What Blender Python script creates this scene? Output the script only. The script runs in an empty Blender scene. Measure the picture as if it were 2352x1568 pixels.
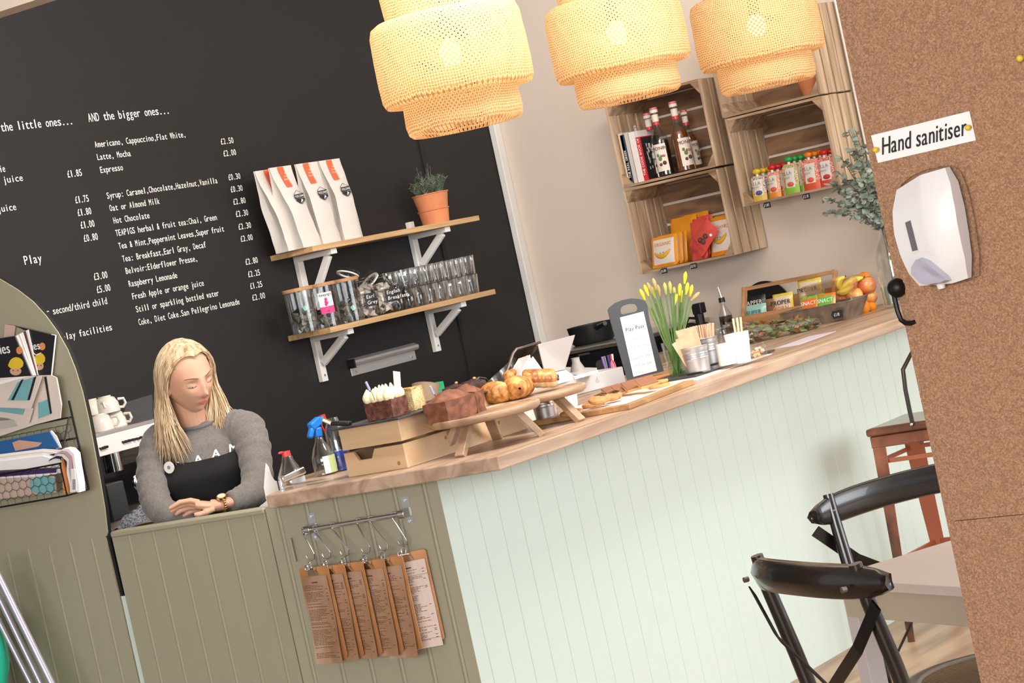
import bpy, math, random
from mathutils import Vector, Matrix, noise
R_ = random.Random(7)
PI = math.pi
SC = bpy.context.scene
COL = SC.collection
# ---------------------------------------------------------------- camera
EYE = 1.606; FPX = 5273.0
def _basis():
    roll, pitch, yaw = math.radians(-12.33), math.radians(-1.95), math.radians(35.46)
    return Matrix.Rotation(yaw-PI/2,3,'Z') @ Matrix.Rotation(PI/2+pitch,3,'X') @ Matrix.Rotation(roll,3,'Z')
RC = _basis()
cam_d = bpy.data.cameras.new('camera'); cam = bpy.data.objects.new('camera', cam_d); COL.objects.link(cam)
cam_d.sensor_width = 22.3; cam_d.lens = FPX/2352*22.3; cam_d.clip_start = .05
cam.matrix_world = Matrix.Translation((0,0,EYE)) @ RC.to_4x4()
cam_d.dof.use_dof = False
SC.camera = cam
# ---------------------------------------------------------------- world, lights, exposure
SC.view_settings.view_transform = 'Standard'; SC.view_settings.look = 'None'
SC.view_settings.gamma = 1; SC.view_settings.use_curve_mapping = False
SC.view_settings.exposure = 0.48
w = bpy.data.worlds.new('daylight'); SC.world = w; w.use_nodes = True
bg = w.node_tree.nodes['Background']; bg.inputs[0].default_value = (.90,.93,1,1); bg.inputs[1].default_value = .52
def area(name, loc, target, sx, sy, power, col=(1,1,1)):
    d = bpy.data.lights.new(name,'AREA'); d.shape='RECTANGLE'; d.size=sx; d.size_y=sy; d.energy=power; d.color=col
    o = bpy.data.objects.new(name,d); COL.objects.link(o); o.location=loc
    o.rotation_euler=(Vector(target)-Vector(loc)).to_track_quat('-Z','Y').to_euler(); return o
area('window_daylight',(7.2,-2.6,2.1),(6.4,4,.9),4.4,2.3,190,(.95,.98,1))
area('added_back_fill',(5.3,3.1,3.05),(8.3,6.0,1.5),2.4,.8,115,(1,.93,.86))  # unseen fill lamp, added to brighten the walls behind the counter
area('room_daylight',(-5.5,-.5,2.9),(5,5,1.2),6,3,740,(1,.97,.93))
# ---------------------------------------------------------------- pixel of the photograph -> world point on a real plane
def ray(px,py):
    return (RC @ Vector((px-1176,-(py-784),-FPX))).normalized()
CAM = Vector((0,0,EYE))
def P(px,py,ax,val):
    d = ray(px,py); t = (val-CAM[ax])/d[ax]; return CAM+d*t
HC = 1.10
def T(px,py,z=HC): return P(px,py,2,z)
def PX(px,py,x): return P(px,py,0,x)
def PY(px,py,y): return P(px,py,1,y)
def PD(px,py,dist): return CAM+ray(px,py)*dist
def PPL(px,py,p0,n):
    d = ray(px,py); n=Vector(n); return CAM+d*((Vector(p0)-CAM).dot(n)/d.dot(n))
CR = RC @ Vector((1,0,0)); CU = RC @ Vector((0,1,0))   # picture right / up, for labels that face the viewer only as orientation guides
# ---------------------------------------------------------------- materials
MATS = {}
def _new(name):
    m = bpy.data.materials.new(name); m.use_nodes = True; nt = m.node_tree
    return m, nt, nt.nodes['Principled BSDF']
def mat(name,col,rough=.5,metal=0,trans=0,ior=1.45,alpha=1,coat=0,sub=0,bump=0,bscale=200,emit=None,estr=0,sheen=0):
    if name in MATS: return MATS[name]
    m,nt,b = _new(name); MATS[name]=m
    b.inputs['Base Color'].default_value=(*col,1); b.inputs['Roughness'].default_value=rough
    b.inputs['Metallic'].default_value=metal; b.inputs['Transmission Weight'].default_value=trans
    b.inputs['IOR'].default_value=ior; b.inputs['Alpha'].default_value=alpha; b.inputs['Coat Weight'].default_value=coat
    b.inputs['Subsurface Weight'].default_value=sub; b.inputs['Sheen Weight'].default_value=sheen
    if sub: b.inputs['Subsurface Radius'].default_value=(.012,.004,.002)
    if emit: b.inputs['Emission Color'].default_value=(*emit,1); b.inputs['Emission Strength'].default_value=estr
    if bump:
        n=nt.nodes.new('ShaderNodeTexNoise'); n.inputs['Scale'].default_value=bscale; n.inputs['Detail'].default_value=4
        tc=nt.nodes.new('ShaderNodeTexCoord'); nt.links.new(tc.outputs['Object'],n.inputs['Vector'])
        bp=nt.nodes.new('ShaderNodeBump'); bp.inputs['Strength'].default_value=bump; bp.inputs['Distance'].default_value=.01
        nt.links.new(n.outputs['Fac'],bp.inputs['Height']); nt.links.new(bp.outputs['Normal'],b.inputs['Normal'])
    return m
def thin_glass(name,tint=(.97,.98,.98),refl=1.0):
    m=bpy.data.materials.new(name); m.use_nodes=True; nt=m.node_tree; nt.nodes.clear(); L=nt.links.new; N=nt.nodes.new
    tp=N('ShaderNodeBsdfTransparent'); tp.inputs[0].default_value=(*tint,1); gl=N('ShaderNodeBsdfGlossy'); gl.inputs['Roughness'].default_value=.06
    gl.inputs[0].default_value=(1,1,1,1)
    lw=N('ShaderNodeLayerWeight'); lw.inputs[0].default_value=.22; mu=N('ShaderNodeMath'); mu.operation='MULTIPLY_ADD'; L(lw.outputs['Facing'],mu.inputs[0]); mu.inputs[1].default_value=.55*refl; mu.inputs[2].default_value=.035*refl
    mx=N('ShaderNodeMixShader'); L(mu.outputs[0],mx.inputs[0]); L(tp.outputs[0],mx.inputs[1]); L(gl.outputs[0],mx.inputs[2])
    o=N('ShaderNodeOutputMaterial'); L(mx.outputs[0],o.inputs[0]); MATS[name]=m; return m
def ramp(nt,stops):
    r=nt.nodes.new('ShaderNodeValToRGB'); e=r.color_ramp.elements
    e[0].position,e[0].color=stops[0][0],(*stops[0][1],1); e[1].position,e[1].color=stops[-1][0],(*stops[-1][1],1)
    for p,c in stops[1:-1]:
        k=e.new(p); k.color=(*c,1)
    return r
def noisy(name,stops,scale=(5,5,5),detail=5,rough=.5,dist=0,bump=.0,metal=0,nscale=1,coat=0,trans=0,trcol=None,kind='noise',bdist=.005,sheen=0,sub=0):
    """procedural colour that belongs to the thing: stretched noise through a ramp"""
    if name in MATS: return MATS[name]
    m,nt,b=_new(name); MATS[name]=m; L=nt.links.new
    tc=nt.nodes.new('ShaderNodeTexCoord'); mp=nt.nodes.new('ShaderNodeMapping'); mp.inputs['Scale'].default_value=scale
    L(tc.outputs['Object'],mp.inputs['Vector'])
    if kind=='voronoi':
        n=nt.nodes.new('ShaderNodeTexVoronoi'); n.inputs['Scale'].default_value=nscale; out=n.outputs['Color']
        L(mp.outputs['Vector'],n.inputs['Vector']); bw=nt.nodes.new('ShaderNodeRGBToBW'); L(out,bw.inputs[0]); out=bw.outputs[0]
    else:
        n=nt.nodes.new('ShaderNodeTexNoise'); n.inputs['Scale'].default_value=nscale; n.inputs['Detail'].default_value=detail
        n.inputs['Distortion'].default_value=dist; L(mp.outputs['Vector'],n.inputs['Vector']); out=n.outputs['Fac']
    r=ramp(nt,stops); L(out,r.inputs[0]); L(r.outputs[0],b.inputs['Base Color'])
    b.inputs['Roughness'].default_value=rough; b.inputs['Metallic'].default_value=metal; b.inputs['Coat Weight'].default_value=coat
    b.inputs['Sheen Weight'].default_value=sheen; b.inputs['Subsurface Weight'].default_value=sub
    if sub: b.inputs['Subsurface Radius'].default_value=(.012,.004,.002)
    if bump:
        bp=nt.nodes.new('ShaderNodeBump'); bp.inputs['Strength'].default_value=bump; bp.inputs['Distance'].default_value=bdist
        L(out,bp.inputs['Height']); L(bp.outputs['Normal'],b.inputs['Normal'])
    return m
def wood(name,light,dark,axis=0,fine=60,long=2.5,rough=.45,bump=.08,knots=True):
    s=[fine,fine,fine]; s[axis]=long
    m=noisy(name,[(.30,dark),(.47,tuple((a+b)/2 for a,b in zip(light,dark))),(.62,light)],scale=s,detail=6,rough=rough,dist=.6,bump=bump)
    return m
# ---------------------------------------------------------------- mesh builder
def frame_of(d):
    d=Vector(d).normalized(); a=Vector((0,0,1)) if abs(d.z)<.9 else Vector((1,0,0))
    u=d.cross(a).normalized(); return u, d.cross(u).normalized()
GL = {}
def glyph(ch):
    if ch in GL: return GL[ch]
    c=bpy.data.curves.new('g','FONT'); c.body=ch; c.size=1; c.resolution_u=3
    o=bpy.data.objects.new('g',c); COL.objects.link(o)
    dg=bpy.context.evaluated_depsgraph_get(); me=bpy.data.meshes.new_from_object(o.evaluated_get(dg))
    vs=[(v.co.x,v.co.y) for v in me.vertices]; fs=[tuple(p.vertices) for p in me.polygons]
    bpy.data.objects.remove(o); bpy.data.curves.remove(c); bpy.data.meshes.remove(me)
    x0=min((v[0] for v in vs),default=0); x1=max((v[0] for v in vs),default=.25)
    GL[ch]=(vs,fs,x0,x1); return GL[ch]
class MB:
    def __init__(s): s.v=[]; s.f=[]; s.m=[]; s.k=0; s.M=None
    def add(s,vs,fs,k=None):
        b=len(s.v)
        if s.M is not None: vs=[s.M@Vector(q) for q in vs]
        s.v+=[tuple(q) for q in vs]; s.f+=[tuple(i+b for i in f) for f in fs]; s.m+=[s.k if k is None else k]*len(fs); return s
    def at(s,M): s.M=M; return s
    def box(s,x0,x1,y0,y1,z0,z1,k=None):
        vs=[(x,y,z) for z in(z0,z1) for y in(y0,y1) for x in(x0,x1)]
        return s.add(vs,[(0,2,3,1),(4,5,7,6),(0,1,5,4),(2,6,7,3),(0,4,6,2),(1,3,7,5)],k)
    def cbox(s,c,sx,sy,sz,k=None): return s.box(c[0]-sx/2,c[0]+sx/2,c[1]-sy/2,c[1]+sy/2,c[2]-sz/2,c[2]+sz/2,k)
    def bar(s,p0,p1,w,h,up=(0,0,1),k=None,w1=None,h1=None):
        p0,p1=Vector(p0),Vector(p1); d=(p1-p0).normalized(); up=Vector(up)
        a=d.cross(up).normalized(); b=a.cross(d).normalized(); vs=[]
        for p,ww,hh in((p0,w,h),(p1,w1 or w,h1 or h)):
            vs+=[p-a*ww/2-b*hh/2,p+a*ww/2-b*hh/2,p+a*ww/2+b*hh/2,p-a*ww/2+b*hh/2]
        return s.add(vs,[(0,3,2,1),(4,5,6,7),(0,1,5,4),(1,2,6,5),(2,3,7,6),(3,0,4,7)],k)
    def cyl(s,p0,p1,r0,r1=None,n=16,k=None,cap=True):
        p0,p1=Vector(p0),Vector(p1); r1=r0 if r1 is None else r1; u,w_=frame_of(p1-p0); vs=[];fs=[]
        for p,r in((p0,r0),(p1,r1)):
            vs+=[p+(u*math.cos(2*PI*i/n)+w_*math.sin(2*PI*i/n))*r for i in range(n)]
        fs=[(i,(i+1)%n,n+(i+1)%n,n+i) for i in range(n)]
        if cap: fs+=[tuple(range(n-1,-1,-1)),tuple(range(n,2*n))]
        return s.add(vs,fs,k)
    def tube(s,pts,r,n=8,k=None,cap=True,closed=False,flat=None):
        pts=[Vector(p) for p in pts]; N=len(pts); vs=[];fs=[]; u=None
        for i,p in enumerate(pts):
            if closed: d=pts[(i+1)%N]-pts[i-1]
            else: d=pts[min(i+1,N-1)]-pts[max(i-1,0)]
            d.normalize()
            if u is None: u,_=frame_of(d)
            u=(u-d*u.dot(d)).normalized(); w_=d.cross(u); rr=r[i] if isinstance(r,(list,tuple)) else r
            fl=1 if flat is None else flat
            vs+=[p+u*math.cos(2*PI*j/n)*rr+w_*math.sin(2*PI*j/n)*rr*fl for j in range(n)]
        for i in range(N if closed else N-1):
            for j in range(n):
                a=i*n+j;b=i*n+(j+1)%n;i2=(i+1)%N
                fs.append((a,b,i2*n+(j+1)%n,i2*n+j))
        if cap and not closed: fs+=[tuple(range(n-1,-1,-1)),tuple(range((N-1)*n,N*n))]
        return s.add(vs,fs,k)
    def lathe(s,prof,n=24,c=(0,0,0),k=None,a0=0,a1=2*PI,sx=1,sy=1):
        vs=[];full=abs(a1-a0-2*PI)<1e-6; cols=n if full else n+1
        for r,z in prof:
            for i in range(cols):
                a=a0+(a1-a0)*i/n; vs.append((c[0]+r*math.cos(a)*sx,c[1]+r*math.sin(a)*sy,c[2]+z))
        fs=[]
        for j in range(len(prof)-1):
            for i in range(n):
                i2=(i+1)%cols; fs.append((j*cols+i,j*cols+i2,(j+1)*cols+i2,(j+1)*cols+i))
        return s.add(vs,fs,k)
    def ell(s,c,rx,ry,rz,n=16,m=10,k=None,fn=None,rot=None):
        vs=[];fs=[]
        for j in range(m+1):
            t=PI*j/m
            for i in range(n):
                a=2*PI*i/n; q=Vector((math.sin(t)*math.cos(a),math.sin(t)*math.sin(a),math.cos(t)))
                g=fn(q) if fn else 1
                q=Vector((q.x*rx*g,q.y*ry*g,q.z*rz*g))
                if rot is not None: q=rot@q
                vs.append(Vector(c)+q)
        for j in range(m):
            for i in range(n): fs.append((j*n+i,(j+1)*n+i,(j+1)*n+(i+1)%n,j*n+(i+1)%n))
        return s.add(vs,fs,k)
    def prism(s,poly,z0,z1,k=None):
        n=len(poly); vs=[(x,y,z0) for x,y in poly]+[(x,y,z1) for x,y in poly]
        return s.add(vs,[tuple(range(n-1,-1,-1)),tuple(range(n,2*n))]+[(i,(i+1)%n,n+(i+1)%n,n+i) for i in range(n)],k)
    def slab(s,pts,th,k=None):
        """polygon of 3-D points given thickness vector th"""
        n=len(pts); th=Vector(th); vs=[Vector(p) for p in pts]+[Vector(p)+th for p in pts]
        return s.add(vs,[tuple(range(n-1,-1,-1)),tuple(range(n,2*n))]+[(i,(i+1)%n,n+(i+1)%n,n+i) for i in range(n)],k)
    def grid(s,fn,nu,nv,k=None,kf=None):
        vs=[fn(i/nu,j/nv) for j in range(nv+1) for i in range(nu+1)]
        for j in range(nv):
            for i in range(nu):
                pass
        fs=[(j*(nu+1)+i,j*(nu+1)+i+1,(j+1)*(nu+1)+i+1,(j+1)*(nu+1)+i) for j in range(nv) for i in range(nu)]
        b=len(s.m); s.add(vs,fs,k)
        if kf:
            for j in range(nv):
                for i in range(nu): s.m[b+j*nu+i]=kf((i+.5)/nu,(j+.5)/nv)
        return s
    def text(s,t,o,xd,yd,size,k=None,mono=0,align='l',slant=0,lift=.0006,wide=1,bold=0):
        o=Vector(o);xd=Vector(xd).normalized();yd=Vector(yd).normalized();nd=xd.cross(yd)*lift
        adv=[]
        for ch in t:
            if mono: adv.append(mono)
            elif ch==' ': adv.append(.3)
            else: adv.append(glyph(ch)[3]+.07)
        tot=sum(adv)*size*wide; x=-tot/2 if align=='c' else(-tot if align=='r' else 0)
        for ch,a in zip(t,adv):
            if ch!=' ':
                vs,fs,x0,x1=glyph(ch); gw=min(1.25,.80*mono/max(.05,x1-x0)) if mono else 1; gx_=(a-(x1-x0)*gw)/2
                for bo in ((0,bold) if bold else (0,)):
                    s.add([o+nd*(1+bo*3)+xd*(x+(((vx-x0)*gw+gx_ if mono else vx)+bo+vy*slant)*size*wide)+yd*vy*size for vx,vy in vs],fs,k)
            x+=a*size*wide
        return s
    def build(s,name,mats,parent=None,smooth=False,bevel=0,sub=0,seg=2,weld=False,auto=True):
        me=bpy.data.meshes.new(name); me.from_pydata(s.v,[],s.f)
        for m in (mats if isinstance(mats,(list,tuple)) else [mats]): me.materials.append(m)
        me.polygons.foreach_set('material_index',s.m)
        me.update()
        o=bpy.data.objects.new(name,me); COL.objects.link(o)
        if parent is not None: o.parent=parent
        if bevel:
            b=o.modifiers.new('bevel','BEVEL'); b.width=bevel; b.segments=seg; b.limit_method='ANGLE'; b.angle_limit=.7
        if sub:
            b=o.modifiers.new('sub','SUBSURF'); b.levels=sub; b.render_levels=sub
        if smooth:
            me.polygons.foreach_set('use_smooth',[True]*len(me.polygons))
            if auto: me.set_sharp_from_angle(angle=math.radians(40))
        return o
def tag(o,label=None,cat=None,group=None,kind=None):
    if label: o['label']=label
    if cat: o['category']=cat
    if group: o['group']=group
    if kind: o['kind']=kind
    return o
def thing(name,label,cat,loc=(0,0,0),rz=0,group=None):
    o=bpy.data.objects.new(name,None); COL.objects.link(o); o.location=loc; o.rotation_euler=(0,0,rz); o.empty_display_size=.05
    return tag(o,label,cat,group)
def struct(o): o['kind']='structure'; return o
def dup(root,loc=None,rz=None,label=None,group=None):
    def cp(o,par):
        c=o.copy(); COL.objects.link(c); c.parent=par; return c
    r=root.copy(); COL.objects.link(r)
    if loc is not None: r.location=loc
    if rz is not None: r.rotation_euler=(0,0,rz)
    if label: r['label']=label
    if group: r['group']=group
    for ch in list(root.children):
        c=cp(ch,r)
        for g in list(ch.children): cp(g,c)
    return r
def rot(ax,deg): return Matrix.Rotation(math.radians(deg),4,ax)
def tr(x,y,z): return Matrix.Translation((x,y,z))
# ================================================================ palette
OLIVE=(.355,.335,.24); MINT=(.60,.70,.65)
m_black=mat('black_wall_paint',(.0105,.0095,.0095),.6,bump=.05,bscale=120)
m_cream=mat('beige_wall_paint',(.72,.625,.54),.75,bump=.03,bscale=80)
m_white=mat('white_paint',(.78,.77,.75),.45)
m_olive=mat('olive_paint',OLIVE,.5,bump=.02,bscale=60)
m_mint=mat('mint_paint',MINT,.45,bump=.02,bscale=60)
m_dark=mat('near_black_matt',(.01,.01,.01),.8)  # plain near-black for the wall joint, carcass, cabinet and plinth
m_steel=mat('brushed_steel',(.55,.54,.53),.32,1)
m_chrome=mat('chrome',(.8,.8,.8),.12,1)
m_blackpl=mat('black_plastic',(.012,.012,.013),.35)
m_blackmet=mat('black_metal',(.015,.014,.013),.4,.6)
m_glass=thin_glass('clear_glass',refl=.5)
m_paper=mat('white_paper',(.86,.86,.86),.7)
m_ink=mat('black_ink',(.015,.015,.02),.6)
m_chalk=mat('chalk_white',(.85,.83,.78),.8)
m_wtop=wood('oak_laminate_top',(.52,.375,.27),(.27,.165,.105),0,18,1.6,.38,.04)
m_shelf=wood('pale_oak_shelf',(.62,.40,.20),(.44,.26,.12),0,60,3,.5,.05)
m_pine=wood('raw_pine',(.66,.46,.28),(.50,.31,.17),0,22,2,.5,.03)
m_crate_y=wood('weathered_crate_y',(.50,.35,.22),(.24,.145,.08),1,30,4,.75,.3)
m_crate_z=wood('weathered_crate_z',(.60,.44,.295),(.33,.22,.135),2,30,3,.75,.3)
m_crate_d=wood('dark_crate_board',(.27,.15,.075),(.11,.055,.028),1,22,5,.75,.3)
m_acacia=wood('acacia_board',(.48,.32,.21),(.25,.145,.085),0,14,3,.4,.04)
m_board=wood('chopping_board_wood',(.46,.26,.11),(.26,.13,.05),0,25,3,.45,.04)
m_floor=wood('oak_floor_laminate',(.42,.29,.19),(.25,.16,.10),0,14,1.5,.4,.03)
# ================================================================ the room
XW,YB=8.75,6.07            # beige wall plane, black wall plane
MX0,MY=5.068,3.965         # corner of the mint counter base
O_D=Vector((-.0755,.9971,0)); O_D.normalize()    # run of the olive half wall
C0=Vector((4.992,3.684,HC)); L0=Vector((4.908,4.462,HC))
def yfront(x): return 3.684+(x-4.992)*.0205
fl=MB()
fl.box(-6,11,-7,7,-.05,0); struct(fl.build('floor',m_floor))
g=MB()
b=MB(); b.box(2.5,9.4,YB,YB+.12,0,3.6)
wb=struct(b.build('wall_back',m_black))
b=MB(); b.box(XW,XW+.12,1.9,YB,0,3.6); struct(b.build('wall_right',m_cream))
b=MB(); b.box(-6,11,-7,7,3.2,3.3); struct(b.build('ceiling',m_white))
# board joint in the black wall
q0=PY(962,330,YB); b=MB(); b.box(q0.x-.004,q0.x+.022,YB-.006,YB,1.0,3.2); struct(b.build('trim_3',m_dark))
# white corner trim
q=PY(1190,535,YB); b=MB(); b.box(XW-.05,XW-.002,YB-.035,YB-.001,1.0,3.2); struct(b.build('trim_1',m_white,bevel=.004))
# white strip ending the beige wall beside the cork screen
q=PX(1926,20,XW); b=MB(); b.box(XW-.03,XW+.12,q.y-.16,q.y,0,3.2); struct(b.build('trim_2',m_white,bevel=.004))
q1=PX(1240,780,XW-.02); q2=PX(1420,742,XW-.02)
b=MB(); b.box(XW-.014,XW-.001,5.2,YB-.04,1.0,1.20); struct(b.build('trim_4',m_cream,bevel=.003))
# header boxed in above the olive half wall
q=P(0,27,0,4.94)
b=MB(); b.slab([PX(-60,46,4.94),PX(140,-19,4.94),PX(140,-19,4.94)+Vector((0,0,.5)),PX(-60,46,4.94)+Vector((0,0,.5))],(.10,0,0)); struct(b.build('trim_5',m_cream))
# ---- panelling helpers
def panel(mb,o,d,n,length,z0,z1,pitch,first,depth=.004,wdt=.004,bead=False,k=0,kg=1):
    """tongue-and-groove sheet: real grooves, run d, facing n"""
    o=Vector(o);d=Vector(d).normalized();n=Vector(n).normalized()
    xs=[0]; prof=[(0,0)]
    x=first
    while x<length-.01:
        if bead: prof+=[(x-.009,0),(x-.007,-depth),(x-.005,0),(x+.001,.0015),(x+.004,0),(x+.006,-depth),(x+.008,0)]
        else: prof+=[(x-wdt/2,0),(x,-depth),(x+wdt/2,0)]
        x+=pitch
    prof+=[(length,0),(length,-.018),(0,-.018)]
    m=len(prof); vs=[o+d*a+n*b_+Vector((0,0,z)) for z in(z0,z1) for a,b_ in prof]
    fs=[(i,(i+1)%m,m+(i+1)%m,m+i) for i in range(m)]
    mb.add(vs,fs,k); 
    mb.add([o+Vector((0,0,z1)),o+d*length+Vector((0,0,z1)),o+d*length-n*.018+Vector((0,0,z1)),o-n*.018+Vector((0,0,z1))],[(0,1,2,3)],k)
# mint counter base
ct=thing('counter','long serving counter clad in mint tongue and groove boards','counter',(0,0,0))
gx=P(1000+72/2.154,840+560/2.154,1,MY).x-MX0
b=MB(); panel(b,(MX0,MY,0),(1,0,0),(0,-1,0),XW-MX0-.02,0,1.06,.0985,gx,.004,.0045)
b.build('mint_panelling',m_mint,ct)
oe=Vector((4.971,4.532,0)); od=(oe-Vector((MX0,MY,0))); ol=od.length
on=Vector((-od.y,od.x,0)).normalized(); on=on if on.x<0 else -on
b=MB(); panel(b,(MX0,MY,0),od,on,ol,0,1.06,.098,.045,.003,.003,True)
b.build('olive_panelling',m_olive,ct)
b=MB(); b.prism([(MX0+.03,MY+.02),(XW-.02,MY+.02),(XW-.02,4.42),(7.93,4.42),(7.93,4.64),(5.25,4.64),(5.02,4.5)],.02,1.058); b.build('carcass',m_dark,ct)
# worktop
b=MB(); yr=yfront(XW)
b.prism([(C0.x,C0.y),(XW-.002,yr),(XW-.002,4.44),(7.94,4.44),(7.94,4.67),(5.22,4.67),(5.03,4.50),(L0.x,L0.y)],1.06,HC)
o=b.build('worktop',m_wtop,None,bevel=.004); tag(o,'long oak-look worktop with an angled end on the mint and olive counter','worktop')
# gate
gt=thing('counter_gate','olive half-height gate of beaded boards the woman leans on','gate',(0,0,0))
g0=oe+O_D*.0; g1=Vector((4.943,5.155,0)); gd=(g1-g0).normalized(); gl=(g1-g0).length; gn=Vector((-gd.y,gd.x,0)); gn=gn if gn.x<0 else -gn
b=MB(); panel(b,g0+gd*.004,gd,gn,gl-.012,.03,1.052,.0985,.05,.003,.003,True); b.build('gate_panel',m_olive,gt)
b=MB(); b.bar(g0+gd*.004+Vector((0,0,1.05))-gn*.02,g1-gd*.006+Vector((0,0,1.05))-gn*.02,.048,.02); b.build('top_rail',m_olive,gt,bevel=.006,smooth=True)
b=MB(); b.bar(g0+gd*.02+Vector((0,0,.5))-gn*.035,g1-gd*.03+Vector((0,0,.5))-gn*.035,.03,.9); b.build('gate_back',m_olive,gt)
hp=PPL(674,1262,g0,gn); b=MB(); 
b.cyl(hp+Vector((0,0,.035))+gn*.004,hp-Vector((0,0,.035))+gn*.004,.004,n=10); b.build('hinge',m_olive,gt)
# arched end panel
pts=[(-900,560),(-600,545),(-330,545),(-250,555),(-180,570),(-90,600),(-40,622),(0,641),(40,665),(75,692),(105,725),(132,762),(155,803),(173,848),(189,900),(203,962),(216,1030),(229,1100),(240,1165),(249,1223)]
p3=[PPL(x,y,g1,gn) for x,y in pts]
p3=[p for p in p3 if p.y<6.0]
pe=p3[0]+(p3[0]-p3[1])*((6.055-p3[0].y)/(p3[0].y-p3[1].y)); p3=[pe]+p3
base=[Vector((p3[-1].x,p3[-1].y,0)),Vector((p3[0].x,p3[0].y,0))]
# hang a straight lower edge with the gap to the gate
low=[p3[-1]+gd*.004, Vector((p3[-1].x,p3[-1].y,0))+gd*.028]
ap=thing('arched_screen','olive screen with a curved top edge holding the magazine rack','screen',(0,0,0))
zg=PPL(14,1267,g1,gn).z
upp=[p for p in p3[:-1]]+[low[0]]
yy=pe
e0=low[0]; 
b=MB()
top=upp+[Vector((e0.x,e0.y,zg))+gd*.006, Vector((yy.x,yy.y,zg))]
b.slab(top,-gn*.004); b.build('arched_panel',m_olive,ap)
b=MB(); ln=(Vector((yy.x,yy.y,0))-Vector((e0.x,e0.y,0))).length-.012
panel(b,Vector((e0.x,e0.y,0))+gd*.012,gd,gn,ln,0,zg,.092,.06,.003,.003,True); b.build('beaded_panel',m_olive,ap)
b=MB(); b.slab([p-gn*.0045 for p in top[:-2]]+[Vector((e0.x,e0.y,.02))-gn*.0195,Vector((yy.x,yy.y,.02))-gn*.0195],-gn*.014); b.build('back_board',m_black,ap)
# light post seen through the gap
zq=PPL(275,1370,g1,gn).z; G0=Vector((g1.x,g1.y,0))
b=MB(); b.slab([G0+gd*(-.005)-gn*.006,G0+gd*.015-gn*.006,G0+gd*.015-gn*.006+Vector((0,0,zq)),G0+gd*(-.005)-gn*.006+Vector((0,0,zq))],-gn*.008); o=b.build('pale_post',m_mint); tag(o,'pale mint strip of post showing in the gap beside the gate','post')
# cork screen
cy=math.radians(83.5); CD=Vector((-math.cos(cy),-math.sin(cy),0)); CN=Vector((CD.y,-CD.x,0)); CN=CN if CN.x<0 else -CN
K0=PD(2103,784,3.75)
def K(px,py,off=0): return PPL(px,py,K0+CN*off,CN)
m_cork=noisy('pressed_cork',[(.2,(.26,.135,.072)),(.45,(.335,.180,.100)),(.6,(.365,.200,.114)),(.9,(.45,.27,.165))],(1,1,1),2,.85,0,.15,nscale=420,kind='voronoi')
cs=thing('cork_screen','tall cork-covered screen at the right edge with a sanitiser dispenser','screen',(0,0,0))
zc0,zc1=K0.z,K0.z
def seg(a,b_,z0,z1,off,th): 
    A=K0+CD*a; B=K0+CD*b_
    return [Vector((A.x,A.y,z0))+CN*off,Vector((B.x,B.y,z0))+CN*off,Vector((B.x,B.y,z1))+CN*off,Vector((A.x,A.y,z1))+CN*off]
sz=K(2205,1195).z
b=MB(); b.slab(seg(0,1.0,sz+.0006,2.6,0,0),-CN*.006); b.slab(seg(0,1.0,0.02,sz-.0006,0,0),-CN*.006); b.build('cork_sheet',m_cork,cs)
b=MB(); b.slab(seg(-.017,1.0,0.0,2.6,-.006,0),-CN*.03); b.build('core_board',m_cork,cs)
# menu lettering painted on the black wall
rows=[]
S=220,2.703
def W(zx,zy): return PY(zx/2.703,220+zy/2.703,YB)
mt=MB(); XD=(1,0,0); ZD=(0,0,1)
def line(t,zx,zy,zx2,cap,align='l',slack=0):
    a=W(zx,zy); e=W(zx2,zy-(zx2-zx)*.18); L=(e.x-a.x); 
    sz_=cap; mono=L/len(t)/sz_
    mt.text(t,(a.x,YB-.001,a.z),XD,ZD,sz_,mono=mono,lift=.001,bold=.014)
L_=.034
big=.046
for t,x,y,x2,s in [
 ('the little ones...',5,223,447,big),('AND the bigger ones...',547,163,1045,big),
 ('Americano, Cappuccino,Flat White,',588,322,1147,L_),('Latte, Mocha',603,400,810,L_),('Expresso',622,480,763,L_),
 ('Syrup: Caramel,Chocolate,Hazelnut,Vanilla',663,640,1345,L_),('Oat or Almond Milk',680,717,990,L_),('Hot Chocolate',704,794,928,L_),
 ('TEAPIGS herbal & fruit tea:Chai, Green',718,872,1345,L_),('Tea & Mint,Peppermint Leaves,Super fruit',737,952,1390,L_),
 ('Tea: Breakfast,Earl Gray, Decaf',760,1032,1280,L_),('Belvoir:Elderflower Presse,',780,1107,1228,L_),('Raspberry Lemonade',799,1187,1102,L_),
 ('Fresh Apple or orange juice',821,1265,1268,L_),('Still or sparkling bottled water',844,1345,1362,L_),('Coke, Diet Coke.San Pellegrino Lemonade',860,1425,1492,L_),
 ('£2.50',1370,303,1450,L_),('£2.00',1387,377,1466,L_),('£0.30',1418,525,1493,L_),('£0.30',1432,600,1507,L_),('£2.80',1448,677,1526,L_),
 ('£2.30',1464,753,1542,L_),('£2.30',1480,832,1560,L_),('£2.00',1494,907,1570,L_),('£2.80',1524,1050,1602,L_),('£2.25',1540,1127,1616,L_),
 ('£1.25',1553,1200,1630,L_),('£2.00',1566,1272,1648,L_),
 ('£1.85',418,508,509,L_*1.08),('£1.75',467,668,552,L_*1.08),('£1.80',482,747,568,L_*1.08),('£1.00',501,825,588,L_*1.08),('£0.80',520,907,609,L_*1.08),
 ('Play',150,1050,262,big),('£3.00',583,1145,669,L_*1.08),('£5.00',601,1225,687,L_*1.08),
 ('kie',-22,478,33,L_*1.08),('without juice',-190,570,140,L_*1.05),('apple juice',-160,745,100,L_*1.05),
 ('for second/third child',250,1373,668,L_*1.08),('use of the play facilities',150,1568,700,L_*1.08)]:
    line(t,x,y,x2,s)
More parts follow.
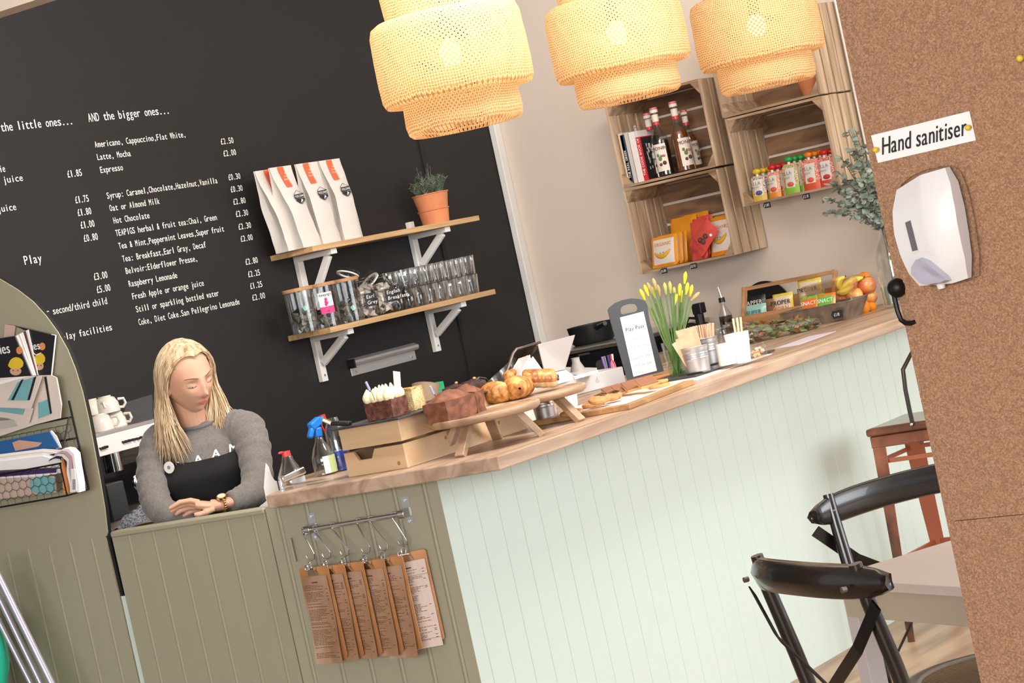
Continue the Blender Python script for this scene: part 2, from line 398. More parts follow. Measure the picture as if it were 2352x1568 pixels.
mt.build('menu_lettering',m_chalk,wb)
# ================================================================ pendant lamps
def weave():
    m=bpy.data.materials.new('woven_bamboo'); m.use_nodes=True; nt=m.node_tree; nt.nodes.clear(); L=nt.links.new; N=nt.nodes.new
    tc=N('ShaderNodeTexCoord'); sp=N('ShaderNodeSeparateXYZ'); L(tc.outputs['Object'],sp.inputs[0])
    def M(op,a,b=None,c=None):
        n=N('ShaderNodeMath'); n.operation=op
        for i,v in enumerate((a,b,c)):
            if v is None: continue
            if isinstance(v,(int,float)): n.inputs[i].default_value=v
            else: L(v,n.inputs[i])
        return n.outputs[0]
    nz=N('ShaderNodeTexNoise'); nz.inputs['Scale'].default_value=7; L(tc.outputs['Object'],nz.inputs['Vector'])
    th=M('MULTIPLY',M('ARCTAN2',sp.outputs[1],sp.outputs[0]),84/(2*PI))
    r=M('SQRT',M('ADD',M('POWER',sp.outputs[0],2),M('POWER',sp.outputs[1],2)))
    hz=M('SUBTRACT',sp.outputs[2],M('MULTIPLY',r,.9))
    hz=M('ADD',M('MULTIPLY',hz,64),M('MULTIPLY',nz.outputs['Fac'],1.6))
    A=M('FRACT',M('ADD',M('ADD',th,hz),500)); B=M('FRACT',M('ADD',M('SUBTRACT',th,hz),500))
    ga=M('LESS_THAN',A,.36); gb=M('LESS_THAN',B,.36)
    hole=M('MULTIPLY',ga,gb); single=M('SUBTRACT',M('MAXIMUM',ga,gb),hole)
    mc=N('ShaderNodeMix'); mc.data_type='RGBA'; L(single,mc.inputs[0]); mc.inputs[6].default_value=(.50,.29,.135,1); mc.inputs[7].default_value=(.86,.62,.36,1)
    df=N('ShaderNodeBsdfDiffuse'); tl=N('ShaderNodeBsdfTranslucent'); L(mc.outputs[2],df.inputs[0]); L(mc.outputs[2],tl.inputs[0])
    mx=N('ShaderNodeMixShader'); L(M('ADD',.30,M('MULTIPLY',single,.34)),mx.inputs[0]); L(df.outputs[0],mx.inputs[1]); L(tl.outputs[0],mx.inputs[2])
    tp=N('ShaderNodeBsdfTransparent'); m2=N('ShaderNodeMixShader'); L(hole,m2.inputs[0]); L(mx.outputs[0],m2.inputs[1]); L(tp.outputs[0],m2.inputs[2])
    o=N('ShaderNodeOutputMaterial'); L(m2.outputs[0],o.inputs[0]); return m
m_weave=weave()
m_bulb=mat('glowing_bulb',(1,.9,.7),.3,emit=(1,.86,.62),estr=12)
m_socket=mat('brown_socket',(.10,.05,.03),.5)
def shade_prof():
    return dict(
     low=[(.150,-.212),(.158,-.214),(.168,-.205),(.173,-.18),(.171,-.14),(.168,-.11)],
     mid=[(.168,-.112),(.195,-.121),(.215,-.118),(.224,-.10),(.226,-.05),(.225,.02),(.222,.09),(.214,.113),(.195,.124),(.165,.122)],
     top=[(.165,.121),(.168,.15),(.170,.20),(.165,.235),(.15,.248),(.10,.252),(.03,.254)])
def make_lamp(loc,label,z1):
    t=thing('pendant_lamp',label,'pendant lamp',loc,0,'woven bamboo pendants over the counter')
    pr=shade_prof()
    for nm,key in(('lower_tier','low'),('middle_tier','mid'),('upper_tier','top')):
        b=MB(); b.lathe(pr[key],72); b.build(nm,m_weave,t,smooth=True,auto=False)
    b=MB(); b.cyl((0,0,.045),(0,0,.11),.021,n=16); b.cyl((0,0,.11),(0,0,.12),.012,n=12); b.build('bulb_socket',m_socket,t,smooth=True)
    b=MB(); b.ell((0,0,.008),.032,.032,.040,16,12); b.build('bulb',m_bulb,t,smooth=True)
    b=MB(); b.cyl((0,0,.12),(0,0,z1-loc[2]),.003,n=8); b.build('cord',m_blackpl,t)
    d=bpy.data.lights.new('bulb_light','POINT'); d.energy=.70; d.color=(1,.74,.46); d.shadow_soft_size=.035
    o=bpy.data.objects.new('bulb_light',d); COL.objects.link(o); o.parent=t; o.location=(0,0,-.04)
    return t
for (px,py,ds,lb) in ((1036,127,6.65,'large woven bamboo pendant lamp in front of the black menu wall'),
                      (1417,81,7.48,'middle woven bamboo pendant lamp against the beige wall'),
                      (1738,63,8.10,'woven bamboo pendant lamp in front of the wooden crates')):
    p=PD(px,py,ds/ (-( (RC.transposed()@ray(px,py)).z))); make_lamp(tuple(p),lb,3.2)
# ================================================================ wall shelves with brackets
def Z2(a,b): return 560+a/2.903,340+b/2.903
SY=5.843; SX0,SX1=7.010,8.162
m_edge=mat('shelf_edge_band',(.66,.43,.22),.45)
def bracket(name,par,x,zt,zs,zb):
    """timber bracket: wall strut, arm under the board, diagonal"""
    b=MB(); b.cbox((x,YB-.012,(zt+zb)/2),.036,.022,zt-zb)
    b.cbox((x,(SY+.02+YB-.02)/2,zs-.012),.036,YB-SY-.04,.022)
    b.bar((x,SY+.055,zs-.024),(x,YB-.03,zb+.075),.030,.020,up=(1,0,0))
    o=b.build(name,m_white,par,bevel=.002)
    c=MB(); c.cyl((x,YB-.0245,zb+.025),(x,YB-.022,zb+.025),.005,n=10); c.build('screw_head',m_steel,o)
def shelf(z0,th,label):
    t=thing('wall_shelf',label,'shelf',(0,0,0),0,'timber shelves on the black wall')
    b=MB(); b.box(SX0,SX1,SY,YB-.001,z0,z0+th); b.build('board',m_shelf,t,bevel=.001)
    return t
s1=shelf(1.812,.022,'upper oak shelf on white brackets holding coffee bags and a herb pot')
bracket('bracket',s1,7.163,1.812,1.812,1.525); bracket('bracket',s1,7.946,1.868,1.812,1.60)
s2=shelf(1.483,.022,'lower oak shelf on white brackets crowded with jars and glasses')
bracket('bracket',s2,7.157,1.483,1.483,1.292); bracket('bracket',s2,7.943,1.483,1.483,1.293)
# aluminium ticket rail
t=thing('ticket_rail','short aluminium ticket rail screwed to the black wall','ticket rail')
m_alu=mat('aluminium',(.62,.63,.64),.35,.7)
a=PY(*Z2(700,1490),YB); c=PY(*Z2(1140,1375),YB); xa,xc=a.x+.01,c.x
zr=1.303
b=MB(); b.box(xa,xc,YB-.004,YB-.001,zr-.02,zr+.022); b.build('back_plate',m_alu,t,bevel=.001)
b=MB(); 
for s_ in range(1):
    pr=[(0,0),(-.026,.004),(-.032,.014),(-.030,.024),(-.008,.034),(0,.034)]
    b.slab([(xa,YB-.001+p[0],zr+.018+p[1]) for p in pr],(xc-xa,0,0))
b.build('grip_channel',m_alu,t,bevel=.001)
b=MB(); b.box(xa-.008,xa+.002,YB-.036,YB-.001,zr+.012,zr+.05); b.build('end_cap',m_blackpl,t)
for x in(xa+.03,xc-.03):
    b=MB(); b.cyl((x,YB-.0065,zr-.005),(x,YB-.003,zr-.005),.005,n=10); b.build('screw_head',m_steel,t)
# ================================================================ coffee bags
m_kraft=mat('matt_white_bag',(.66,.615,.57),.6,bump=.25,bscale=28)
m_orange=mat('orange_label',(.80,.13,.045),.5)
m_blk=mat('black_print',(.02,.02,.025),.6)
def coffee_bag(x0,label,w=.122,h=.335,lean=0,dep=.075,yf=5.868,seed=0):
    t=thing('coffee_bag',label,'coffee bag',(x0+w/2,yf+dep/2,1.8345),0,'white coffee bags on the upper shelf')
    r=random.Random(seed); n=22; rows=26
    def sec(tt):
        k=max(0,(tt-.42)/.58); k=k*k*(3-2*k); dd=dep/2*(1-k)+.004*k; ww=w/2*(1+.09*k-.05*math.sin(tt*PI)); gus=.018*math.sin(min(1,tt*1.15)*PI)*(1-.2*k)+.002
        cx=lean*tt+.006*math.sin(tt*5+seed); z=h*tt
        q=[]
        for i in range(n):
            u=i/n*4; sd=int(u); f=u-sd
            if sd==0: x,y=-ww+2*ww*f,-dd-.006*math.sin(f*PI)*(1-k)
            elif sd==1: x,y=ww-gus*(1-abs(2*f-1)),-dd+2*dd*f
            elif sd==2: x,y=ww-2*ww*f,dd
            else: x,y=-ww+gus*(1-abs(2*f-1)),dd-2*dd*f
            q.append((x+cx+.0015*noise.noise(Vector((x*30,z*25,seed))),y+.004*noise.noise(Vector((x*14,z*18,seed+3.3)))*(1-k*.5),z))
        return q
    vs=[];fs=[]
    for j in range(rows+1): vs+=sec(j/rows)
    for j in range(rows):
        for i in range(n): fs.append((j*n+i,j*n+(i+1)%n,(j+1)*n+(i+1)%n,(j+1)*n+i))
    fs.append(tuple(range(n-1,-1,-1))); fs.append(tuple(rows*n+i for i in range(n)))
    b=MB(); b.add(vs,fs); b.build('bag_body',m_kraft,t,smooth=True)
    def yfz(tt):
        k=max(0,(tt-.42)/.58); k=k*k*(3-2*k); return -(dep/2*(1-k)+.004*k)-.0095*(1-k)-.003
    cx1=lean*.9
    b=MB(); b.grid(lambda u,v:(-.012+.034*u-.012+cx1*(.75+.25*v),yfz(.74+.255*v)-.001,h*(.74+.255*v)),2,6)
    b.k=1
    for q in range(3): b.text(['THE','HOUSE','BLEND'][q],(-.006+cx1*.8,yfz(.86)-.004,h*(.90-.035*q)),(1,0,0),(0,0,1),.008,align='c')
    b.build('orange_strip',[m_orange,m_chalk],t)
    # hexagonal badge
    zc=h*.60; cxx=.012+lean*.6; hexa=[(cxx+.026*math.sin(PI/3*i),zc+.026*math.cos(PI/3*i)) for i in range(6)]
    yb=yfz(.60)-.001; yb2=yfz(.52)-.001
    def Y(z): return yfz(z/h)-.0012
    b=MB(); b.k=0
    hx=[(cxx+.029*math.sin(PI/3*i),zc+.029*math.cos(PI/3*i)) for i in range(6)]
    for i in range(6): 
        p,q=hx[i],hx[(i+1)%6]; b.bar((p[0],Y(p[1]),p[1]),(q[0],Y(q[1]),q[1]),.001,.0014,up=(0,1,0))
    b.slab([(cxx-.028,Y(zc),zc-.005),(cxx+.028,Y(zc),zc-.003),(cxx+.028,Y(zc),zc+.014),(cxx-.028,Y(zc),zc+.012)],(0,.001,0))
    b.slab([(cxx-.024,Y(zc-.01),zc-.006),(cxx+.024,Y(zc-.01),zc-.006),(cxx+.024,Y(zc-.01),zc-.014),(cxx+.0,Y(zc-.01),zc-.028),(cxx-.024,Y(zc-.01),zc-.014)],(0,.001,0))
    b.k=1; b.text('VOLCANO',(cxx,Y(zc)-.001,zc-.0005),(1,0,.03),(0,0,1),.0135,align='c',bold=.03,wide=.8)
    b.slab([(cxx-.002,Y(zc-.01)-.001,zc-.024),(cxx+.014,Y(zc-.01)-.001,zc-.014),(cxx+.005,Y(zc-.01)-.001,zc-.008)],(0,.0005,0))
    b.build('badge',[m_blk,m_chalk],t)
    return t
def fx(a,b_,y=5.868): return PY(*Z2(a,b_),y).x
coffee_bag(fx(293,690,5.925),'leftmost white coffee bag, mostly hidden behind its neighbour',seed=1,lean=-.045,yf=5.925)
coffee_bag(fx(395,660),'second white coffee bag from the left, leaning left with an open side fold',seed=2,lean=-.05,dep=.085)
coffee_bag(fx(530,638),'third white coffee bag from the left, front badge fully in view',seed=3,lean=-.022,w=.126)
coffee_bag(fx(682,612),'rightmost white coffee bag, nearest the terracotta pot',seed=4,lean=-.02,w=.126)
# ================================================================ potted herb
m_terra=noisy('terracotta',[(.3,(.58,.20,.085)),(.7,(.70,.27,.12))],(9,9,9),4,.8,0,.05)
m_leafg=noisy('grey_green_leaf',[(.3,(.07,.10,.065)),(.7,(.20,.25,.17))],(30,30,30),3,.6)
m_soil=mat('dark_soil',(.03,.02,.015),.9)
px0,px1=fx(1168,500,5.95),fx(1390,470,5.95); pcx=(px0+px1)/2+.0
t=thing('potted_herb','bushy grey-green lavender in a terracotta pot at the right of the upper shelf','potted plant',(pcx,5.95,1.8345))
b=MB(); b.lathe([(.0,0),(.058,0),(.066,.058),(.070,.060),(.071,.064),(.064,.065),(.060,.02),(0,.012)],32); b.build('outer_pot',m_terra,t,smooth=True)
b=MB(); b.lathe([(0,.014),(.055,.014),(.077,.128),(.081,.13),(.081,.134),(.075,.134),(.072,.118),(0,.114)],32); b.build('inner_pot',m_terra,t,smooth=True)
r=random.Random(3); b=MB(); st=MB(); fw=MB()
for i in range(46):
    a=r.uniform(0,2*PI); q=r.uniform(0,.055); ln=r.uniform(.06,.11); le=r.uniform(.0,.75)
    p0=Vector((q*math.cos(a),q*math.sin(a),.118)); d=Vector((math.cos(a)*le,math.sin(a)*le,1)).normalized()
    pts=[p0+d*ln*k/4+Vector((0,0,-.008*(k/4)**2)) for k in range(5)]
    st.tube(pts,.0012,5)
    for k in range(26):
        f=r.uniform(.15,1); c=p0+d*ln*f; da=r.uniform(0,2*PI); ld=(d*.7+Vector((math.cos(da),math.sin(da),.2))).normalized(); le_=r.uniform(.012,.024)
        sd=ld.cross(Vector((r.uniform(-1,1),r.uniform(-1,1),r.uniform(-1,1)))).normalized()*.0014
        b.add([c-sd,c+sd,c+ld*le_+sd*.3,c+ld*le_-sd*.3],[(0,1,2,3)])
for (dx,dz) in ((-.055,.245),(-.035,.225),(-.05,.20),(.025,.255),(.012,.235),(.04,.24),(-.0,.21)):
    st.tube([(dx*.4,0,.15),(dx*.8,0,.19),(dx,0,dz)],.001,5); fw.ell((dx,0,dz),.005,.005,.012,8,6)
st.build('stems',m_leafg,t); b.build('leaves',m_leafg,t); fw.build('dry_flower_heads',mat('dried_flower',(.05,.04,.05),.9),t)
# ================================================================ jars on the lower shelf
ZS=1.5055
m_lid=noisy('bamboo_lid',[(.3,(.40,.20,.09)),(.7,(.55,.30,.14))],(40,40,5),3,.5)
m_teabag=noisy('teabag_muslin',[(.3,(.07,.06,.045)),(.7,(.26,.24,.21))],(60,60,60),3,.8)
m_teaw=noisy('pale_teabags',[(.3,(.35,.28,.23)),(.7,(.72,.63,.56))],(45,45,45),3,.8)
m_green=mat('green_tag',(.25,.55,.40),.6); m_redt=mat('red_tag',(.55,.05,.07),.6); m_pink=mat('pink_band',(.70,.05,.22),.5)
def jar_xy(a0,a1,y,zb): 
    x0=PY(*Z2(*a0),y).x; x1=PY(*Z2(*a1),y).x; return x0,x1
def wall_lathe(b,r,h,th=.0025,base=.004,n=32,shape=None,k=None):
    o=shape or [(r,0),(r,h)]
    prof=[(0.0001,0)]+[(q-.003 if i==0 else q,z if i else 0) for i,(q,z) in enumerate(o)]+[(q-th,z if z>base else base) for q,z in reversed(o)]+[(0.0001,base)]
    return b.lathe(prof,n,k=k)
def teabags(b,r0,h,n,rr,col=None,sz=.013):
    for i in range(n):
        a=rr.uniform(0,2*PI); q=r0*math.sqrt(rr.uniform(.0,1)); z=rr.uniform(.012,h)
        M=tr(q*math.cos(a),q*math.sin(a),z)@Matrix.Rotation(rr.uniform(0,6),4,Vector((rr.uniform(-1,1),rr.uniform(-1,1),rr.uniform(-1,1))).normalized())
        b.at(M); b.add([(-sz,-sz*.6,0),(sz,-sz*.6,0),(0,-sz*.6,sz*1.3),(0,sz,sz*.5)],[(0,2,1),(0,1,3),(1,2,3),(2,0,3)])
    b.at(None)
# storage jars: x from jar feet
for (ax,aw,nm,lb) in ((395,170,0,'leftmost glass jar of teabags with a wooden lid'),(545,170,1,'glass teabag jar with a white and pink label and wooden lid'),(700,165,2,'third wooden-lidded glass jar, beside the clip-top jars')):
    y=5.915; cx=PY(*Z2(ax,1120-(ax-395)*.2),y).x; r=.058
    t=thing('tea_jar',lb,'jar',(cx,y,ZS),0,'wooden-lidded tea jars on the lower shelf')
    h=.165
    b=MB(); wall_lathe(b,r,h); b.build('glass_body',m_glass,t,smooth=True)
    b=MB(); b.lathe([(0,h),(r+.004,h),(r+.005,h+.003),(r+.005,h+.011),(r+.002,h+.014),(0,h+.014)],32); b.build('wooden_lid',m_lid,t,smooth=True)
    rr=random.Random(nm); b=MB(); teabags(b,r-.018,.085 if nm!=1 else .07,46,rr); o=b.build('teabag_filling',m_teabag,t); tag(o,kind='stuff')
    FD=Vector((-.80,-.60,0)); ang=math.atan2(FD.y,FD.x)
    if nm==1:
        b=MB()
        def pt(u,z,rr_=r+.0008): a=ang+u; return (rr_*math.cos(a),rr_*math.sin(a),z)
        b.grid(lambda u,v:pt(-.25+1.0*u,.055+.085*v),10,3,kf=lambda u,v:0 if v>.34 else 1)
        b.k=2; b.text('teapigs',Vector(pt(.25,.126,r+.003)),(.6+.2,-.8+.0,0),(0,0,1),.016,align='c',bold=.02)
        b.k=1; 
        for q in [(.25,.112),(.22,.102),(.28,.098),(.2,.092)]: b.ell(pt(q[0],q[1],r+.001),.006,.006,.007,8,6)
        b.k=2; b.text('tea',Vector(pt(.25,.062,r+.003)),(.8,-.6,0),(0,0,1),.011,align='c')
        b.build('paper_label',[m_paper,m_pink,m_ink],t)
    gt_=MB(); q=ang+.35
    gt_.at(tr(math.cos(q)*(r-.006),math.sin(q)*(r-.006),.095-.02*nm)@rot('Z',math.degrees(q)-90)@rot('Y',25)); gt_.box(-.008,.008,-.001,.001,-.009,.009)
    gt_.build('string_tag',m_green if nm!=1 else m_redt,t)
m_wire=mat('wire_clip',(.6,.6,.6),.25,1); m_seal=mat('white_seal',(.82,.80,.76),.5)
def clip_jar(px_a,px_b,y,txt,lidang,label,seed):
    cx=PY(*Z2(px_a,px_b),y).x
    t=thing('clip_top_jar',label,'jar',(cx,y,ZS),0,'open clip-top jars on the lower shelf')
    sh=[(.052,0),(.058,.01),(.060,.03),(.060,.10),(.055,.125),(.042,.142),(.040,.15),(.046,.158),(.046,.165)]
    b=MB(); wall_lathe(b,.06,.165,shape=sh); b.build('glass_body',m_glass,t,smooth=True)
    M=tr(.0,.045,.165)@rot('X',0)@Matrix.Rotation(math.radians(lidang),4,Vector((.3,.95,0)))@tr(-.052,-.03,.01)
    b=MB(); b.at(M); b.lathe([(0,0),(.046,0),(.050,.006),(.048,.014),(.03,.022),(0,.024)],28); lo=b.build('glass_lid',m_glass,t,smooth=True)
    b=MB(); b.at(M); b.lathe([(.036,-.004),(.047,-.004),(.047,.001),(.036,.001),(.036,-.004)],28); b.build('rubber_seal',m_seal,lo,smooth=True)
    b=MB(); b.tube([(.047*math.cos(a),.047*math.sin(a),.152) for a in [2*PI*i/24 for i in range(24)]],.0014,6,closed=True)
    b.tube([(-.02,-.047,.152),(-.022,-.058,.135),(-.012,-.064,.118),(.012,-.064,.118),(.022,-.058,.135),(.02,-.047,.152)],.0014,6)
    b.build('wire_clip',m_wire,t,smooth=True)
    rr=random.Random(seed); b=MB(); teabags(b,.040,.12,90,rr,sz=.017); o=b.build('teabag_filling',m_teaw,t); tag(o,kind='stuff')
    b=MB(); ang=math.atan2(-.62,-.62)
    def pt(u,z,r=.0615): a=ang+u; return (r*math.cos(a),r*math.sin(a),z)
    b.grid(lambda u,v:pt(.05+1.0*u,.045+.055*v),10,2); b.k=1
    for i,s_ in enumerate(txt): b.text(s_,Vector(pt(.14,.078-.024*i,.0645)),(.86,-.5+.18*0,0),(0,0,1),.021,slant=.15)
    b.build('chalk_label',[m_blk,m_chalk],t)
clip_jar(800,1050,5.925,['Earl','Grey'],28,'clip-top jar with its lid open and an Earl Grey chalk label',11)
clip_jar(935,1020,5.935,['English','Breakfast'],-38,'clip-top jar with an English Breakfast chalk label, lid tipped right',12)
# small glass bottles
def mini_bottle(x,y,label,z=ZS):
    t=thing('small_bottle',label,'bottle',(x,y,z),0,'small empty glass bottles beside the clip-top jars')
    b=MB(); wall_lathe(b,.03,.13,shape=[(.028,0),(.030,.01),(.030,.05),(.022,.078),(.015,.09),(.014,.105),(.019,.11),(.019,.116)],n=20); b.build('glass_body',m_glass,t,smooth=True)
pts=[((1035,1070),5.88),((1105,1058),5.875),((1165,1045),5.88),((1050,1060),5.96),((1120,1050),5.955)]
lbs=['small empty glass bottle right beside the clip-top jar','small empty glass bottle, middle of the front row','small empty glass bottle nearest the tumblers','small empty glass bottle behind, near the clip-top jar','small empty glass bottle behind the middle of the row']
for (q,y),lb in zip(pts,lbs): mini_bottle(PY(q[0]/2.903+560,q[1]/2.903+340-12,y).x,y,lb)
# tumblers, two high, two deep
def tumbler_mesh():
    b=MB(); n=30
    prof=[(.0001,0),(.027,0),(.029,.002),(.036,.082),(.034,.082),(.0275,.012),(.0001,.012)]
    vs=[];fs=[]
    for j,(q,z) in enumerate(prof):
        for i in range(n):
            a=2*PI*i/n; g=1+(.035*(1 if i%3==0 else -.4) if 1<=j<=3 and z<.07 else 0); vs.append((q*g*math.cos(a),q*g*math.sin(a),z))
    for j in range(len(prof)-1):
        for i in range(n): fs.append((j*n+i,j*n+(i+1)%n,(j+1)*n+(i+1)%n,(j+1)*n+i))
    b.add(vs,fs); return b
m_tumb=thin_glass('tumbler_glass',(.94,.96,.97),2.4)
t0=None; xs0=7.62; pit=.0735
for row,(yy_) in enumerate((5.89,5.97)):
    for lev in range(2):
        for i in range(7):
            x=xs0+i*pit; z=ZS+lev*.0835
            lb=f"clear tumbler in the {'front' if row==0 else 'back'} row of the {'lower' if lev==0 else 'upper'} tier of stacked glasses"
            if t0 is None:
                o=tumbler_mesh().build('tumbler',m_tumb,None,smooth=True); o.location=(x,yy_,z); t0=o; tag(o,lb,'glass','stacked tumblers on the lower shelf')
            else:
                o=t0.copy(); COL.objects.link(o); o.location=(x,yy_,z); o['label']=lb
            pl=['at the left end','second from the left','third from the left','in the middle','third from the right','second from the right','at the right end'][i]
            o['label']=f"clear tumbler {pl} of the {'front' if row==0 else 'back'} row, {'lower' if lev==0 else 'upper'} tier"
            o.rotation_euler=(0,0,i*.7+lev)
# ================================================================ crates on the beige wall
CX0=XW-.30
def crate(y0,y1,z0,z1,label):
    t=thing('wooden_crate',label,'crate',(0,0,0),0,'weathered apple crates fixed to the beige wall')
    y0,y1=min(y0,y1),max(y0,y1); th=.011; x0,x1=CX0,XW-.001; D=x1-x0; sw=D/4
    for nm,y in(('right_side',y0),('left_side',y1-th)):
        b=MB()
        for i in range(4):
            j=R_.uniform(-.003,.003); b.box(x0+i*sw+.003,x0+(i+1)*sw-.011,y+j*.4,y+th+j*.4,z0+.002,z1-.002+j)
        b.build(nm,m_crate_z,t,bevel=.0015)
    for nm,z in(('bottom_boards',z0),('top_boards',z1-th)):
        b=MB()
        for i in range(3):
            s3=D/3; b.box(x0+i*s3+.001,x0+(i+1)*s3-.004,y0+th+.001,y1-th-.001,z,z+th)
        b.build(nm,m_crate_y,t,bevel=.0015)
    b=MB(); n=4; hz=(z1-z0-2*th)/n
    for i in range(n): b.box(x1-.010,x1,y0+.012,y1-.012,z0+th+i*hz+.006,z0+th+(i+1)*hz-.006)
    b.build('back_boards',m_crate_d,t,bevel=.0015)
    L=.038
    for yy_,sy in((y0+th,1),(y1-th,-1)):
        for zz,szn in((z0+th,1),(z1-th,-1)):
            b=MB(); b.slab([(x0+.004,yy_,zz),(x0+.004,yy_+sy*L,zz),(x0+.004,yy_,zz+szn*L*1.3)],(D-.016,0,0)); b.build('corner_block',m_crate_y,t)
    return t
crate(4.790,5.276,1.811,2.188,'upper crate of the left column, holding cook books and syrup bottles')
crate(4.795,5.277,1.430,1.806,'lower crate of the left column, holding orange and red snack packets')
crate(4.249,4.712,1.620,1.996,'crate of the right column holding the row of fruit pouches')
crate(4.249,4.722,2.000,2.376,'crate behind the third lamp, topmost of the right column')
# ---- books
def book(y0,th,h,dep,col,label,title=None,tc=(.9,.9,.9),cover=None,lean=0,zb=1.8225,x=CX0+.03):
    t=thing('book',label,'book',(x,y0,zb),0,'cook books in the upper left crate')
    M=rot('X',-lean); mc=mat('cover_'+label[:12].replace(' ','_'),col,.45)
    b=MB(); b.at(M); b.box(.0,dep,-th,-th+.0018,0,h); b.box(0,dep,-.0018,0,0,h); b.box(-.0015,.0,-th,0,0,h)
    o=b.build('cover',mc,t)
    b=MB(); b.at(M); b.box(.001,dep-.003,-th+.0018,-.0018,.002,h-.003); b.build('pages',m_paper,t)
    if title:
        b=MB(); b.at(M); b.text(title,(-.0022,-th*.72,h*.12),(0,0,1),(0,1,0),th*.75,bold=.02); b.build('spine_title',mat('ttl'+title[:4],tc,.6),t)
    if cover: cover(t,M,th,h,dep)
    return t
y=PX(*((1413,470)),CX0).y
def yx(px,py): return PX(px,py,CX0+.03).y
book(yx(1421,318)-.0,.022,.225,.19,(.62,.53,.44),'pale worn paperback leaning at the left of the crate books',lean=0)
book(yx(1428,330),.020,.215,.17,(.035,.05,.10),'navy cook book with its white title down the spine',title='THE REAL GREEK')
book(yx(1438,330),.018,.220,.17,(.62,.58,.52),'cream-spined cook book between the navy and the white ones')
book(yx(1446,320),.030,.218,.16,(.86,.82,.80),'tall white cook book in the middle of the row')
def cov(t,M,th,h,dep):
    b=MB(); b.at(M); b.k=0; b.box(.004,dep-.004,-th-.001,-th,.004,h-.004); b.k=1
    b.text('BASIC',(.05,-th-.0012,h*.80),(1,0,0),(0,0,1),.03,bold=.03,lift=-.0006)
    b.k=2
    rr=random.Random(5)
    for i in range(40):
        x=rr.uniform(.03,.15); z=rr.uniform(.04,.14); b.box(x,x+.006,-th-.0016,-th-.001,z,z+rr.uniform(.008,.03))
    b.build('front_cover',[m_blk,m_redt,m_chalk],t)
book(yx(1468,355),.021,.190,.16,(.62,.03,.035),'black and red cook book with a red spine beside the syrup bottles',title='THE COOK BOOK OF BASICS',cover=cov)
# ---- syrup bottles
m_red=mat('red_cap',(.62,.05,.06),.4); m_pinkc=mat('pink_cap',(.70,.16,.19),.4)
m_label=mat('cream_label',(.82,.75,.66),.6); m_amber=mat('amber_syrup',(.20,.055,.01),.15,coat=.3); m_darks=mat('dark_syrup',(.022,.010,.006),.15,coat=.5); m_brown=mat('brown_print',(.12,.05,.04),.7); m_leafp=mat('green_print',(.15,.24,.08),.7)
def syrup(y,x,label,dark,face,txt='MONIN',zb=1.8225,sc=1.0):
    t=thing('syrup_bottle',label,'bottle',(x,y,zb),0,'syrup bottles in the upper left crate'); t.scale=(sc,sc,sc)
    sh=[(.034,0),(.037,.006),(.037,.15),(.033,.17),(.018,.20),(.0135,.215),(.013,.262),(.015,.264),(.015,.272)]
    b=MB(); wall_lathe(b,.037,.27,shape=sh,n=28); b.build('glass_body',m_glass,t,smooth=True)
    fh=.168 if not dark else .15
    b=MB(); b.lathe([(0.0001,.006),(.0335,.006),(.0340,.15),(.030,fh),(0.0001,fh)],28); b.build('syrup',m_darks if dark else m_amber,t,smooth=True)
    b=MB(); b.lathe([(.0155,.270),(.0175,.270),(.0175,.282),(.0165,.2825)],20,k=1); b.lathe([(.0165,.2825),(.0175,.284),(.0165,.292),(0.0001,.292)],20,k=0); b.build('cap',[m_pinkc,m_label],t,smooth=True)
    b=MB(); b.lathe([(.0145,.232),(.0148,.262)],24,k=0); b.lathe([(.0160,.218),(.0146,.232)],24,k=1); b.build('neck_label',[m_label,m_red],t,smooth=True)
    a0=math.radians(face)
    def pt(u,z,r=.0378): return (r*math.cos(a0+u),r*math.sin(a0+u),z)
    b=MB(); b.grid(lambda u,v:pt(-.75+1.5*u,.022+.115*v),12,1)
    tx=Vector((-math.sin(a0),math.cos(a0),0)); b.k=1; b.text(txt,Vector(pt(0,.112,.0405)),tx,(0,0,1),.020,align='c',bold=.02)
    b.k=2; 
    for u,z,rr in ((-.3,.09,.006),(.05,.085,.005),(-.1,.075,.008)): b.ell(pt(u,z,.0375),rr,rr,rr*1.2,8,6)
    b.k=1; b.ell(pt(.3,.055,.037),.009,.009,.009,8,6); b.ell(pt(-.15,.05,.0372),.007,.007,.007,8,6); b.k=3; b.ell(pt(.35,.085,.0368),.008,.008,.006,8,6)
    b.build('label',[m_label,m_brown,m_leafp,m_pinkc],t,smooth=True)
def bx(px,py,x): return PX(px,py,x).y
syrup(bx(1528,380,CX0+.055),CX0+.055,'dark syrup bottle with its cream label turned to the room',True,195,sc=1.02)
syrup(bx(1508,370,CX0+.14),CX0+.14,'syrup bottle standing behind, pink cap just showing',True,195,sc=.98)
syrup(bx(1573,370,CX0+.07),CX0+.07,'amber syrup bottle beside the dark one',False,235,sc=1.04)
syrup(bx(1592,362,CX0+.18),CX0+.18,'dark amber syrup bottle at the back right of the crate',False,260,sc=.9)
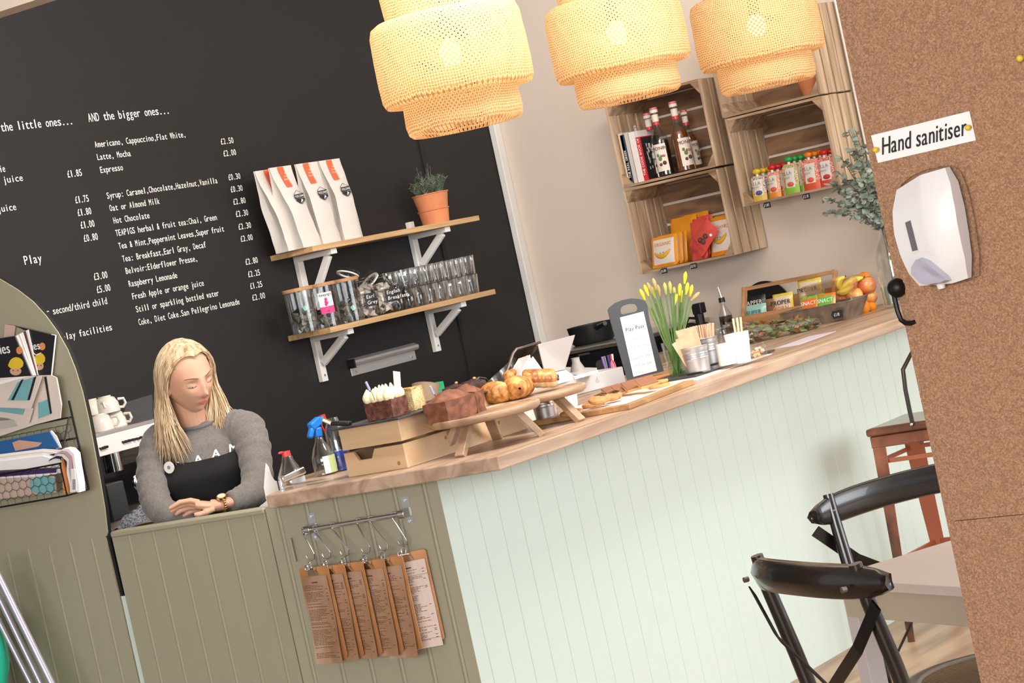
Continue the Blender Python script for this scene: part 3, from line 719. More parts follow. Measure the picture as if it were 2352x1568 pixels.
# ---- fruit pouches
def pouch(y,x,zb,w,h,cols,label,cap,group,yaw=0,tilt=8):
    t=thing('fruit_pouch',label,'pouch',(x,y,zb),math.radians(yaw),group)
    n,m_=10,14
    def f(u,v,sgn):
        s=(u-.5)*2; edge=1-abs(s)**6*.0; c=1 if v<.85 else 1-.25*((v-.85)/.15)**2
        bulge=.016*(1-abs(s)**2.2)*(1-v)**.6*(.6+.4*math.sin(v*PI)); 
        return (sgn*bulge+math.tan(math.radians(tilt))*h*v, -s*w/2*c, h*v)
    b=MB()
    def kf(u,v):
        if .16<u<.84 and .22<v<.86: return 1
        return 2 if v<.3 else 0
    b.grid(lambda u,v:f(u,v,-1),n,m_,kf=kf); b.grid(lambda u,v:f(u,v,1),n,m_)
    mp=noisy('pouch_pattern_'+label[:9].replace(' ','_'),[(.42,cols[0]),(.5,(.85,.78,.70)),(.58,cols[1])],(150,150,150),1,.4)
    b.build('pouch_body',[mp,mat('pouch_white',(.80,.77,.72),.35),mat('pc%.2f%.2f%.2f'%cols[1],cols[1],.35)],t,smooth=True)
    T_=math.tan(math.radians(tilt))
    b=MB(); b.k=0; b.text('ELLA',(T_*h*.66-.026,w*.0,h*.64),(0,-1,0),(0,0,1),.020,align='c',bold=.02); b.text('apple',(T_*h*.5-.027,0,h*.52),(0,-1,0),(0,0,1),.012,align='c')
    b.k=1; b.ell((T_*h*.3-.014,-.004,h*.32),.006,.016,.010,10,8)
    b.build('pouch_print',[mat('grey_print',(.20,.20,.21),.7),mat('pcp%.2f%.2f%.2f'%cols[0],cols[0],.5)],t)
    cz=h+.004; cxx=T_*h
    b=MB(); b.cyl((cxx,0,h-.004),(cxx,0,h+.012),.006,n=10); b.build('spout',mat('pouch_white',(.8,.77,.72)),t)
    b=MB(); b.ell((cxx,0,h+.018),.013,.019,.012,14,8)
    b.build('cap',cap,t,smooth=True)
    return t
capY=mat('yellow_cap',(.75,.50,.02),.3);capR=mat('red_pouch_cap',(.60,.02,.02),.3);capG=mat('green_cap',(.03,.35,.08),.3);capO=mat('orange_cap',(.80,.20,.01),.3)
PZ=1.6315
specs=[(1748,462,.066,.105,((.10,.10,.25),(.72,.50,.08)),capY,'yellow-capped fruit pouch at the left end of the row'),
 (1782,455,.062,.108,((.75,.12,.04),(.80,.30,.05)),capR,'red-capped orange fruit pouch, second in the row'),
 (1822,448,.074,.125,((.70,.15,.06),(.28,.52,.06)),capG,'green-capped fruit pouch with a green base'),
 (1868,438,.080,.125,((.75,.12,.06),(.72,.10,.04)),capO,'orange-capped fruit pouch with a red base'),
 (1903,425,.074,.120,((.55,.04,.04),(.66,.07,.04)),capR,'red-speckled fruit pouch at the right, behind eucalyptus leaves')]
for i,(px,py,w_,h_,cols,cap,lb) in enumerate(specs):
    yy_=PX(px,py,CX0+.03).y
    pouch(yy_,CX0+.03,PZ,w_,h_,cols,lb,cap,'fruit pouches lined up in the right crate',yaw=R_.uniform(-6,6))
    for k in range(1,4 if i else 3):
        nth=['','second','third','last'][k]
        pouch(yy_-.004*k,CX0+.03+.045*k,PZ,w_,h_*.99,cols,['yellow','red','green','orange','dark red'][i]+'-capped pouch, '+nth+' back in its file',cap,'fruit pouches lined up in the right crate')
# ---- snack packets
def packet(o,xd,yd,w,h,body,front,label,name='snack_packet',cat='snack packet',group=None,th=.012,art=None,parent=None):
    """sealed foil packet: o = lower left corner of its front, xd across, yd up"""
    xd=Vector(xd).normalized(); yd=Vector(yd); yd=(yd-xd*yd.dot(xd)).normalized(); nd=xd.cross(yd)
    t=thing(name,label,cat,tuple(o),0,group)
    def f(u,v,s):
        e=(1-abs(2*u-1)**3)*(1-abs(2*v-1)**4); wv=.002*math.sin(u*17)*(1-e)
        return xd*w*(u+.02*math.sin(v*PI)*(.5-u))+yd*h*v+nd*(s*th*e+wv)
    def kf(u,v): return 0 if (v<.12 or v>.88) else (1 if .08<u<.92 else 0)
    b=MB(); b.grid(lambda u,v:f(u,v,1),10,10,kf=kf); b.grid(lambda u,v:f(u,v,-1),10,10); b.build('wrapper',[body,front],t,smooth=True)
    if art:
        b=MB(); ms=art(b,lambda u,v,l=.0015:xd*w*u+yd*h*v+nd*(th*(1-abs(2*u-1)**3)*(1-abs(2*v-1)**4)+l),xd,yd,w,h); b.build('printed_design',ms,t)
    return t
m_fo=mat('orange_foil',(.82,.32,.02),.3,coat=.3); m_fw=mat('white_foil',(.80,.74,.68),.35,coat=.3); m_fr=mat('coral_foil',(.72,.09,.07),.35,coat=.3)
m_fy=mat('yellow_foil',(.78,.60,.06),.3,coat=.3); m_ft=mat('mint_foil',(.35,.62,.56),.3,coat=.3); m_fg=mat('green_foil',(.16,.48,.07),.3,coat=.3); m_fb=mat('black_foil',(.015,.02,.02),.3,coat=.3); m_fre=mat('red_orange_foil',(.80,.16,.03),.3,coat=.3)
def art_banana(b,q,xd,yd,w,h):
    b.k=0; b.tube([q(.18+.6*i/8,.42-.16*math.sin(PI*i/8)+.05*i/8+.05) for i in range(9)],[.004,.007,.009,.010,.010,.010,.009,.007,.003],10)
    b.k=1; b.text('ORGANIC',q(.5,.68),xd,yd,.020,align='c',bold=.04); b.text('KIDDY PUFFS',q(.5,.03,.003),xd,yd,.012,align='c'); b.k=2
    for u in(.45,.56): b.ell(q(u,.44,.010),.0022,.0022,.0022,6,4)
    return [mat('banana_print',(.80,.42,.04),.5),mat('orange_lettering',(.80,.30,.04),.5),m_blk]
def art_red(b,q,xd,yd,w,h):
    b.k=0
    for u,v in((.62,.62),(.5,.42),(.68,.45)): b.ell(q(u,v),.012,.012,.012,8,6,rot=None)
    b.k=1; b.text('PUNCH',q(.45,.2),xd,yd,.022,align='c',bold=.03); b.k=2; b.ell(q(.82,.75),.007,.007,.007,8,6)
    return [m_brown,m_redt,m_chalk]
ZB=1.4425; GR='children snack packets in the lower left crate'
def cr(px,py,x): return PX(px,py,x)
xd=(0,-1,0)
def pk(px,py,dx,w,h,body,front,art,label,lean=.25,roll=0):
    o=cr(px,py,CX0+dx); o.z=ZB if roll==0 else max(o.z,ZB+.0)
    X=Vector((-.15,-1,0)).normalized(); Zv=Vector((lean,0,1)).normalized()
    if roll: X,Zv=(Matrix.Rotation(math.radians(roll),3,X.cross(Zv))@X,Matrix.Rotation(math.radians(roll),3,X.cross(Zv))@Zv)
    return packet(o,X,Zv,w,h,body,front,label,art=art,group=GR)
pk(1500,622,.02,.148,.135,m_fo,m_fw,art_banana,'front orange and white snack packet with a banana at the left of the crate')
pk(1512,618,.05,.145,.138,m_fo,m_fw,art_banana,'orange and white snack packet just behind the front one')
pk(1522,615,.085,.145,.138,m_fo,m_fw,art_banana,'orange and white snack packet third back at the left')
pk(1540,585,.20,.150,.20,m_fo,m_fo,None,'plain orange packet standing at the back left')
pk(1568,583,.21,.150,.205,m_fo,m_fo,None,'plain orange packet at the back, behind the red ones')
pk(1590,600,.035,.088,.165,m_fr,m_fr,art_red,'coral red snack packet standing upright in the middle')
pk(1596,600,.075,.088,.178,m_fr,m_fr,art_red,'coral red packet standing behind the upright one')
pk(1604,590,.115,.088,.185,m_fr,m_fr,None,'coral red packet furthest back of the red ones')
t=pk(1592,606,.012,.088,.150,m_fr,m_fr,art_red,'coral red snack packet lying tipped over in front',roll=-48,lean=.12); t.location.z=ZB+.070
pk(1636,598,.05,.125,.165,m_fo,m_fw,art_banana,'orange and white packet with a banana at the right of the crate')
pk(1645,596,.09,.120,.170,m_fo,m_fw,None,'orange and white packet behind the one at the right')
# ---- price tags
def price_tag(px,py,x,txt,label,w=.036,h=.023):
    c=PX(px,py,x); t=thing('price_tag',label,'price tag',(x,c.y,c.z),0,'black chalk price tags')
    b=MB(); b.slab([(0,w/2,0),(0,w/2-.007,h/2),(0,-w/2,h/2),(0,-w/2,-h/2),(0,w/2-.007,-h/2)],(.002,0,0)); b.build('tag_card',m_blk,t)
    b=MB(); b.text(txt,(-.0012,0,-.0055),(0,-1,0),(0,0,1),.0165,align='c',wide=.72,bold=.02,slant=.1); b.build('price',m_chalk,t)
price_tag(1524,622,CX0-.003,'£0.80','black price tag under the orange packets')
price_tag(1592,611,CX0-.003,'£0.95','black price tag under the red packets')
price_tag(1761,471,CX0-.003,'£1.85','black price tag under the yellow pouch')
price_tag(1851,451,CX0-.003,'£2.10','black price tag under the orange-capped pouch')
# small terracotta pot in the top crate
q=PX(1862,215,CX0+.10)
t=thing('terracotta_pot','plain terracotta pot in the top right crate','plant pot',(CX0+.10,q.y,2.0125))
b=MB(); b.lathe([(0.0001,0),(.030,0),(.050,.075),(.054,.076),(.056,.098),(.052,.098),(.046,.08),(.028,.01),(0.0001,.01)],28); b.build('pot',m_terra,t,smooth=True)
b=MB(); b.lathe([(0.0001,.08),(.046,.08)],20); b.build('soil',m_soil,t)
# ================================================================ things on the counter
def V3(x,y,z): return Vector((x,y,z))
# ---- pine crate used as a riser
t=thing('pine_crate','small raw pine crate with a cut-out grip, used as a riser for the cakes','crate',(0,0,0))
bx0,bx1,by0,by1=5.050,5.655,4.042,4.262; zb,zm0,zm1,zt=1.1005,1.170,1.178,1.240
for nm,x in(('left_boards',bx0),('right_boards',bx1-.012)):
    b=MB(); b.box(x,x+.012,by0,by1,zm1,zt)
    ym=(by0+by1)/2; yc=ym+.035
    b.slab([(x,by0,zb),(x,by1,zb),(x,by1,zm0),(x,yc+.040,zm0),(x,yc+.024,zm0-.026),(x,yc-.024,zm0-.026),(x,yc-.040,zm0),(x,by0,zm0)],(.012,0,0))
    b.build(nm,mat('x','') if 0 else m_pine if 0 else MATS.get('pine_y') or wood('pine_y',(.66,.46,.27),(.52,.33,.18),1,22,2,.5,.03),t,bevel=.001)
for nm,y in(('front_boards',by0),('rear_boards',by1-.010)):
    b=MB(); b.box(bx0+.012,bx1-.012,y,y+.010,zb,zm0); b.box(bx0+.012,bx1-.012,y,y+.010,zm1,zt); b.build(nm,m_pine,t,bevel=.001)
b=MB(); b.box(bx0+.012,bx1-.012,by0+.01,by1-.01,zb,zb+.008); b.build('base_board',m_pine,t)
m_knot=mat('pine_knot',(.38,.16,.07),.6)
b=MB()
for (y,z,r) in ((by0+.028,1.118,.0055),): b.ell((bx0-.0002,y,z),.0008,r,r*1.1,12,6)
b.ell((bx0+.20,by0-.0002,1.150),.006,.0008,.006,12,6); b.ell((bx0+.47,by0-.0002,1.145),.005,.0008,.006,12,6); b.build('knots',m_knot,t)
tag(bpy.context.scene.objects[-1] if 0 else t,None)
# ---- slates
m_slate=noisy('slate',[(.3,(.018,.019,.022)),(.7,(.06,.062,.068))],(12,12,60),5,.45,0,.2)
def slate(x0,x1,y0,y1,z,label,th=.006):
    b=MB(); b.box(x0,x1,y0,y1,z,z+th); o=b.build('slate_tray',m_slate,None,bevel=.002); return tag(o,label,'serving slate')
slate(5.018,5.375,4.012,4.262,1.2412,'slate tray on the pine crate carrying the iced chocolate cake')
slate(5.392,5.66,4.03,4.28,1.2412,'slate tray holding the two dark brownies')
# ---- cakes
m_choc=noisy('chocolate_sponge',[(.3,(.055,.018,.012)),(.55,(.14,.045,.030)),(.75,(.22,.075,.05))],(1,1,1),6,.85,0,.9,nscale=70,bdist=.006)
m_loaf=noisy('chocolate_loaf_crust',[(.3,(.085,.03,.016)),(.6,(.215,.08,.040)),(.8,(.30,.125,.065))],(1,1,1),6,.7,0,.6,nscale=30,bdist=.006)
m_ice=mat('buttercream',(.88,.76,.50),.45,sub=.25)
m_seed=noisy('seed_cake_crumb',[(.30,(.16,.11,.06)),(.36,(.66,.50,.24)),(.75,(.80,.66,.38))],(1,1,1),3,.85,0,.5,nscale=230)
m_crust=noisy('golden_crust',[(.3,(.50,.22,.06)),(.7,(.78,.47,.18))],(1,1,1),4,.7,0,.3,nscale=60)
ZC=1.2482
def rough_block(b,w,d,h,seed,amp=.0025,n=8,dome=0,taper=0,k=None):
    """crumbly block centred on x,y, standing on z=0"""
    M0=b.M
    def nz(p): return Vector((noise.noise(p*60+Vector((seed,0,0))),noise.noise(p*60+Vector((0,seed,5))),noise.noise(p*60+Vector((9,2,seed)))))*amp
    def face(o,du,dv):
        o,du,dv=Vector(o),Vector(du),Vector(dv)
        def f(u,v):
            p=o+du*u+dv*v
            zz=p.z/h
            if dome: p.z+=dome*(1-(2*p.x/w)**2)*(1-(2*p.y/d)**2)*zz
            p.x*=1+taper*zz; p.y*=1+taper*zz
            return p+nz(p)
        b.grid(f,n,n,k=k)
    W,D=w/2,d/2
    face((-W,-D,0),(w,0,0),(0,0,h)); face((W,D,0),(-w,0,0),(0,0,h)); face((-W,D,0),(0,-d,0),(0,0,h)); face((W,-D,0),(0,d,0),(0,0,h)); face((-W,-D,h),(w,0,0),(0,d,0)); face((-W,D,0),(w,0,0),(0,-d,0))
t=thing('chocolate_cake','block of chocolate cake topped with piped cream buttercream','cake',(5.085,4.098,ZC))
b=MB(); rough_block(b,.075,.098,.052,1); b.build('sponge',m_choc,t,smooth=True)
rr=random.Random(2)
for i,(x,y) in enumerate([(-.026,-.036),(-.026,-.012),(-.026,.012),(-.026,.036),(.004,-.030),(.004,.0),(.024,-.034),(.008,.03)]):
    b=MB(); h=.036+.008*rr.random()
    prof=[(.0001,-.004),(.013,-.003),(.0170,.004),(.0172,.012),(.0135,.021),(.0075,.029),(.0028,h-.002),(.0002,h)]
    vs=[];n=16
    for j,(q,z) in enumerate(prof):
        for k in range(n):
            a=2*PI*k/n+z*12; g=1+.05*math.cos(6*a); vs.append((x+q*g*math.cos(a)+.10*z,y+q*g*math.sin(a)+.12*z,.054+z))
    b.add(vs,[(j*n+k,j*n+(k+1)%n,(j+1)*n+(k+1)%n,(j+1)*n+k) for j in range(len(prof)-1) for k in range(n)]); b.build('icing_peak',m_ice,t,smooth=True)
t=thing('seed_cake','slice of pale poppy-seed loaf cake behind the chocolate cake','cake',(5.205,4.115,ZC),math.radians(8))
b=MB(); rough_block(b,.062,.075,.062,4); b.build('crumb',m_seed,t,smooth=True)
b=MB(); b.at(tr(.0,0,.0615)); rough_block(b,.064,.077,.004,5,n=5); b.at(tr(.0335,0,0)); rough_block(b,.004,.077,.060,6,n=5); b.build('crust',m_crust,t,smooth=True)
m_pinkcard=mat('pale_pink_card',(.78,.56,.50),.6)
p=PY(908,905,4.20)
t=thing('label_stick','pale pink card label standing behind the chocolate cake','label',(p.x,4.20,ZC),0)
b=MB(); b.at(rot('Y',14)); b.box(-.0155,.0155,-.001,.001,.048,.118); b.build('card',m_pinkcard,t)
b=MB(); b.at(rot('Y',14)); b.cyl((0,0,0),(0,0,.05),.0025,n=8); b.ell((.018,-.002,.045),.010,.006,.006,10,6); b.build('clip',m_white,t,smooth=True)
m_lav=mat('lilac_plastic',(.35,.36,.55),.3)
for (px,py,y,z0,l,lb) in ((860,915,4.10,1.30,.055,'small lilac price spike stuck in the buttercream'),(1004,912,4.05,1.255,.055,'lilac clip spike at the edge of the brownie slate')):
    p=PY(px,py,y); t=thing('price_spike',lb,'label clip',(p.x,y,p.z-.004 if z0>1.27 else 1.2492))
    b=MB(); b.tube([(0,0,0),(-.004,0,.02),(-.012,0,.032)],.0012,6); b.build('wire',m_chrome,t)
    b=MB(); b.at(tr(-.012,0,.03)@rot('Y',-20)); b.box(-.004,.004,-.002,.002,0,.028); b.build('clip_tab',m_lav,t,bevel=.001)
for i,(x,y,r,lb) in enumerate(((5.435,4.115,25,'dark chocolate brownie, the left one of the pair'),(5.515,4.105,-15,'dark chocolate brownie with a nut on top, the right one of the pair'))):
    t=thing('brownie',lb,'brownie',(x,y,ZC+.001),math.radians(r),'brownies on the slate tray')
    b=MB(); rough_block(b,.062,.055,.030,20+i,amp=.004,dome=.008); b.build('sponge',noisy('brownie_crumb',[(.3,(.014,.007,.006)),(.7,(.06,.025,.018))],(1,1,1),6,.6,0,.9,nscale=70),t,smooth=True)
    b=MB(); b.ell((.005,-.010,.040),.006,.005,.004,8,6); b.build('nut',m_crust,t,smooth=True)
# brown cup tipped over, green folder
m_kraftb=mat('kraft_card',(.36,.26,.17),.7)
p=PY(972,905,4.40); t=thing('brown_cup','brown cardboard cup leaning behind the brownies','cup',(p.x-.01,4.40,1.10))
b=MB(); b.at(tr(-.03,0,.03)@rot('Y',22)); wall_lathe(b,.04,.16,shape=[(.030,0),(.043,.165),(.045,.168)]); b.build('cup_body',m_kraftb,t,smooth=True)
b=MB(); b.at(tr(-.03,0,.03)@rot('Y',22)); b.lathe([(0.0001,.163),(.043,.163)],24); b.build('cup_base',m_kraftb,t)
m_greenc=mat('green_card_folder',(.015,.33,.17),.5)
p0,p1=PY(935,912,4.46),PY(1020,888,4.46)
t=thing('green_folder','green card folder standing behind the brown cup','folder',(0,0,0))
b=MB(); q=[PY(925,905,4.46),PY(1025,905,4.47),PY(1018,875,4.47),PY(1003,877,4.47),PY(996,880,4.46),PY(925,898,4.46)]; q[0].z=1.1005;q[1].z=1.1005; b.slab(q,(0,.004,0)); b.build('cover',m_greenc,t)
# ---- round footed serving boards
def serving_stand(cx,cy,zt,legs,label,r=.166,lz=None):
    t=thing('serving_stand',label,'serving board',(cx,cy,HC+.0005),0,'round footed serving boards')
    h=zt-HC
    b=MB(); b.lathe([(0.0001,h-.022),(r-.012,h-.022),(r-.003,h-.016),(r,h-.008),(r-.001,h-.002),(r-.004,h),(r-.010,h),(r-.014,h-.004),(0.0001,h-.004)],56); b.build('round_board',m_acacia,t,smooth=True)
    for (dx,dy) in legs:
        L=math.hypot(dx,dy); ux,uy=dx/L,dy/L
        b=MB(); b.bar((dx,dy,0),(ux*.095,uy*.095,h-.021),.030,.019,up=(ux,uy,.0)); b.build('leg',m_acacia,t,bevel=.002)
    return t
c1=T(1091,947,1.205); c2=T(1222,905,1.203)
serving_stand(c1.x+.003,c1.y-.028,1.205,[(-.168,-.012),(.085,-.125),(.19,.11),(-.01,.155)],'front round wooden board on splayed legs with the chocolate loaf')
serving_stand(c2.x,c2.y,1.203,[(-.02,-.168),(.165,.05),(-.13,.13),(.06,.14)],'rear round wooden board on splayed legs with the croissants')
print('stands',c1,c2)
# chocolate loaf
p=T(1040,965,1.205)
t=thing('chocolate_loaf','cracked chocolate loaf cake on the front round board','cake',(p.x+.062,p.y+.045,1.2015),math.radians(-4))
b=MB(); rough_block(b,.125,.078,.060,33,amp=.003,n=16,dome=.028,taper=.10); b.build('front_half',m_loaf,t,smooth=True)
t2=thing('loaf_slice','second piece of chocolate loaf behind the crack','cake',(p.x+.165,p.y+.060,1.2015),math.radians(12))
b=MB(); rough_block(b,.060,.080,.062,39,amp=.005,n=14,dome=.026,taper=.08); b.build('slice',m_loaf,t2,smooth=True)
# croissants
m_cro=noisy('croissant_crust',[(.32,(.26,.085,.018)),(.5,(.52,.215,.05)),(.68,(.72,.41,.14))],(1,1,1),5,.5,.8,.25,nscale=42,coat=.15)
m_pale=noisy('pale_pastry',[(.3,(.62,.40,.17)),(.7,(.85,.74,.52))],(1,1,1),4,.6,0,.3,nscale=40)
def croissant(loc,rz,label,L=.12,R=.034,pitch=0,ridges=7):
    t=thing('croissant',label,'croissant',tuple(loc),math.radians(rz),'croissants on the rear round board')
    n,m_=18,56; vs=[]
    for j in range(m_+1):
        s=j/m_; a=(s-.5)*2
        rad=R*(1-abs(a)**2.2)**.8*.96+.004; st=(s*ridges)%1; rad*=1-.10*(1-st)**4
        rad=max(rad*(1-.04*st**6),.004)
        cx=L/2*math.sin(a*1.45)/math.sin(1.45); cyy=-.030*(a*a)
        for k in range(n):
            th=2*PI*k/n; z=rad*math.sin(th)*.88
            vs.append((cx+rad*.0,cyy+rad*math.cos(th),R*.86+max(z,-R*.82)))
    b=MB(); b.add(vs,[(j*n+k,j*n+(k+1)%n,(j+1)*n+(k+1)%n,(j+1)*n+k) for j in range(m_) for k in range(n)]+[tuple(range(n)),tuple(m_*n+k for k in range(n-1,-1,-1))])
    b.build('pastry',m_cro,t,smooth=True,auto=False); return t
zp=1.1995
q=T(1128,931,1.203); q2=T(1178,920,1.203)
croissant((q.x+.055,q.y+.02,zp),62,'left croissant on the rear board, its rounded tip towards the room',L=.125,R=.039)
croissant((q2.x+.055,q2.y+.02,zp),20,'front croissant in the middle of the rear board',L=.125,R=.041)
croissant((c2.x+.03,c2.y+.055,zp),40,'croissant lying behind, under the chocolate pastry',L=.13,R=.034)
# pain au chocolat
t=thing('chocolate_pastry','rectangular chocolate-filled pastry resting on top of the croissants','pastry',(c2.x+.045,c2.y-.01,zp+.040),math.radians(-58))
b=MB(); n,m_=20,30; vs=[]
for j in range(m_+1):
    s=j/m_; a=(s-.5)*2; e=(1-abs(a)**8)**.5*.9+.1
    for k in range(n):
        th=2*PI*k/n; cs,sn=math.cos(th),math.sin(th); r_=.033*(1+.03*math.sin(s*40))
        px_=math.copysign(abs(cs)**.8,cs)*r_*1.15*e; pz=math.copysign(abs(sn)**.8,sn)*.029*e
        vs.append((.053*a,px_+.003*math.sin(s*9),pz-.010*a+.004))
fs=[(j*n+k,j*n+(k+1)%n,(j+1)*n+(k+1)%n,(j+1)*n+k) for j in range(m_) for k in range(n)]+[tuple(range(n)),tuple(m_*n+k for k in range(n-1,-1,-1))]
b.add(vs,fs)
for j in range(m_):
    for k in range(n):
        if 11<=k<=17: b.m[j*n+k]=1
b.build('pastry',[noisy('glazed_pastry_top',[(.32,(.20,.055,.015)),(.5,(.45,.17,.04)),(.7,(.66,.34,.10))],(1,1,1),5,.35,.8,.2,nscale=34,coat=.3),m_pale],t,smooth=True,auto=False)
for s in(-1,1):
    b=MB(); b.ell((.0533*s,.006,.008-.010*s),.004,.010,.006,10,8); b.ell((.0533*s,-.012,-.0-.010*s),.004,.006,.004,10,8); b.build('chocolate_filling',m_darks,t,smooth=True)
# pastry in a paper bag
p=PY(1172,860,4.22); t=thing('bagged_pastry','small orange pastry poking out of a white paper bag','pastry',(p.x,4.22,HC))
b=MB(); b.ell((-.01,0,p.z-HC-.005),.018,.018,.020,14,10,fn=lambda q:1+.12*noise.noise(q*3)); b.ell((.014,0,p.z-HC+.004),.013,.014,.013,12,8); b.build('pastry',m_cro,t,smooth=True)
b=MB(); b.slab([(-.012,-.02,0),(.085,-.02,0),(.10,-.02,p.z-HC+.045),(.012,-.02,p.z-HC-.012)],(0,.0015,0)); b.slab([(-.012,.025,0),(.085,.025,0),(.10,.025,p.z-HC+.04),(.012,.025,p.z-HC-.012)],(0,.0015,0)); b.slab([(.085,-.02,0),(.085,.025,0),(.10,.025,p.z-HC+.04),(.10,-.02,p.z-HC+.045)],(.001,0,0)); b.build('paper_bag',mat('pinkish_paper',(.80,.68,.66),.7),t)
# ---- metal buckets, ribbed cups
m_zinc=noisy('galvanised_metal',[(.3,(.50,.51,.52)),(.7,(.68,.69,.70))],(20,20,20),4,.32,0,.03,metal=.9)
def bucket(x,y,r,h,label,z=HC+.0008):
    t=thing('metal_bucket',label,'bucket',(x,y,z),0,'small galvanised buckets on the counter')
    pr=[(0.0001,.002),(r*.78,.002),(r*.79,0),(r*.80,.004)]
    for k in range(1,25):
        s=k/24; rr_=r*(.80+.18*s); 
        if .55<s<.82: rr_+=.0018*math.sin((s-.55)/.27*PI*6)
        pr.append((rr_,h*s))
    pr+=[(r*1.0,h+.001),(r*1.0,h+.003),(r*.97,h+.002),(r*.77,.006),(.0001,.006)]
    b=MB(); b.lathe(pr,36); b.build('bucket_body',m_zinc,t,smooth=True,auto=False); return t
m_ripple=mat('ripple_card',(.82,.81,.84),.6)
def ripple_cup(x,y,r,h,label,z=HC+.0008):
    t=thing('ripple_cup',label,'paper cup',(x,y,z),0,'white ripple paper cups')
    b=MB(); n=120; vs=[]
    prof=[(.72,0),(.72,.002),(1,1),(.96,1),(.70,.03)]
    for j,(q,s) in enumerate(prof):
        for i in range(n):
            a=2*PI*i/n; g=1+(.035*(1 if i%4<2 else -1) if j in(1,2) else 0); vs.append((r*q*g*math.cos(a),r*q*g*math.sin(a),h*s if s>.01 else s))
    b.add(vs,[(j*n+i,j*n+(i+1)%n,(j+1)*n+(i+1)%n,(j+1)*n+i) for j in range(len(prof)-1) for i in range(n)]+[tuple(range(n-1,-1,-1))]); b.build('cup_wall',m_ripple,t)
    b=MB(); b.tube([(r*1.0*math.cos(2*PI*i/32),r*1.0*math.sin(2*PI*i/32),h) for i in range(32)],.0018,6,closed=True); b.build('rolled_rim',m_white,t,smooth=True)
    return t
q=T(1258,972); bucket(q.x+.03,q.y+.02,.040,.092,'galvanised bucket half hidden under the rear round board')
q=T(1302,952); ripple_cup(q.x+.05,q.y+.02,.036,.088,'white ripple cup half hidden beneath the rear round board')
# ---- chopping board with cookies
A=V3(5.735,3.715,0); Bp=V3(6.25,3.790,0); ex=(Bp-A).normalized(); ey=V3(-ex.y,ex.x,0)
t=thing('chopping_board','flat wooden chopping board laid out with cookies and shortbread','chopping board',(0,0,0))
b=MB(); Lx=(Bp-A).length; b.slab([A+V3(0,0,HC+.0005),A+ex*Lx+V3(0,0,HC+.0005),A+ex*Lx+ey*.34+V3(0,0,HC+.0005),A+ey*.34+V3(0,0,HC+.0005)],(0,0,.0165)); b.build('board',m_board,t,bevel=.002)
b=MB(); b.slab([A+ex*.03+ey*.02+V3(0,0,HC+.0172),A+ex*(Lx-.02)+ey*.03+V3(0,0,HC+.0172),A+ex*(Lx-.03)+ey*.31+V3(0,0,HC+.0172),A+ex*.04+ey*.3+V3(0,0,HC+.0172)],(0,0,.0006)); b.build('baking_paper',mat('baking_paper',(.80,.64,.56),.7),t)
m_cook=noisy('cookie_dough',[(.28,(.10,.045,.02)),(.36,(.42,.20,.075)),(.7,(.54,.29,.115))],(1,1,1),4,.8,0,.5,nscale=60)
m_short=mat('shortbread',(.66,.37,.14),.75,bump=.2,bscale=150); m_milk=mat('milk_chocolate',(.30,.135,.08),.45)
ZB_=HC+.0188
def cookie(px,py,label,r=.036,dz=0,tilt=0,drizzle=False):
    q=T(px,py,ZB_+dz+.008); t=thing('cookie',label,'cookie',(q.x,q.y,ZB_+dz),0,'chocolate chip cookies on the board')
    M=Matrix.Rotation(math.radians(16 if tilt or drizzle else 5),4,Vector((.58,-.81,0)))@tr(0,0,.009 if tilt or drizzle else .001); b=MB(); b.at(M); b.lathe([(0.0001,0),(r*.93,.0),(r,.004),(r*.94,.010),(r*.6,.0135),(0.0001,.0145)],28); b.build('biscuit',m_cook,t,smooth=True)
    if drizzle:
        b=MB(); b.at(M); rr=random.Random(int(px)); 
        pts=[(r*.1+.0045*i,(-1 if i%2 else 1)*r*(.55-.03*i),.0150-.0004*i) for i in range(7)]
        b.tube(pts,.0010,5); b.build('chocolate_drizzle',m_darks,t)
cookie(1362,927,'cookie tucked under the front cookie',dz=.0)
cookie(1378,920,'front chocolate chip cookie with a drizzled edge',dz=.010,tilt=-8,drizzle=True)
cookie(1408,914,'drizzled white chocolate cookie beside the front one',dz=.004,r=.03,drizzle=True)
cookie(1312,946,'cookie at the left end of the board, behind the leg of the round board')
def short_sq(px,py,label,rz,dz,tilt):
    q=T(px,py,ZB_+dz+.006); t=thing('chocolate_shortbread',label,'biscuit',(q.x,q.y,ZB_+dz),math.radians(rz),'chocolate topped shortbread fingers')
    M=Matrix.Rotation(math.radians(-rz),4,'Z')@Matrix.Rotation(math.radians(17),4,Vector((.58,-.81,0)))@Matrix.Rotation(math.radians(rz+12),4,'Z')@tr(0,0,.010); b=MB(); b.at(M); b.box(-.036,.036,-.030,.030,0,.008); b.build('shortbread',m_short,t,bevel=.0015)
    b=MB(); b.at(M); b.box(-.0355,.0355,-.0295,.0295,.0082,.0115); b.build('chocolate_top',m_milk,t,bevel=.001)
short_sq(1410,903,'leftmost milk-chocolate shortbread of the leaning row',38,.002,6)
short_sq(1432,898,'second milk-chocolate shortbread of the leaning row',36,.007,8)
short_sq(1455,891,'third milk-chocolate shortbread of the leaning row',35,.012,9)
short_sq(1486,883,'topmost milk-chocolate shortbread, lying flattest',34,.018,6)
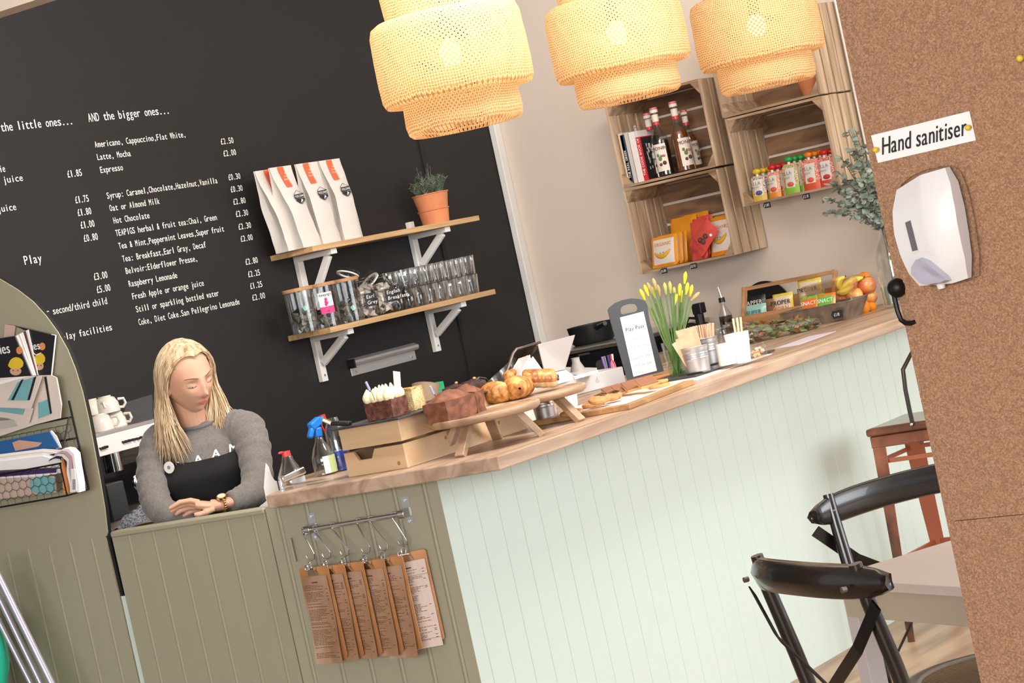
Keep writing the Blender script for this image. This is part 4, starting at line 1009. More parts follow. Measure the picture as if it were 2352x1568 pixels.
def ring(px,py,label,dz,hole=True,r=.034):
    q=T(px,py,ZB_+dz+.006); t=thing('ring_biscuit' if hole else 'round_biscuit',label,'biscuit',(q.x,q.y,ZB_+dz),0,'plain golden biscuits on the board')
    ri=r*.33 if hole else .0001; b=MB(); n=48; vs=[]; prof=[(ri,.001),(r*.96,0),(r,.004),(r*.97,.0085),(ri+.002,.009),(ri,.001)]
    for j,(q_,z) in enumerate(prof):
        for i in range(n):
            a=2*PI*i/n; g=1+(.03*math.cos(20*a) if 1<=j<=3 else 0); vs.append((q_*g*math.cos(a),q_*g*math.sin(a),z))
    b.add(vs,[(j*n+i,j*n+(i+1)%n,(j+1)*n+(i+1)%n,(j+1)*n+i) for j in range(len(prof)-1) for i in range(n)]); b.build('biscuit',m_short,t,smooth=True)
ring(1514,884,'lower of the two stacked ring biscuits',0.0); ring(1510,876,'upper of the two stacked ring biscuits',.0100)
ring(1446,884,'plain round biscuit behind the chocolate shortbread',.0,False,.032); ring(1466,878,'second plain round biscuit behind the shortbread',.010,False,.032)
# ---- white cash box, tablet on its stand
bk=V3(.80,.60,0)
r1=V3(.93,-.37,0).normalized(); rb1=V3(.37,.93,0).normalized()
NB=T(1438,878); m_wpl=mat('white_plastic',(.80,.80,.82),.3)
t=thing('white_box','plain white carton-like cash box behind the serving boards','box',(0,0,0))
hB=PPL(1431,841,NB,rb1).z-HC
W_=.40
b=MB(); b.slab([NB+V3(0,0,.0005),NB-r1*W_+V3(0,0,.0005),NB-r1*W_+rb1*.16+V3(0,0,.0005),NB+rb1*.16+V3(0,0,.0005)],(0,0,hB)); b.build('box_body',m_wpl,t,bevel=.003)
lc=NB-r1*.12+V3(0,0,hB*.55)-rb1*.001; b=MB(); b.cyl(lc,lc-rb1*.0006,.007,n=20); b.ell(lc+V3(.002,0,.010)-rb1*.0005,.003,.0006,.003,8,6); b.build('grey_logo',mat('pale_grey_print',(.62,.62,.66),.5),t)
t=thing('tablet_computer','silver tablet seen from behind, tilted back on a white stand','tablet',(0,0,0))
TLc,TRc,BRc,BLc=PY(1236,789,4.62),PY(1322,767,4.66),PY(1299,846,4.50),PY(1252,856,4.50)
nrm=(TRc-TLc).cross(BLc-TLc).normalized()
nrm=nrm if nrm.y>0 else -nrm
m_silver=mat('silver_aluminium',(.70,.68,.68),.38,.35)
b=MB(); b.slab([BLc,BRc,TRc,TLc],nrm*.007); b.build('tablet_body',m_silver,t,bevel=.004,seg=3)
b=MB(); b.slab([BLc+nrm*.0075,BRc+nrm*.0075,TRc+nrm*.0075,TLc+nrm*.0075],nrm*.0008); b.build('screen',m_blk,t)
k1=TRc*.9+TLc*.1-V3(0,0,.010)-nrm*.0015; b=MB(); b.ell(k1,.003,.002,.003,8,6); b.build('camera_lens',m_blk,t)
b=MB(); b.slab([PY(1224,818,4.50),PY(1252,857,4.47),PY(1215,890,4.47),PY(1190,858,4.50)],bk*.004); b.slab([BLc+V3(0,0,-.005),BRc+V3(0,0,-.005),V3(BRc.x,4.46,HC+hB+.004),V3(BLc.x-.03,4.46,HC+hB+.004)],(0,.01,0)); b.build('stand',m_wpl,t)
zt_=HC+hB+.003
tp=[T(1258,862,zt_),T(1292,848,zt_),T(1372,850,zt_),T(1340,868,zt_)]
print('tray',tp,hB)
t=thing('receipt_printer','flat white receipt tray lying on top of the white box','printer',(0,0,0)); 
b=MB(); b.slab([V3(q.x,q.y,zt_) for q in tp],(0,0,.010)); b.build('tray',m_wpl,t,bevel=.002)
e0_,e1_=T(1318,868,zt_+.012),T(1372,853,zt_+.012); b=MB(); b.bar(e0_,e1_,.010,.012); b.build('paper_lip',m_paper,t,bevel=.002)
# ---- play pass sign board
SB=V3(0,0,0); s0=PY(1441,874,4.33); s1_=PY(1525,853,4.33)
cen=T(1483,868,1.112); r2=V3(.62,-.785,0).normalized(); f2=V3(-r2.y,r2.x,0); f2=f2 if f2.y>0 else -f2
cen=V3(cen.x,cen.y,1.112)
def SP(px,py,off=0): return PPL(px,py,cen-f2*off,f2*math.cos(.10)+V3(0,0,-math.sin(.10))) 
t=thing('play_pass_sign','grey-black handled sign board with a white play pass price sheet','sign',(0,0,0))
m_sign=mat('blackboard_grey',(.05,.055,.065),.5,bump=.05)
outl=[(1441,873),(1525,852),(1507,790),(1492,735),(1487,705),(1484,693),(1478,689),(1467,686),(1450,685),(1430,689),(1413,696),(1400,706),(1396,712),(1403,740),(1420,800)]
hole=[(1425,715),(1426,708),(1431,702),(1440,699),(1450,697),(1458,698),(1463,702),(1465,708),(1464,713),(1459,716),(1449,718),(1439,720),(1431,722),(1427,720)]
b=MB(); N1=len(outl); 
# bridged ring around the grip hole: upper part, then solid lower part
up=[(1403,740),(1396,712),(1400,706),(1413,696),(1430,689),(1450,685),(1467,686),(1478,689),(1484,693),(1487,705),(1492,735)]
hp_=[(1431,722),(1427,720),(1425,715),(1426,708),(1431,702),(1445,698),(1458,698),(1463,702),(1465,708),(1464,713),(1459,716)]
fo=-f2*math.cos(.10); thv=f2*.012
v=[SP(*q) for q in up]+[SP(*q) for q in hp_]; n1=len(up)
fs=[(i,i+1,n1+i+1,n1+i) for i in range(n1-1)]
v2=[q+thv for q in v]; b.add(v+v2,fs+[tuple(len(v)+i for i in f[::-1]) for f in fs]+[(i,i+1,len(v)+i+1,len(v)+i) for i in range(n1-1)]+[(n1+i,n1+i+1,len(v)+n1+i+1,len(v)+n1+i) for i in range(n1-1)])
low=[SP(*q) for q in [(1441,873),(1525,852),(1507,790),(1492,735),(1459,716),(1449,718),(1439,720),(1431,722),(1403,740),(1420,800)]]
b.slab(low,thv); b.build('board',m_sign,t)
b=MB(); b.slab([SP(*q,.0015) for q in [(1455,865),(1509,851),(1478,715),(1424,729)]],thv*.08); b.k=1
xr=(SP(1509,851,.004)-SP(1455,865,.004)).normalized(); yu=(SP(1424,729,.004)-SP(1455,865,.004)).normalized()
for s,px,py,sz in (('Play Pass',1459,757,.020),('5 plays £22.50 =',1463,779,.0125),('£4.50 per play',1467,796,.0125),('10 plays for £42 =',1473,822,.0125),('£4.20 per play',1477,838,.0125)):
    b.k=1 if sz>.015 else 2
    b.text(s,SP(px,py,.003),xr,yu,sz,align='c',lift=.0008,wide=.85)
b.build('price_sheet',[mat('laminated_white_sheet',(.86,.87,.90),.25),m_ink,mat('faint_grey_print',(.38,.40,.46),.6)],t)
b=MB(); c3=cen+V3(0,0,0); b.slab([c3-r2*.085-f2*.03+V3(0,0,-.0115),c3+r2*.115-f2*.03+V3(0,0,-.0115),c3+r2*.115+f2*.05+V3(0,0,-.0115),c3-r2*.085+f2*.05+V3(0,0,-.0115)],(0,0,.0115)); b.build('wooden_foot',mat('amber_wood',(.70,.33,.08),.45),t,bevel=.002)
# ---- daffodil vase
q=T(1562,868); vx,vy=q.x+.025,q.y+.02
t=thing('daffodil_vase','clear glass tumbler vase of yellow daffodil buds','vase',(vx,vy,HC+.0008))
b=MB(); wall_lathe(b,.036,.125,shape=[(.030,0),(.036,.125)],base=.008); b.build('glass_vase',m_glass,t,smooth=True)
b=MB(); b.lathe([(0.0001,.009),(.0285,.009),(.0325,.095),(0.0001,.095)],28); b.build('water',thin_glass('greenish_water',(.80,.90,.72),.6),t,smooth=True)
m_stem=noisy('daffodil_stem',[(.3,(.06,.14,.03)),(.7,(.18,.32,.09))],(10,10,4),3,.5); m_bud=noisy('daffodil_bud',[(.3,(.72,.50,.02)),(.7,(.88,.72,.05))],(30,30,30),2,.5); m_sheath=mat('papery_sheath',(.42,.32,.14),.7); m_gbud=mat('green_bud',(.38,.40,.10),.6)
tips=[(1470,665,0),(1480,655,0),(1487,650,1),(1500,640,1),(1526,650,2),(1538,647,2),(1562,652,0),(1575,625,0),(1580,650,0),(1590,655,0),(1555,676,0),(1606,672,1),(1497,660,2),(1510,655,1),(1548,660,2),(1567,668,0)]
rr=random.Random(8)
for i,(px,py,kk) in enumerate(tips):
    tip=PPL(px,py,V3(vx,vy,0)+bk*rr.uniform(-.03,.03),bk)-V3(vx,vy,HC)
    base=V3(rr.uniform(-.015,.015),rr.uniform(-.015,.015),.012); rim=V3(max(-.026,min(.026,tip.x*.35)),max(-.026,min(.026,tip.y*.35)),.125)
    d=(tip-rim)
    if kk==1 or i in(10,): mid=rim+d*.75+V3(0,0,.02); end_dir=(tip-mid).normalized()
    else: mid=rim+d*.6+V3(0,0,.004); end_dir=(tip-mid).normalized()
    top=tip-end_dir*.034
    fl=thing('daffodil',f"daffodil {'bud still green' if kk==2 else ('drooping pale' if kk==1 else 'yellow bud')} in the glass vase, {['far left','left','left of centre','just left of centre','in the centre','slightly right of centre','right of centre','tallest','upper right','right','lower centre','bent over to the right','outer left','inner left','middle','low middle'][i]} of the bunch",'daffodil',(vx,vy,HC+.0008),0,'daffodils in the glass vase')
    b=MB(); b.tube([base,rim*.5+base*.5,rim,(rim+mid)/2,mid,top],.0026,7); b.build('stem',m_stem,fl,smooth=True)
    b=MB(); b.tube([top-end_dir*.006,top+end_dir*.006,top+end_dir*.018,top+end_dir*.030,top+end_dir*.036],[.003,.0055,.0075,.0055,.001],10); b.build('bud',[m_bud,m_sheath,m_gbud][kk] if kk!=1 else m_sheath,fl,smooth=True)
b=MB()
for i in range(5):
    a=rr.uniform(0,6.28); x,y=math.cos(a)*.022,math.sin(a)*.022; ex_=V3(math.cos(a),math.sin(a),0); L=rr.uniform(.20,.27)
    pts=[V3(x*.3,y*.3,.015),V3(x,y,.11),V3(x,y,.11)+ex_*.02+V3(0,0,L*.35),V3(x,y,.11)+ex_*.045+V3(0,0,L*.66)]
    sd=ex_.cross(V3(0,0,1))*.0045; vs=[]
    for p in pts: vs+=[p-sd,p+sd,p+sd*.0+ex_*.0015]
    b.add(vs,[(3*k,3*k+1,3*k+4,3*k+3) for k in range(3)])
b.build('leaves',m_stem,t)
# ---- buckets, bottle, cup, sugar on the slate by the till
q=T(1600,866); q2=T(1772,812)
sl=[T(1596,870)+V3(.02,.01,0),T(1765,816)+V3(0,.01,0)]
o=MB(); o.slab([V3(6.50,3.93,HC+.0036),V3(7.06,3.93,HC+.0036),V3(7.06,4.16,HC+.0036),V3(6.50,4.16,HC+.0036)],(0,0,.006)); o=o.build('slate_tray',m_slate,None,bevel=.002); tag(o,'long slate tray under the milk bottle and cutlery buckets','serving slate')
o=MB(); o.slab([V3(6.38,3.86,HC+.0006),V3(6.98,3.90,HC+.0006),V3(6.97,4.10,HC+.0006),V3(6.37,4.06,HC+.0006)],(0,0,.0025)); o=o.build('paper_sheets',mat('pinkish_sheet',(.82,.68,.64),.6),None); tag(o,'thin pinkish paper sheets sticking out from under the slate','paper')
ZT=HC+.0102
bp=T(1612,856,ZT); bxx,byy=bp.x+.03,bp.y+.03
bucket(bxx,byy,.052,.088,'galvanised bucket of brown paper bags beside the daffodils',ZT)
m_bagk=noisy('brown_paper',[(.3,(.52,.33,.20)),(.7,(.68,.46,.30))],(30,30,30),3,.8)
t=thing('paper_bags','bundle of brown paper bags standing in the front bucket','paper bag',(bxx,byy,ZT))
for i,(x,y,rz,ry,h,w_) in enumerate(((-.012,-.016,-52,-14,.125,.062),(-.020,-.008,-50,-20,.118,.05),(.008,.0,-54,-6,.140,.066),(.012,.008,-56,-4,.138,.066),(.014,.016,-50,-3,.142,.066))):
    b=MB(); b.at(tr(x,y,.010)@rot('Z',rz)@rot('Y',ry)); n=14
    zz=[(-w_/2+w_*k/n,h+(.002 if k%2 else 0)) for k in range(n+1)]
    b.slab([(-w_/2,0,0)]+[(a,0,c) for a,c in zz][0:0]+[(w_/2,0,0)]+[(a,0,c) for a,c in reversed(zz)],(0,.002,0)); b.build('paper_bag',m_bagk,t)
cp=T(1650,838,ZT); bx2,by2=cp.x+.055,cp.y+.075
bucket(bx2,by2,.055,.095,'galvanised bucket of wooden stirrers behind the milk bottle',ZT)
m_stir=mat('birch_stirrer',(.70,.47,.31),.7); s0_=None; rr=random.Random(4); k=0
for i in range(34):
    a=rr.uniform(0,6.28); q_=.034*math.sqrt(rr.random()); x,y=bx2+q_*math.cos(a),by2+q_*math.sin(a)
    if s0_ is None:
        b=MB(); b.box(-.003,.003,-.0008,.0008,0,.135); s0_=b.build('wooden_stirrer',m_stir,None); o=s0_
    else: o=s0_.copy(); COL.objects.link(o)
    o.location=(x,y,ZT+.008); o.rotation_euler=(rr.uniform(-.15,.15),(x-bx2)*5+rr.uniform(-.05,.05),rr.uniform(-1.2,.0))
    tag(o,'wooden stirrer in the galvanised bucket behind the milk bottle','stirrer','wooden stirrers in the rear bucket')
# milk bottle
q=T(1672,842,ZT); mx,my=q.x+.03,q.y+.015
t=thing('milk_bottle','small glass milk bottle two-thirds full of milk','bottle',(mx,my,ZT))
sh=[(.031,0),(.033,.004),(.033,.075),(.031,.085),(.019,.105),(.0175,.115),(.018,.128),(.021,.130),(.021,.138)]
b=MB(); wall_lathe(b,.033,.138,shape=sh); b.build('glass_body',m_glass,t,smooth=True)
b=MB(); b.lathe([(0.0001,.005),(.0298,.005),(.0298,.078),(0.0001,.078)],28); b.build('milk',mat('milk',(.86,.82,.74),.4,sub=.2),t,smooth=True)
# ripple cup with sticks
q=T(1705,834,ZT); cx_,cy_=q.x+.035,q.y+.02
ripple_cup(cx_,cy_,.041,.100,'white ripple cup holding three wooden sticks',ZT)
for i,(dx,dy,ry) in enumerate(((-.004,.004,4),(.004,.0,8),(.010,-.004,12))):
    b=MB(); b.box(-.0035,.0035,-.0009,.0009,0,.145); o=b.build('wooden_stick',m_stir,None); o.location=(cx_+dx,cy_+dy,ZT+.006); o.rotation_euler=(0,math.radians(ry*.6),-.9); tag(o,'wooden stick '+['leaning left','in the middle','leaning right'][i]+' in the white ripple cup','stirrer','wooden sticks in the ripple cup')
# sugar jar
q=T(1742,824,ZT); sx_,sy_=q.x+.02,q.y+.01
t=thing('sugar_jar','squat clear glass jar of brown sugar cubes','jar',(sx_,sy_,ZT))
sh=[(.024,0),(.034,.010),(.037,.024),(.034,.038),(.028,.044),(.030,.050),(.031,.053)]
b=MB(); wall_lathe(b,.037,.053,shape=sh); b.build('glass_body',m_glass,t,smooth=True)
rr=random.Random(9); m_sug=mat('brown_sugar',(.70,.42,.22),.8,bump=.2)
c0=None
for i in range(13):
    a=rr.uniform(0,6.28); q_=.020*math.sqrt(rr.random()); 
    if c0 is None: b=MB(); b.cbox((0,0,0),.011,.011,.011); c0=b.build('sugar_cube',m_sug,None,bevel=.001); o=c0
    else: o=c0.copy(); COL.objects.link(o)
    o.location=(sx_+q_*math.cos(a),sy_+q_*math.sin(a),ZT+.013+.009*(i//5)); o.rotation_euler=(rr.random()*1.5,rr.random()*1.5,rr.random()*3)
    tag(o,'brown sugar cube inside the squat glass jar','sugar cube','brown sugar cubes in the glass jar')
# ---- wrapped bouquet lying on the worktop
b0=T(1705,795); b1=T(1895,752)
t=thing('wrapped_bouquet','cellophane-wrapped bouquet of leaves lying on the worktop','bouquet',(0,0,0))
ax=(b1-b0); AL=ax.length; ax.normalize(); sdv=V3(-ax.y,ax.x,0)
m_l1=noisy('mixed_leaf',[(.3,(.06,.10,.025)),(.7,(.25,.33,.11))],(12,12,12),3,.55); m_l2=mat('dark_red_leaf',(.10,.02,.02),.5); m_l3=mat('orange_flower',(.60,.22,.05),.6)
rr=random.Random(21)
mb={0:MB(),1:MB(),2:MB()}
for i in range(230):
    s=rr.random()**.8; wd=.065*(1-s*.55); c=b0+ax*AL*s*.88+sdv*rr.uniform(-wd,wd)+V3(0,0,.006+rr.random()*.075*(1-s*.55))+sdv*.05
    d=(ax*rr.uniform(-.2,1)+sdv*rr.uniform(-.8,.8)+V3(0,0,rr.uniform(-.4,.5))).normalized(); l=rr.uniform(.018,.045); w_=l*.3; n_=d.cross(V3(rr.uniform(-1,1),rr.uniform(-1,1),1)).normalized()
    kk=0 if rr.random()<.72 else (1 if rr.random()<.65 else 2); u_=n_*w_
    mb[kk].add([c,c+d*l*.5+u_,c+d*l,c+d*l*.5-u_],[(0,1,2,3)])
mb[0].build('green_leaves',m_l1,t); mb[1].build('red_leaves',m_l2,t); mb[2].build('orange_petals',m_l3,t)
b=MB()
for i in range(7): 
    y=-.03+.01*i; b.tube([b0+ax*AL*.3+sdv*(y+.05)+V3(0,0,.03),b0+ax*AL*1.0+sdv*(.05+y*.25)+V3(0,0,.016)],.0022,6)
b.build('stems',m_stem,t)
b=MB()
def cel(u,v):
    s=u; a=v*2*PI; wd=.082*(1-s*.62)*(1 if s<.9 else 1+3*(s-.9)); hh=.048*(1-s*.62)
    p=b0+ax*(AL*1.03*s-.02)+sdv*(.05+wd*math.cos(a))+V3(0,0,hh+.003+hh*math.sin(a)); return p+V3(0,0,1)*.004*noise.noise(Vector((s*9,v*8,2)))
b.grid(cel,24,20); b.build('cellophane',thin_glass('cellophane',(.97,.97,.96),1.5),t)
o=MB(); q=T(1760,806); o.slab([V3(q.x,3.90,HC+.0006),V3(q.x+.36,3.93,HC+.0006),V3(q.x+.34,4.03,HC+.0006),V3(q.x+.02,4.01,HC+.0006)],(0,0,.0022)); o=o.build('leaflet',mat('lilac_sheet',(.62,.58,.66),.5),None); tag(o,'pale leaflet half under the wrapped bouquet','leaflet')
# ---- wooden snack basket with popcorn packets
m_bw=wood('basket_wood',(.52,.28,.13),(.32,.15,.06),1,30,3,.5,.05)
XBk=8.33
l0=PX(1703,745,XBk); l1=PX(1697,672,XBk); r0=PX(1903,690,XBk); r1_=PX(1897,632,XBk)
yl,yr_=l0.y,PX(1898,640,XBk).y
t=thing('snack_basket','open wooden snack basket with posts and a top rail','basket',(0,0,0))
zb=HC+.0006; ztop=l1.z+.012
b=MB(); b.box(XBk,XBk+.012,yr_,yl,zb,zb+.078); b.build('front_board',m_bw,t,bevel=.002)
b=MB(); b.box(XBk+.17,XBk+.18,yr_,yl,zb,zb+.12); b.build('rear_board',m_bw,t,bevel=.002)
b=MB(); b.box(XBk+.012,XBk+.17,yr_+.01,yl-.01,zb,zb+.01); b.build('base',m_bw,t)
for nm,y in(('post',yl),('post',yr_)):
    b=MB(); b.bar((XBk+.0,y,zb),(XBk+.09,y,ztop),.014,.028,up=(1,0,0)); b.build(nm,m_bw,t,bevel=.002)
b=MB(); b.bar((XBk+.09,yl+.004,ztop-.006),(XBk+.09,yr_-.004,ztop-.006),.012,.016); b.build('top_rail',m_bw,t,bevel=.002)
GS='popcorn packets in the wooden basket'
def art_super(b,q,xd,yd,w,h):
    b.k=0; b.text('SUPER',q(.5,.55),xd,yd,.026,align='c',bold=.04); return [mat('teal_print',(.02,.20,.28),.6)]
def art_prop(b,q,xd,yd,w,h):
    b.k=0; b.text('PROPER',q(.5,.62,.004),xd,yd,.026,align='c',bold=.05); b.k=1; b.text('CORN',q(.5,.42,.004),xd,yd,.026,align='c',bold=.05); b.k=2; b.text('Sweet & Salty',q(.5,.12),xd,yd,.011,align='c'); return [m_ink,mat('peach_print',(.75,.32,.16),.6),m_brown]
def art_cap(b,q,xd,yd,w,h):
    b.k=0; b.text('CAPPER',q(.5,.7),xd,yd,.026,align='c',bold=.03); return [m_chalk]
def pb(px,py,x,w,h,body,front,art,lb,zz=zb+.05,lean=.18):
    o=PX(px,py,x); o.z=zz; return packet(o,(-.1,-1,0),(lean,0,1),w,h,body,front,lb,art=art,group=GS,th=.016)
pb(1712,730,XBk+.045,.105,.095,m_ft,m_ft,art_super,'mint green popcorn packet at the left of the basket',zz=zb+.02)
pb(1708,718,XBk+.085,.110,.130,m_fb,m_fb,art_cap,'black popcorn packet behind the mint green one',zz=zb+.02)
pb(1776,720,XBk+.05,.100,.125,m_fy,m_fo if 0 else mat('cream_foil',(.80,.66,.50),.4),art_prop,'yellow and cream popcorn packet in the middle of the basket',zz=zb+.015)
pb(1835,700,XBk+.075,.115,.150,m_fy,mat('cream_foil',(.8,.66,.5)),art_prop,'yellow and cream popcorn packet tallest at the right of the basket',zz=zb+.03)
# ---- steel loaf tin with fruit snacks
m_tin=noisy('worn_tin',[(.3,(.22,.17,.13)),(.7,(.42,.35,.29))],(20,20,20),5,.4,0,.1,metal=.7)
XT=8.12
yl_,yr2=PX(1838,745,XT).y,PX(1935,728,XT).y
t=thing('baking_tin','worn metal loaf tin of fruit snack packets with a price tag','tin',(0,0,0))
a0_=PX(1800,720,XT).y; z0=zb; 
fl_=.035; yA=PX(1815,735,XT).y; yB=PX(1942,725,XT).y; hT=.072
bot=[(XT,yA),(XT+.14,yA),(XT+.14,yB),(XT,yB)]; topq=[(XT-.02,yA+fl_),(XT+.16,yA+fl_),(XT+.16,yB-fl_),(XT-.02,yB-fl_)]
b=MB(); vs=[(x,y,z0) for x,y in bot]+[(x,y,z0+hT) for x,y in topq]; vi=[(x+(.003 if x<XT+.05 else -.003),y+(-.003 if y>(yA+yB)/2 else .003),z) for x,y,z in vs]; vi=[(x,y,z+(.003 if i<4 else 0)) for i,(x,y,z) in enumerate(vi)]
b.add(vs+vi,[(0,1,2,3),(0,1,5,4),(1,2,6,5),(2,3,7,6),(3,0,4,7),(8,11,10,9),(8,12,13,9),(9,13,14,10),(10,14,15,11),(11,15,12,8),(4,5,13,12),(5,6,14,13),(6,7,15,14),(7,4,12,15)]); b.build('tin_body',m_tin,t)
b=MB(); b.tube([topq_+(z0+hT,) for topq_ in topq],.0025,6,closed=True); b.build('rolled_rim',m_tin,t)
def art_snack(b,q,xd,yd,w,h):
    b.k=0; b.text('SNACT',q(.5,.62),xd,yd,.022,align='c',bold=.05); b.k=1; b.ell(q(.35,.3,-.002),.018,.014,.014,12,8); b.k=2; b.ell(q(.45,.24,-.002),.010,.008,.010,10,8); return [m_chalk,mat('mango_print',(.85,.28,.12),.4),m_fy]
GF='fruit snack packets in the metal tin'
for (px,py,x,rz,lb,fr) in ((1838,728,XT+.03,8,'green and orange fruit snack packet at the left of the tin',m_fg),(1875,722,XT+.02,-6,'green and orange fruit snack packet at the front right of the tin',m_fre),(1850,720,XT+.075,3,'green and orange fruit snack packet standing at the back of the tin',m_fg)):
    o=PX(px,py,x); o.z=z0+.022
    X_=V3(-.1,-1,0); Y_=V3(.35,math.tan(math.radians(rz)),1); packet(o,X_,Y_,.088,.098,fr,m_fg if fr is m_fre else m_fre,lb,art=art_snack,group=GF,th=.007)
price_tag(1922,722,XT-.028,'£1.10','black price tag clipped to the metal tin',.05,.032)
# ---- fruit bowl
q=T(1968,722); fxx,fyy=q.x-.02,q.y+.06
t=thing('fruit_bowl','square-flared clear glass bowl piled with fruit','bowl',(fxx,fyy,HC+.0006))
m_tint=thin_glass('smoky_glass',(.90,.87,.82),1.2)
b=MB(); n=4; s0_,s1_=.070,.118; H_=.155
vs=[];
for (s,z) in ((s0_,0),(s1_,H_),(s1_-.004,H_),(s0_-.004,.006)):
    for i in range(4):
        a=PI/4+i*PI/2+.15; vs.append((s*1.25*math.cos(a),s*1.25*math.sin(a),z))
b.add(vs,[(j*4+i,j*4+(i+1)%4,(j+1)*4+(i+1)%4,(j+1)*4+i) for j in range(3) for i in range(4)]+[(0,1,2,3),(12,13,14,15)]); b.build('glass_bowl',m_tint,t)
m_apple=noisy('red_apple_skin',[(.30,(.72,.45,.12)),(.5,(.62,.16,.06)),(.7,(.48,.05,.035))],(8,8,4),4,.3,.2,0,nscale=2.2,coat=.2)
m_apple2=noisy('yellow_red_apple_skin',[(.35,(.72,.14,.06)),(.55,(.80,.52,.14))],(8,8,4),4,.3,.2,0,nscale=2.2,coat=.2)
m_oran=mat('orange_peel',(.86,.26,.01),.4,bump=.3,bscale=350); m_ban=noisy('banana_skin',[(.25,(.30,.28,.05)),(.5,(.80,.60,.08)),(.8,(.82,.68,.14))],(12,12,12),3,.45)
def fruit(kind,px,py,off,label,r=.036,m=None):
    p=PPL(px,py,V3(fxx,fyy,0)+bk*off,bk)
    t=thing(kind,label,kind,tuple(p),R_.uniform(0,6),'fruit in the glass bowl')
    b=MB()
    if kind=='apple': b.lathe([(0.0001,r*.62),(r*.18,r*.74),(r*.45,r*.86),(r*.8,r*.66),(r,r*.15),(r*.93,-r*.35),(r*.6,-r*.78),(r*.25,-r*.84),(0.0001,-r*.74)],24)
    else: b.ell((0,0,0),r,r,r*.94,24,16)
    b.build('skin',m,t,smooth=True,auto=False)
    b=MB(); 
    if kind=='apple': b.tube([(0,0,r*.6),(.002,0,r*1.05)],.0015,6)
    else: b.ell((0,0,r*.93),.003,.003,.001,8,6)
    b.build('stalk',m_brown,t)
fruit('apple',1931,690,.0,'red apple at the left, low in the bowl',.036,m_apple)
fruit('apple',1962,679,-.02,'yellow and red apple in the centre front',.037,m_apple2)
fruit('apple',1991,655,.0,'big red apple at the top of the pile',.040,m_apple)
fruit('apple',1997,681,.02,'pink-red apple at the right of the pile',.034,m_apple2)
fruit('orange',1980,706,-.03,'orange at the bottom front of the bowl',.034,m_oran)
fruit('orange',1998,703,.02,'orange peeping out at the bottom right',.028,m_oran)
fruit('orange',1950,712,.03,'orange behind the metal tin, bottom left of the bowl',.034,m_oran)
fruit('orange',1985,640,.05,'orange at the very top behind the big apple',.030,m_oran)
for i,(pts_,lb) in enumerate((([(1930,668),(1925,655),(1928,642),(1940,635)],'banana standing up at the left of the bowl'),([(1930,668),(1945,652),(1962,642),(1982,637)],'banana lying across the top of the fruit'),([(1922,672),(1935,672),(1950,664),(1960,654)],'greenish banana under the other two'))):
    P3=[PPL(x,y,V3(fxx,fyy,0)+bk*(-.03+.0*i),bk) for x,y in pts_]
    t=thing('banana',lb,'banana',tuple(P3[0]),0,'bananas on top of the fruit bowl'); b=MB()
    pp=[]
    for k in range(9):
        s=k/8*(len(P3)-1); j=min(int(s),len(P3)-2); f=s-j; pp.append(P3[j].lerp(P3[j+1],f)-P3[0])
    b.tube(pp,[.005,.011,.014,.015,.0155,.015,.013,.009,.004],8); b.build('skin',m_ban,t,smooth=True)
    b=MB(); b.cyl(pp[-1],pp[-1]+(pp[-1]-pp[-2]).normalized()*.006,.0035,n=6); b.build('tip',m_brown,t)
# ---- glass bottle vase with eucalyptus
q=T(2064,704); ex0,ey0=q.x+.05,q.y+.01
t=thing('bottle_vase','tall clear green-based bottle vase of eucalyptus branches','vase',(ex0,ey0,HC+.0006))
sh=[(.060,0),(.070,.01),(.072,.06),(.073,.19),(.066,.23),(.045,.265),(.030,.285),(.026,.33),(.031,.34)]
b=MB(); wall_lathe(b,.072,.34,shape=sh,base=.012); b.build('glass_bottle',thin_glass('pale_green_glass',(.96,.98,.97),.8),t,smooth=True)
b=MB(); b.lathe([(0.0001,.013),(.066,.013),(.069,.085),(0.0001,.085)],32); b.build('water',thin_glass('vase_water',(.86,.92,.88),.5),t,smooth=True)
m_euc=noisy('eucalyptus_leaf',[(.3,(.13,.17,.13)),(.55,(.27,.32,.26)),(.75,(.44,.48,.40))],(14,14,14),3,.65); m_tw=mat('brown_twig',(.14,.09,.05),.8)
rr=random.Random(31)
ends=[(1948,300),(1958,345),(1925,395),(1905,420),(1888,455),(1900,490),(1965,300),(1990,380),(1940,440),(2000,330),(2020,440),(1930,360),(1975,400),(2010,500),(1990,460),(1960,470),(2035,520)]
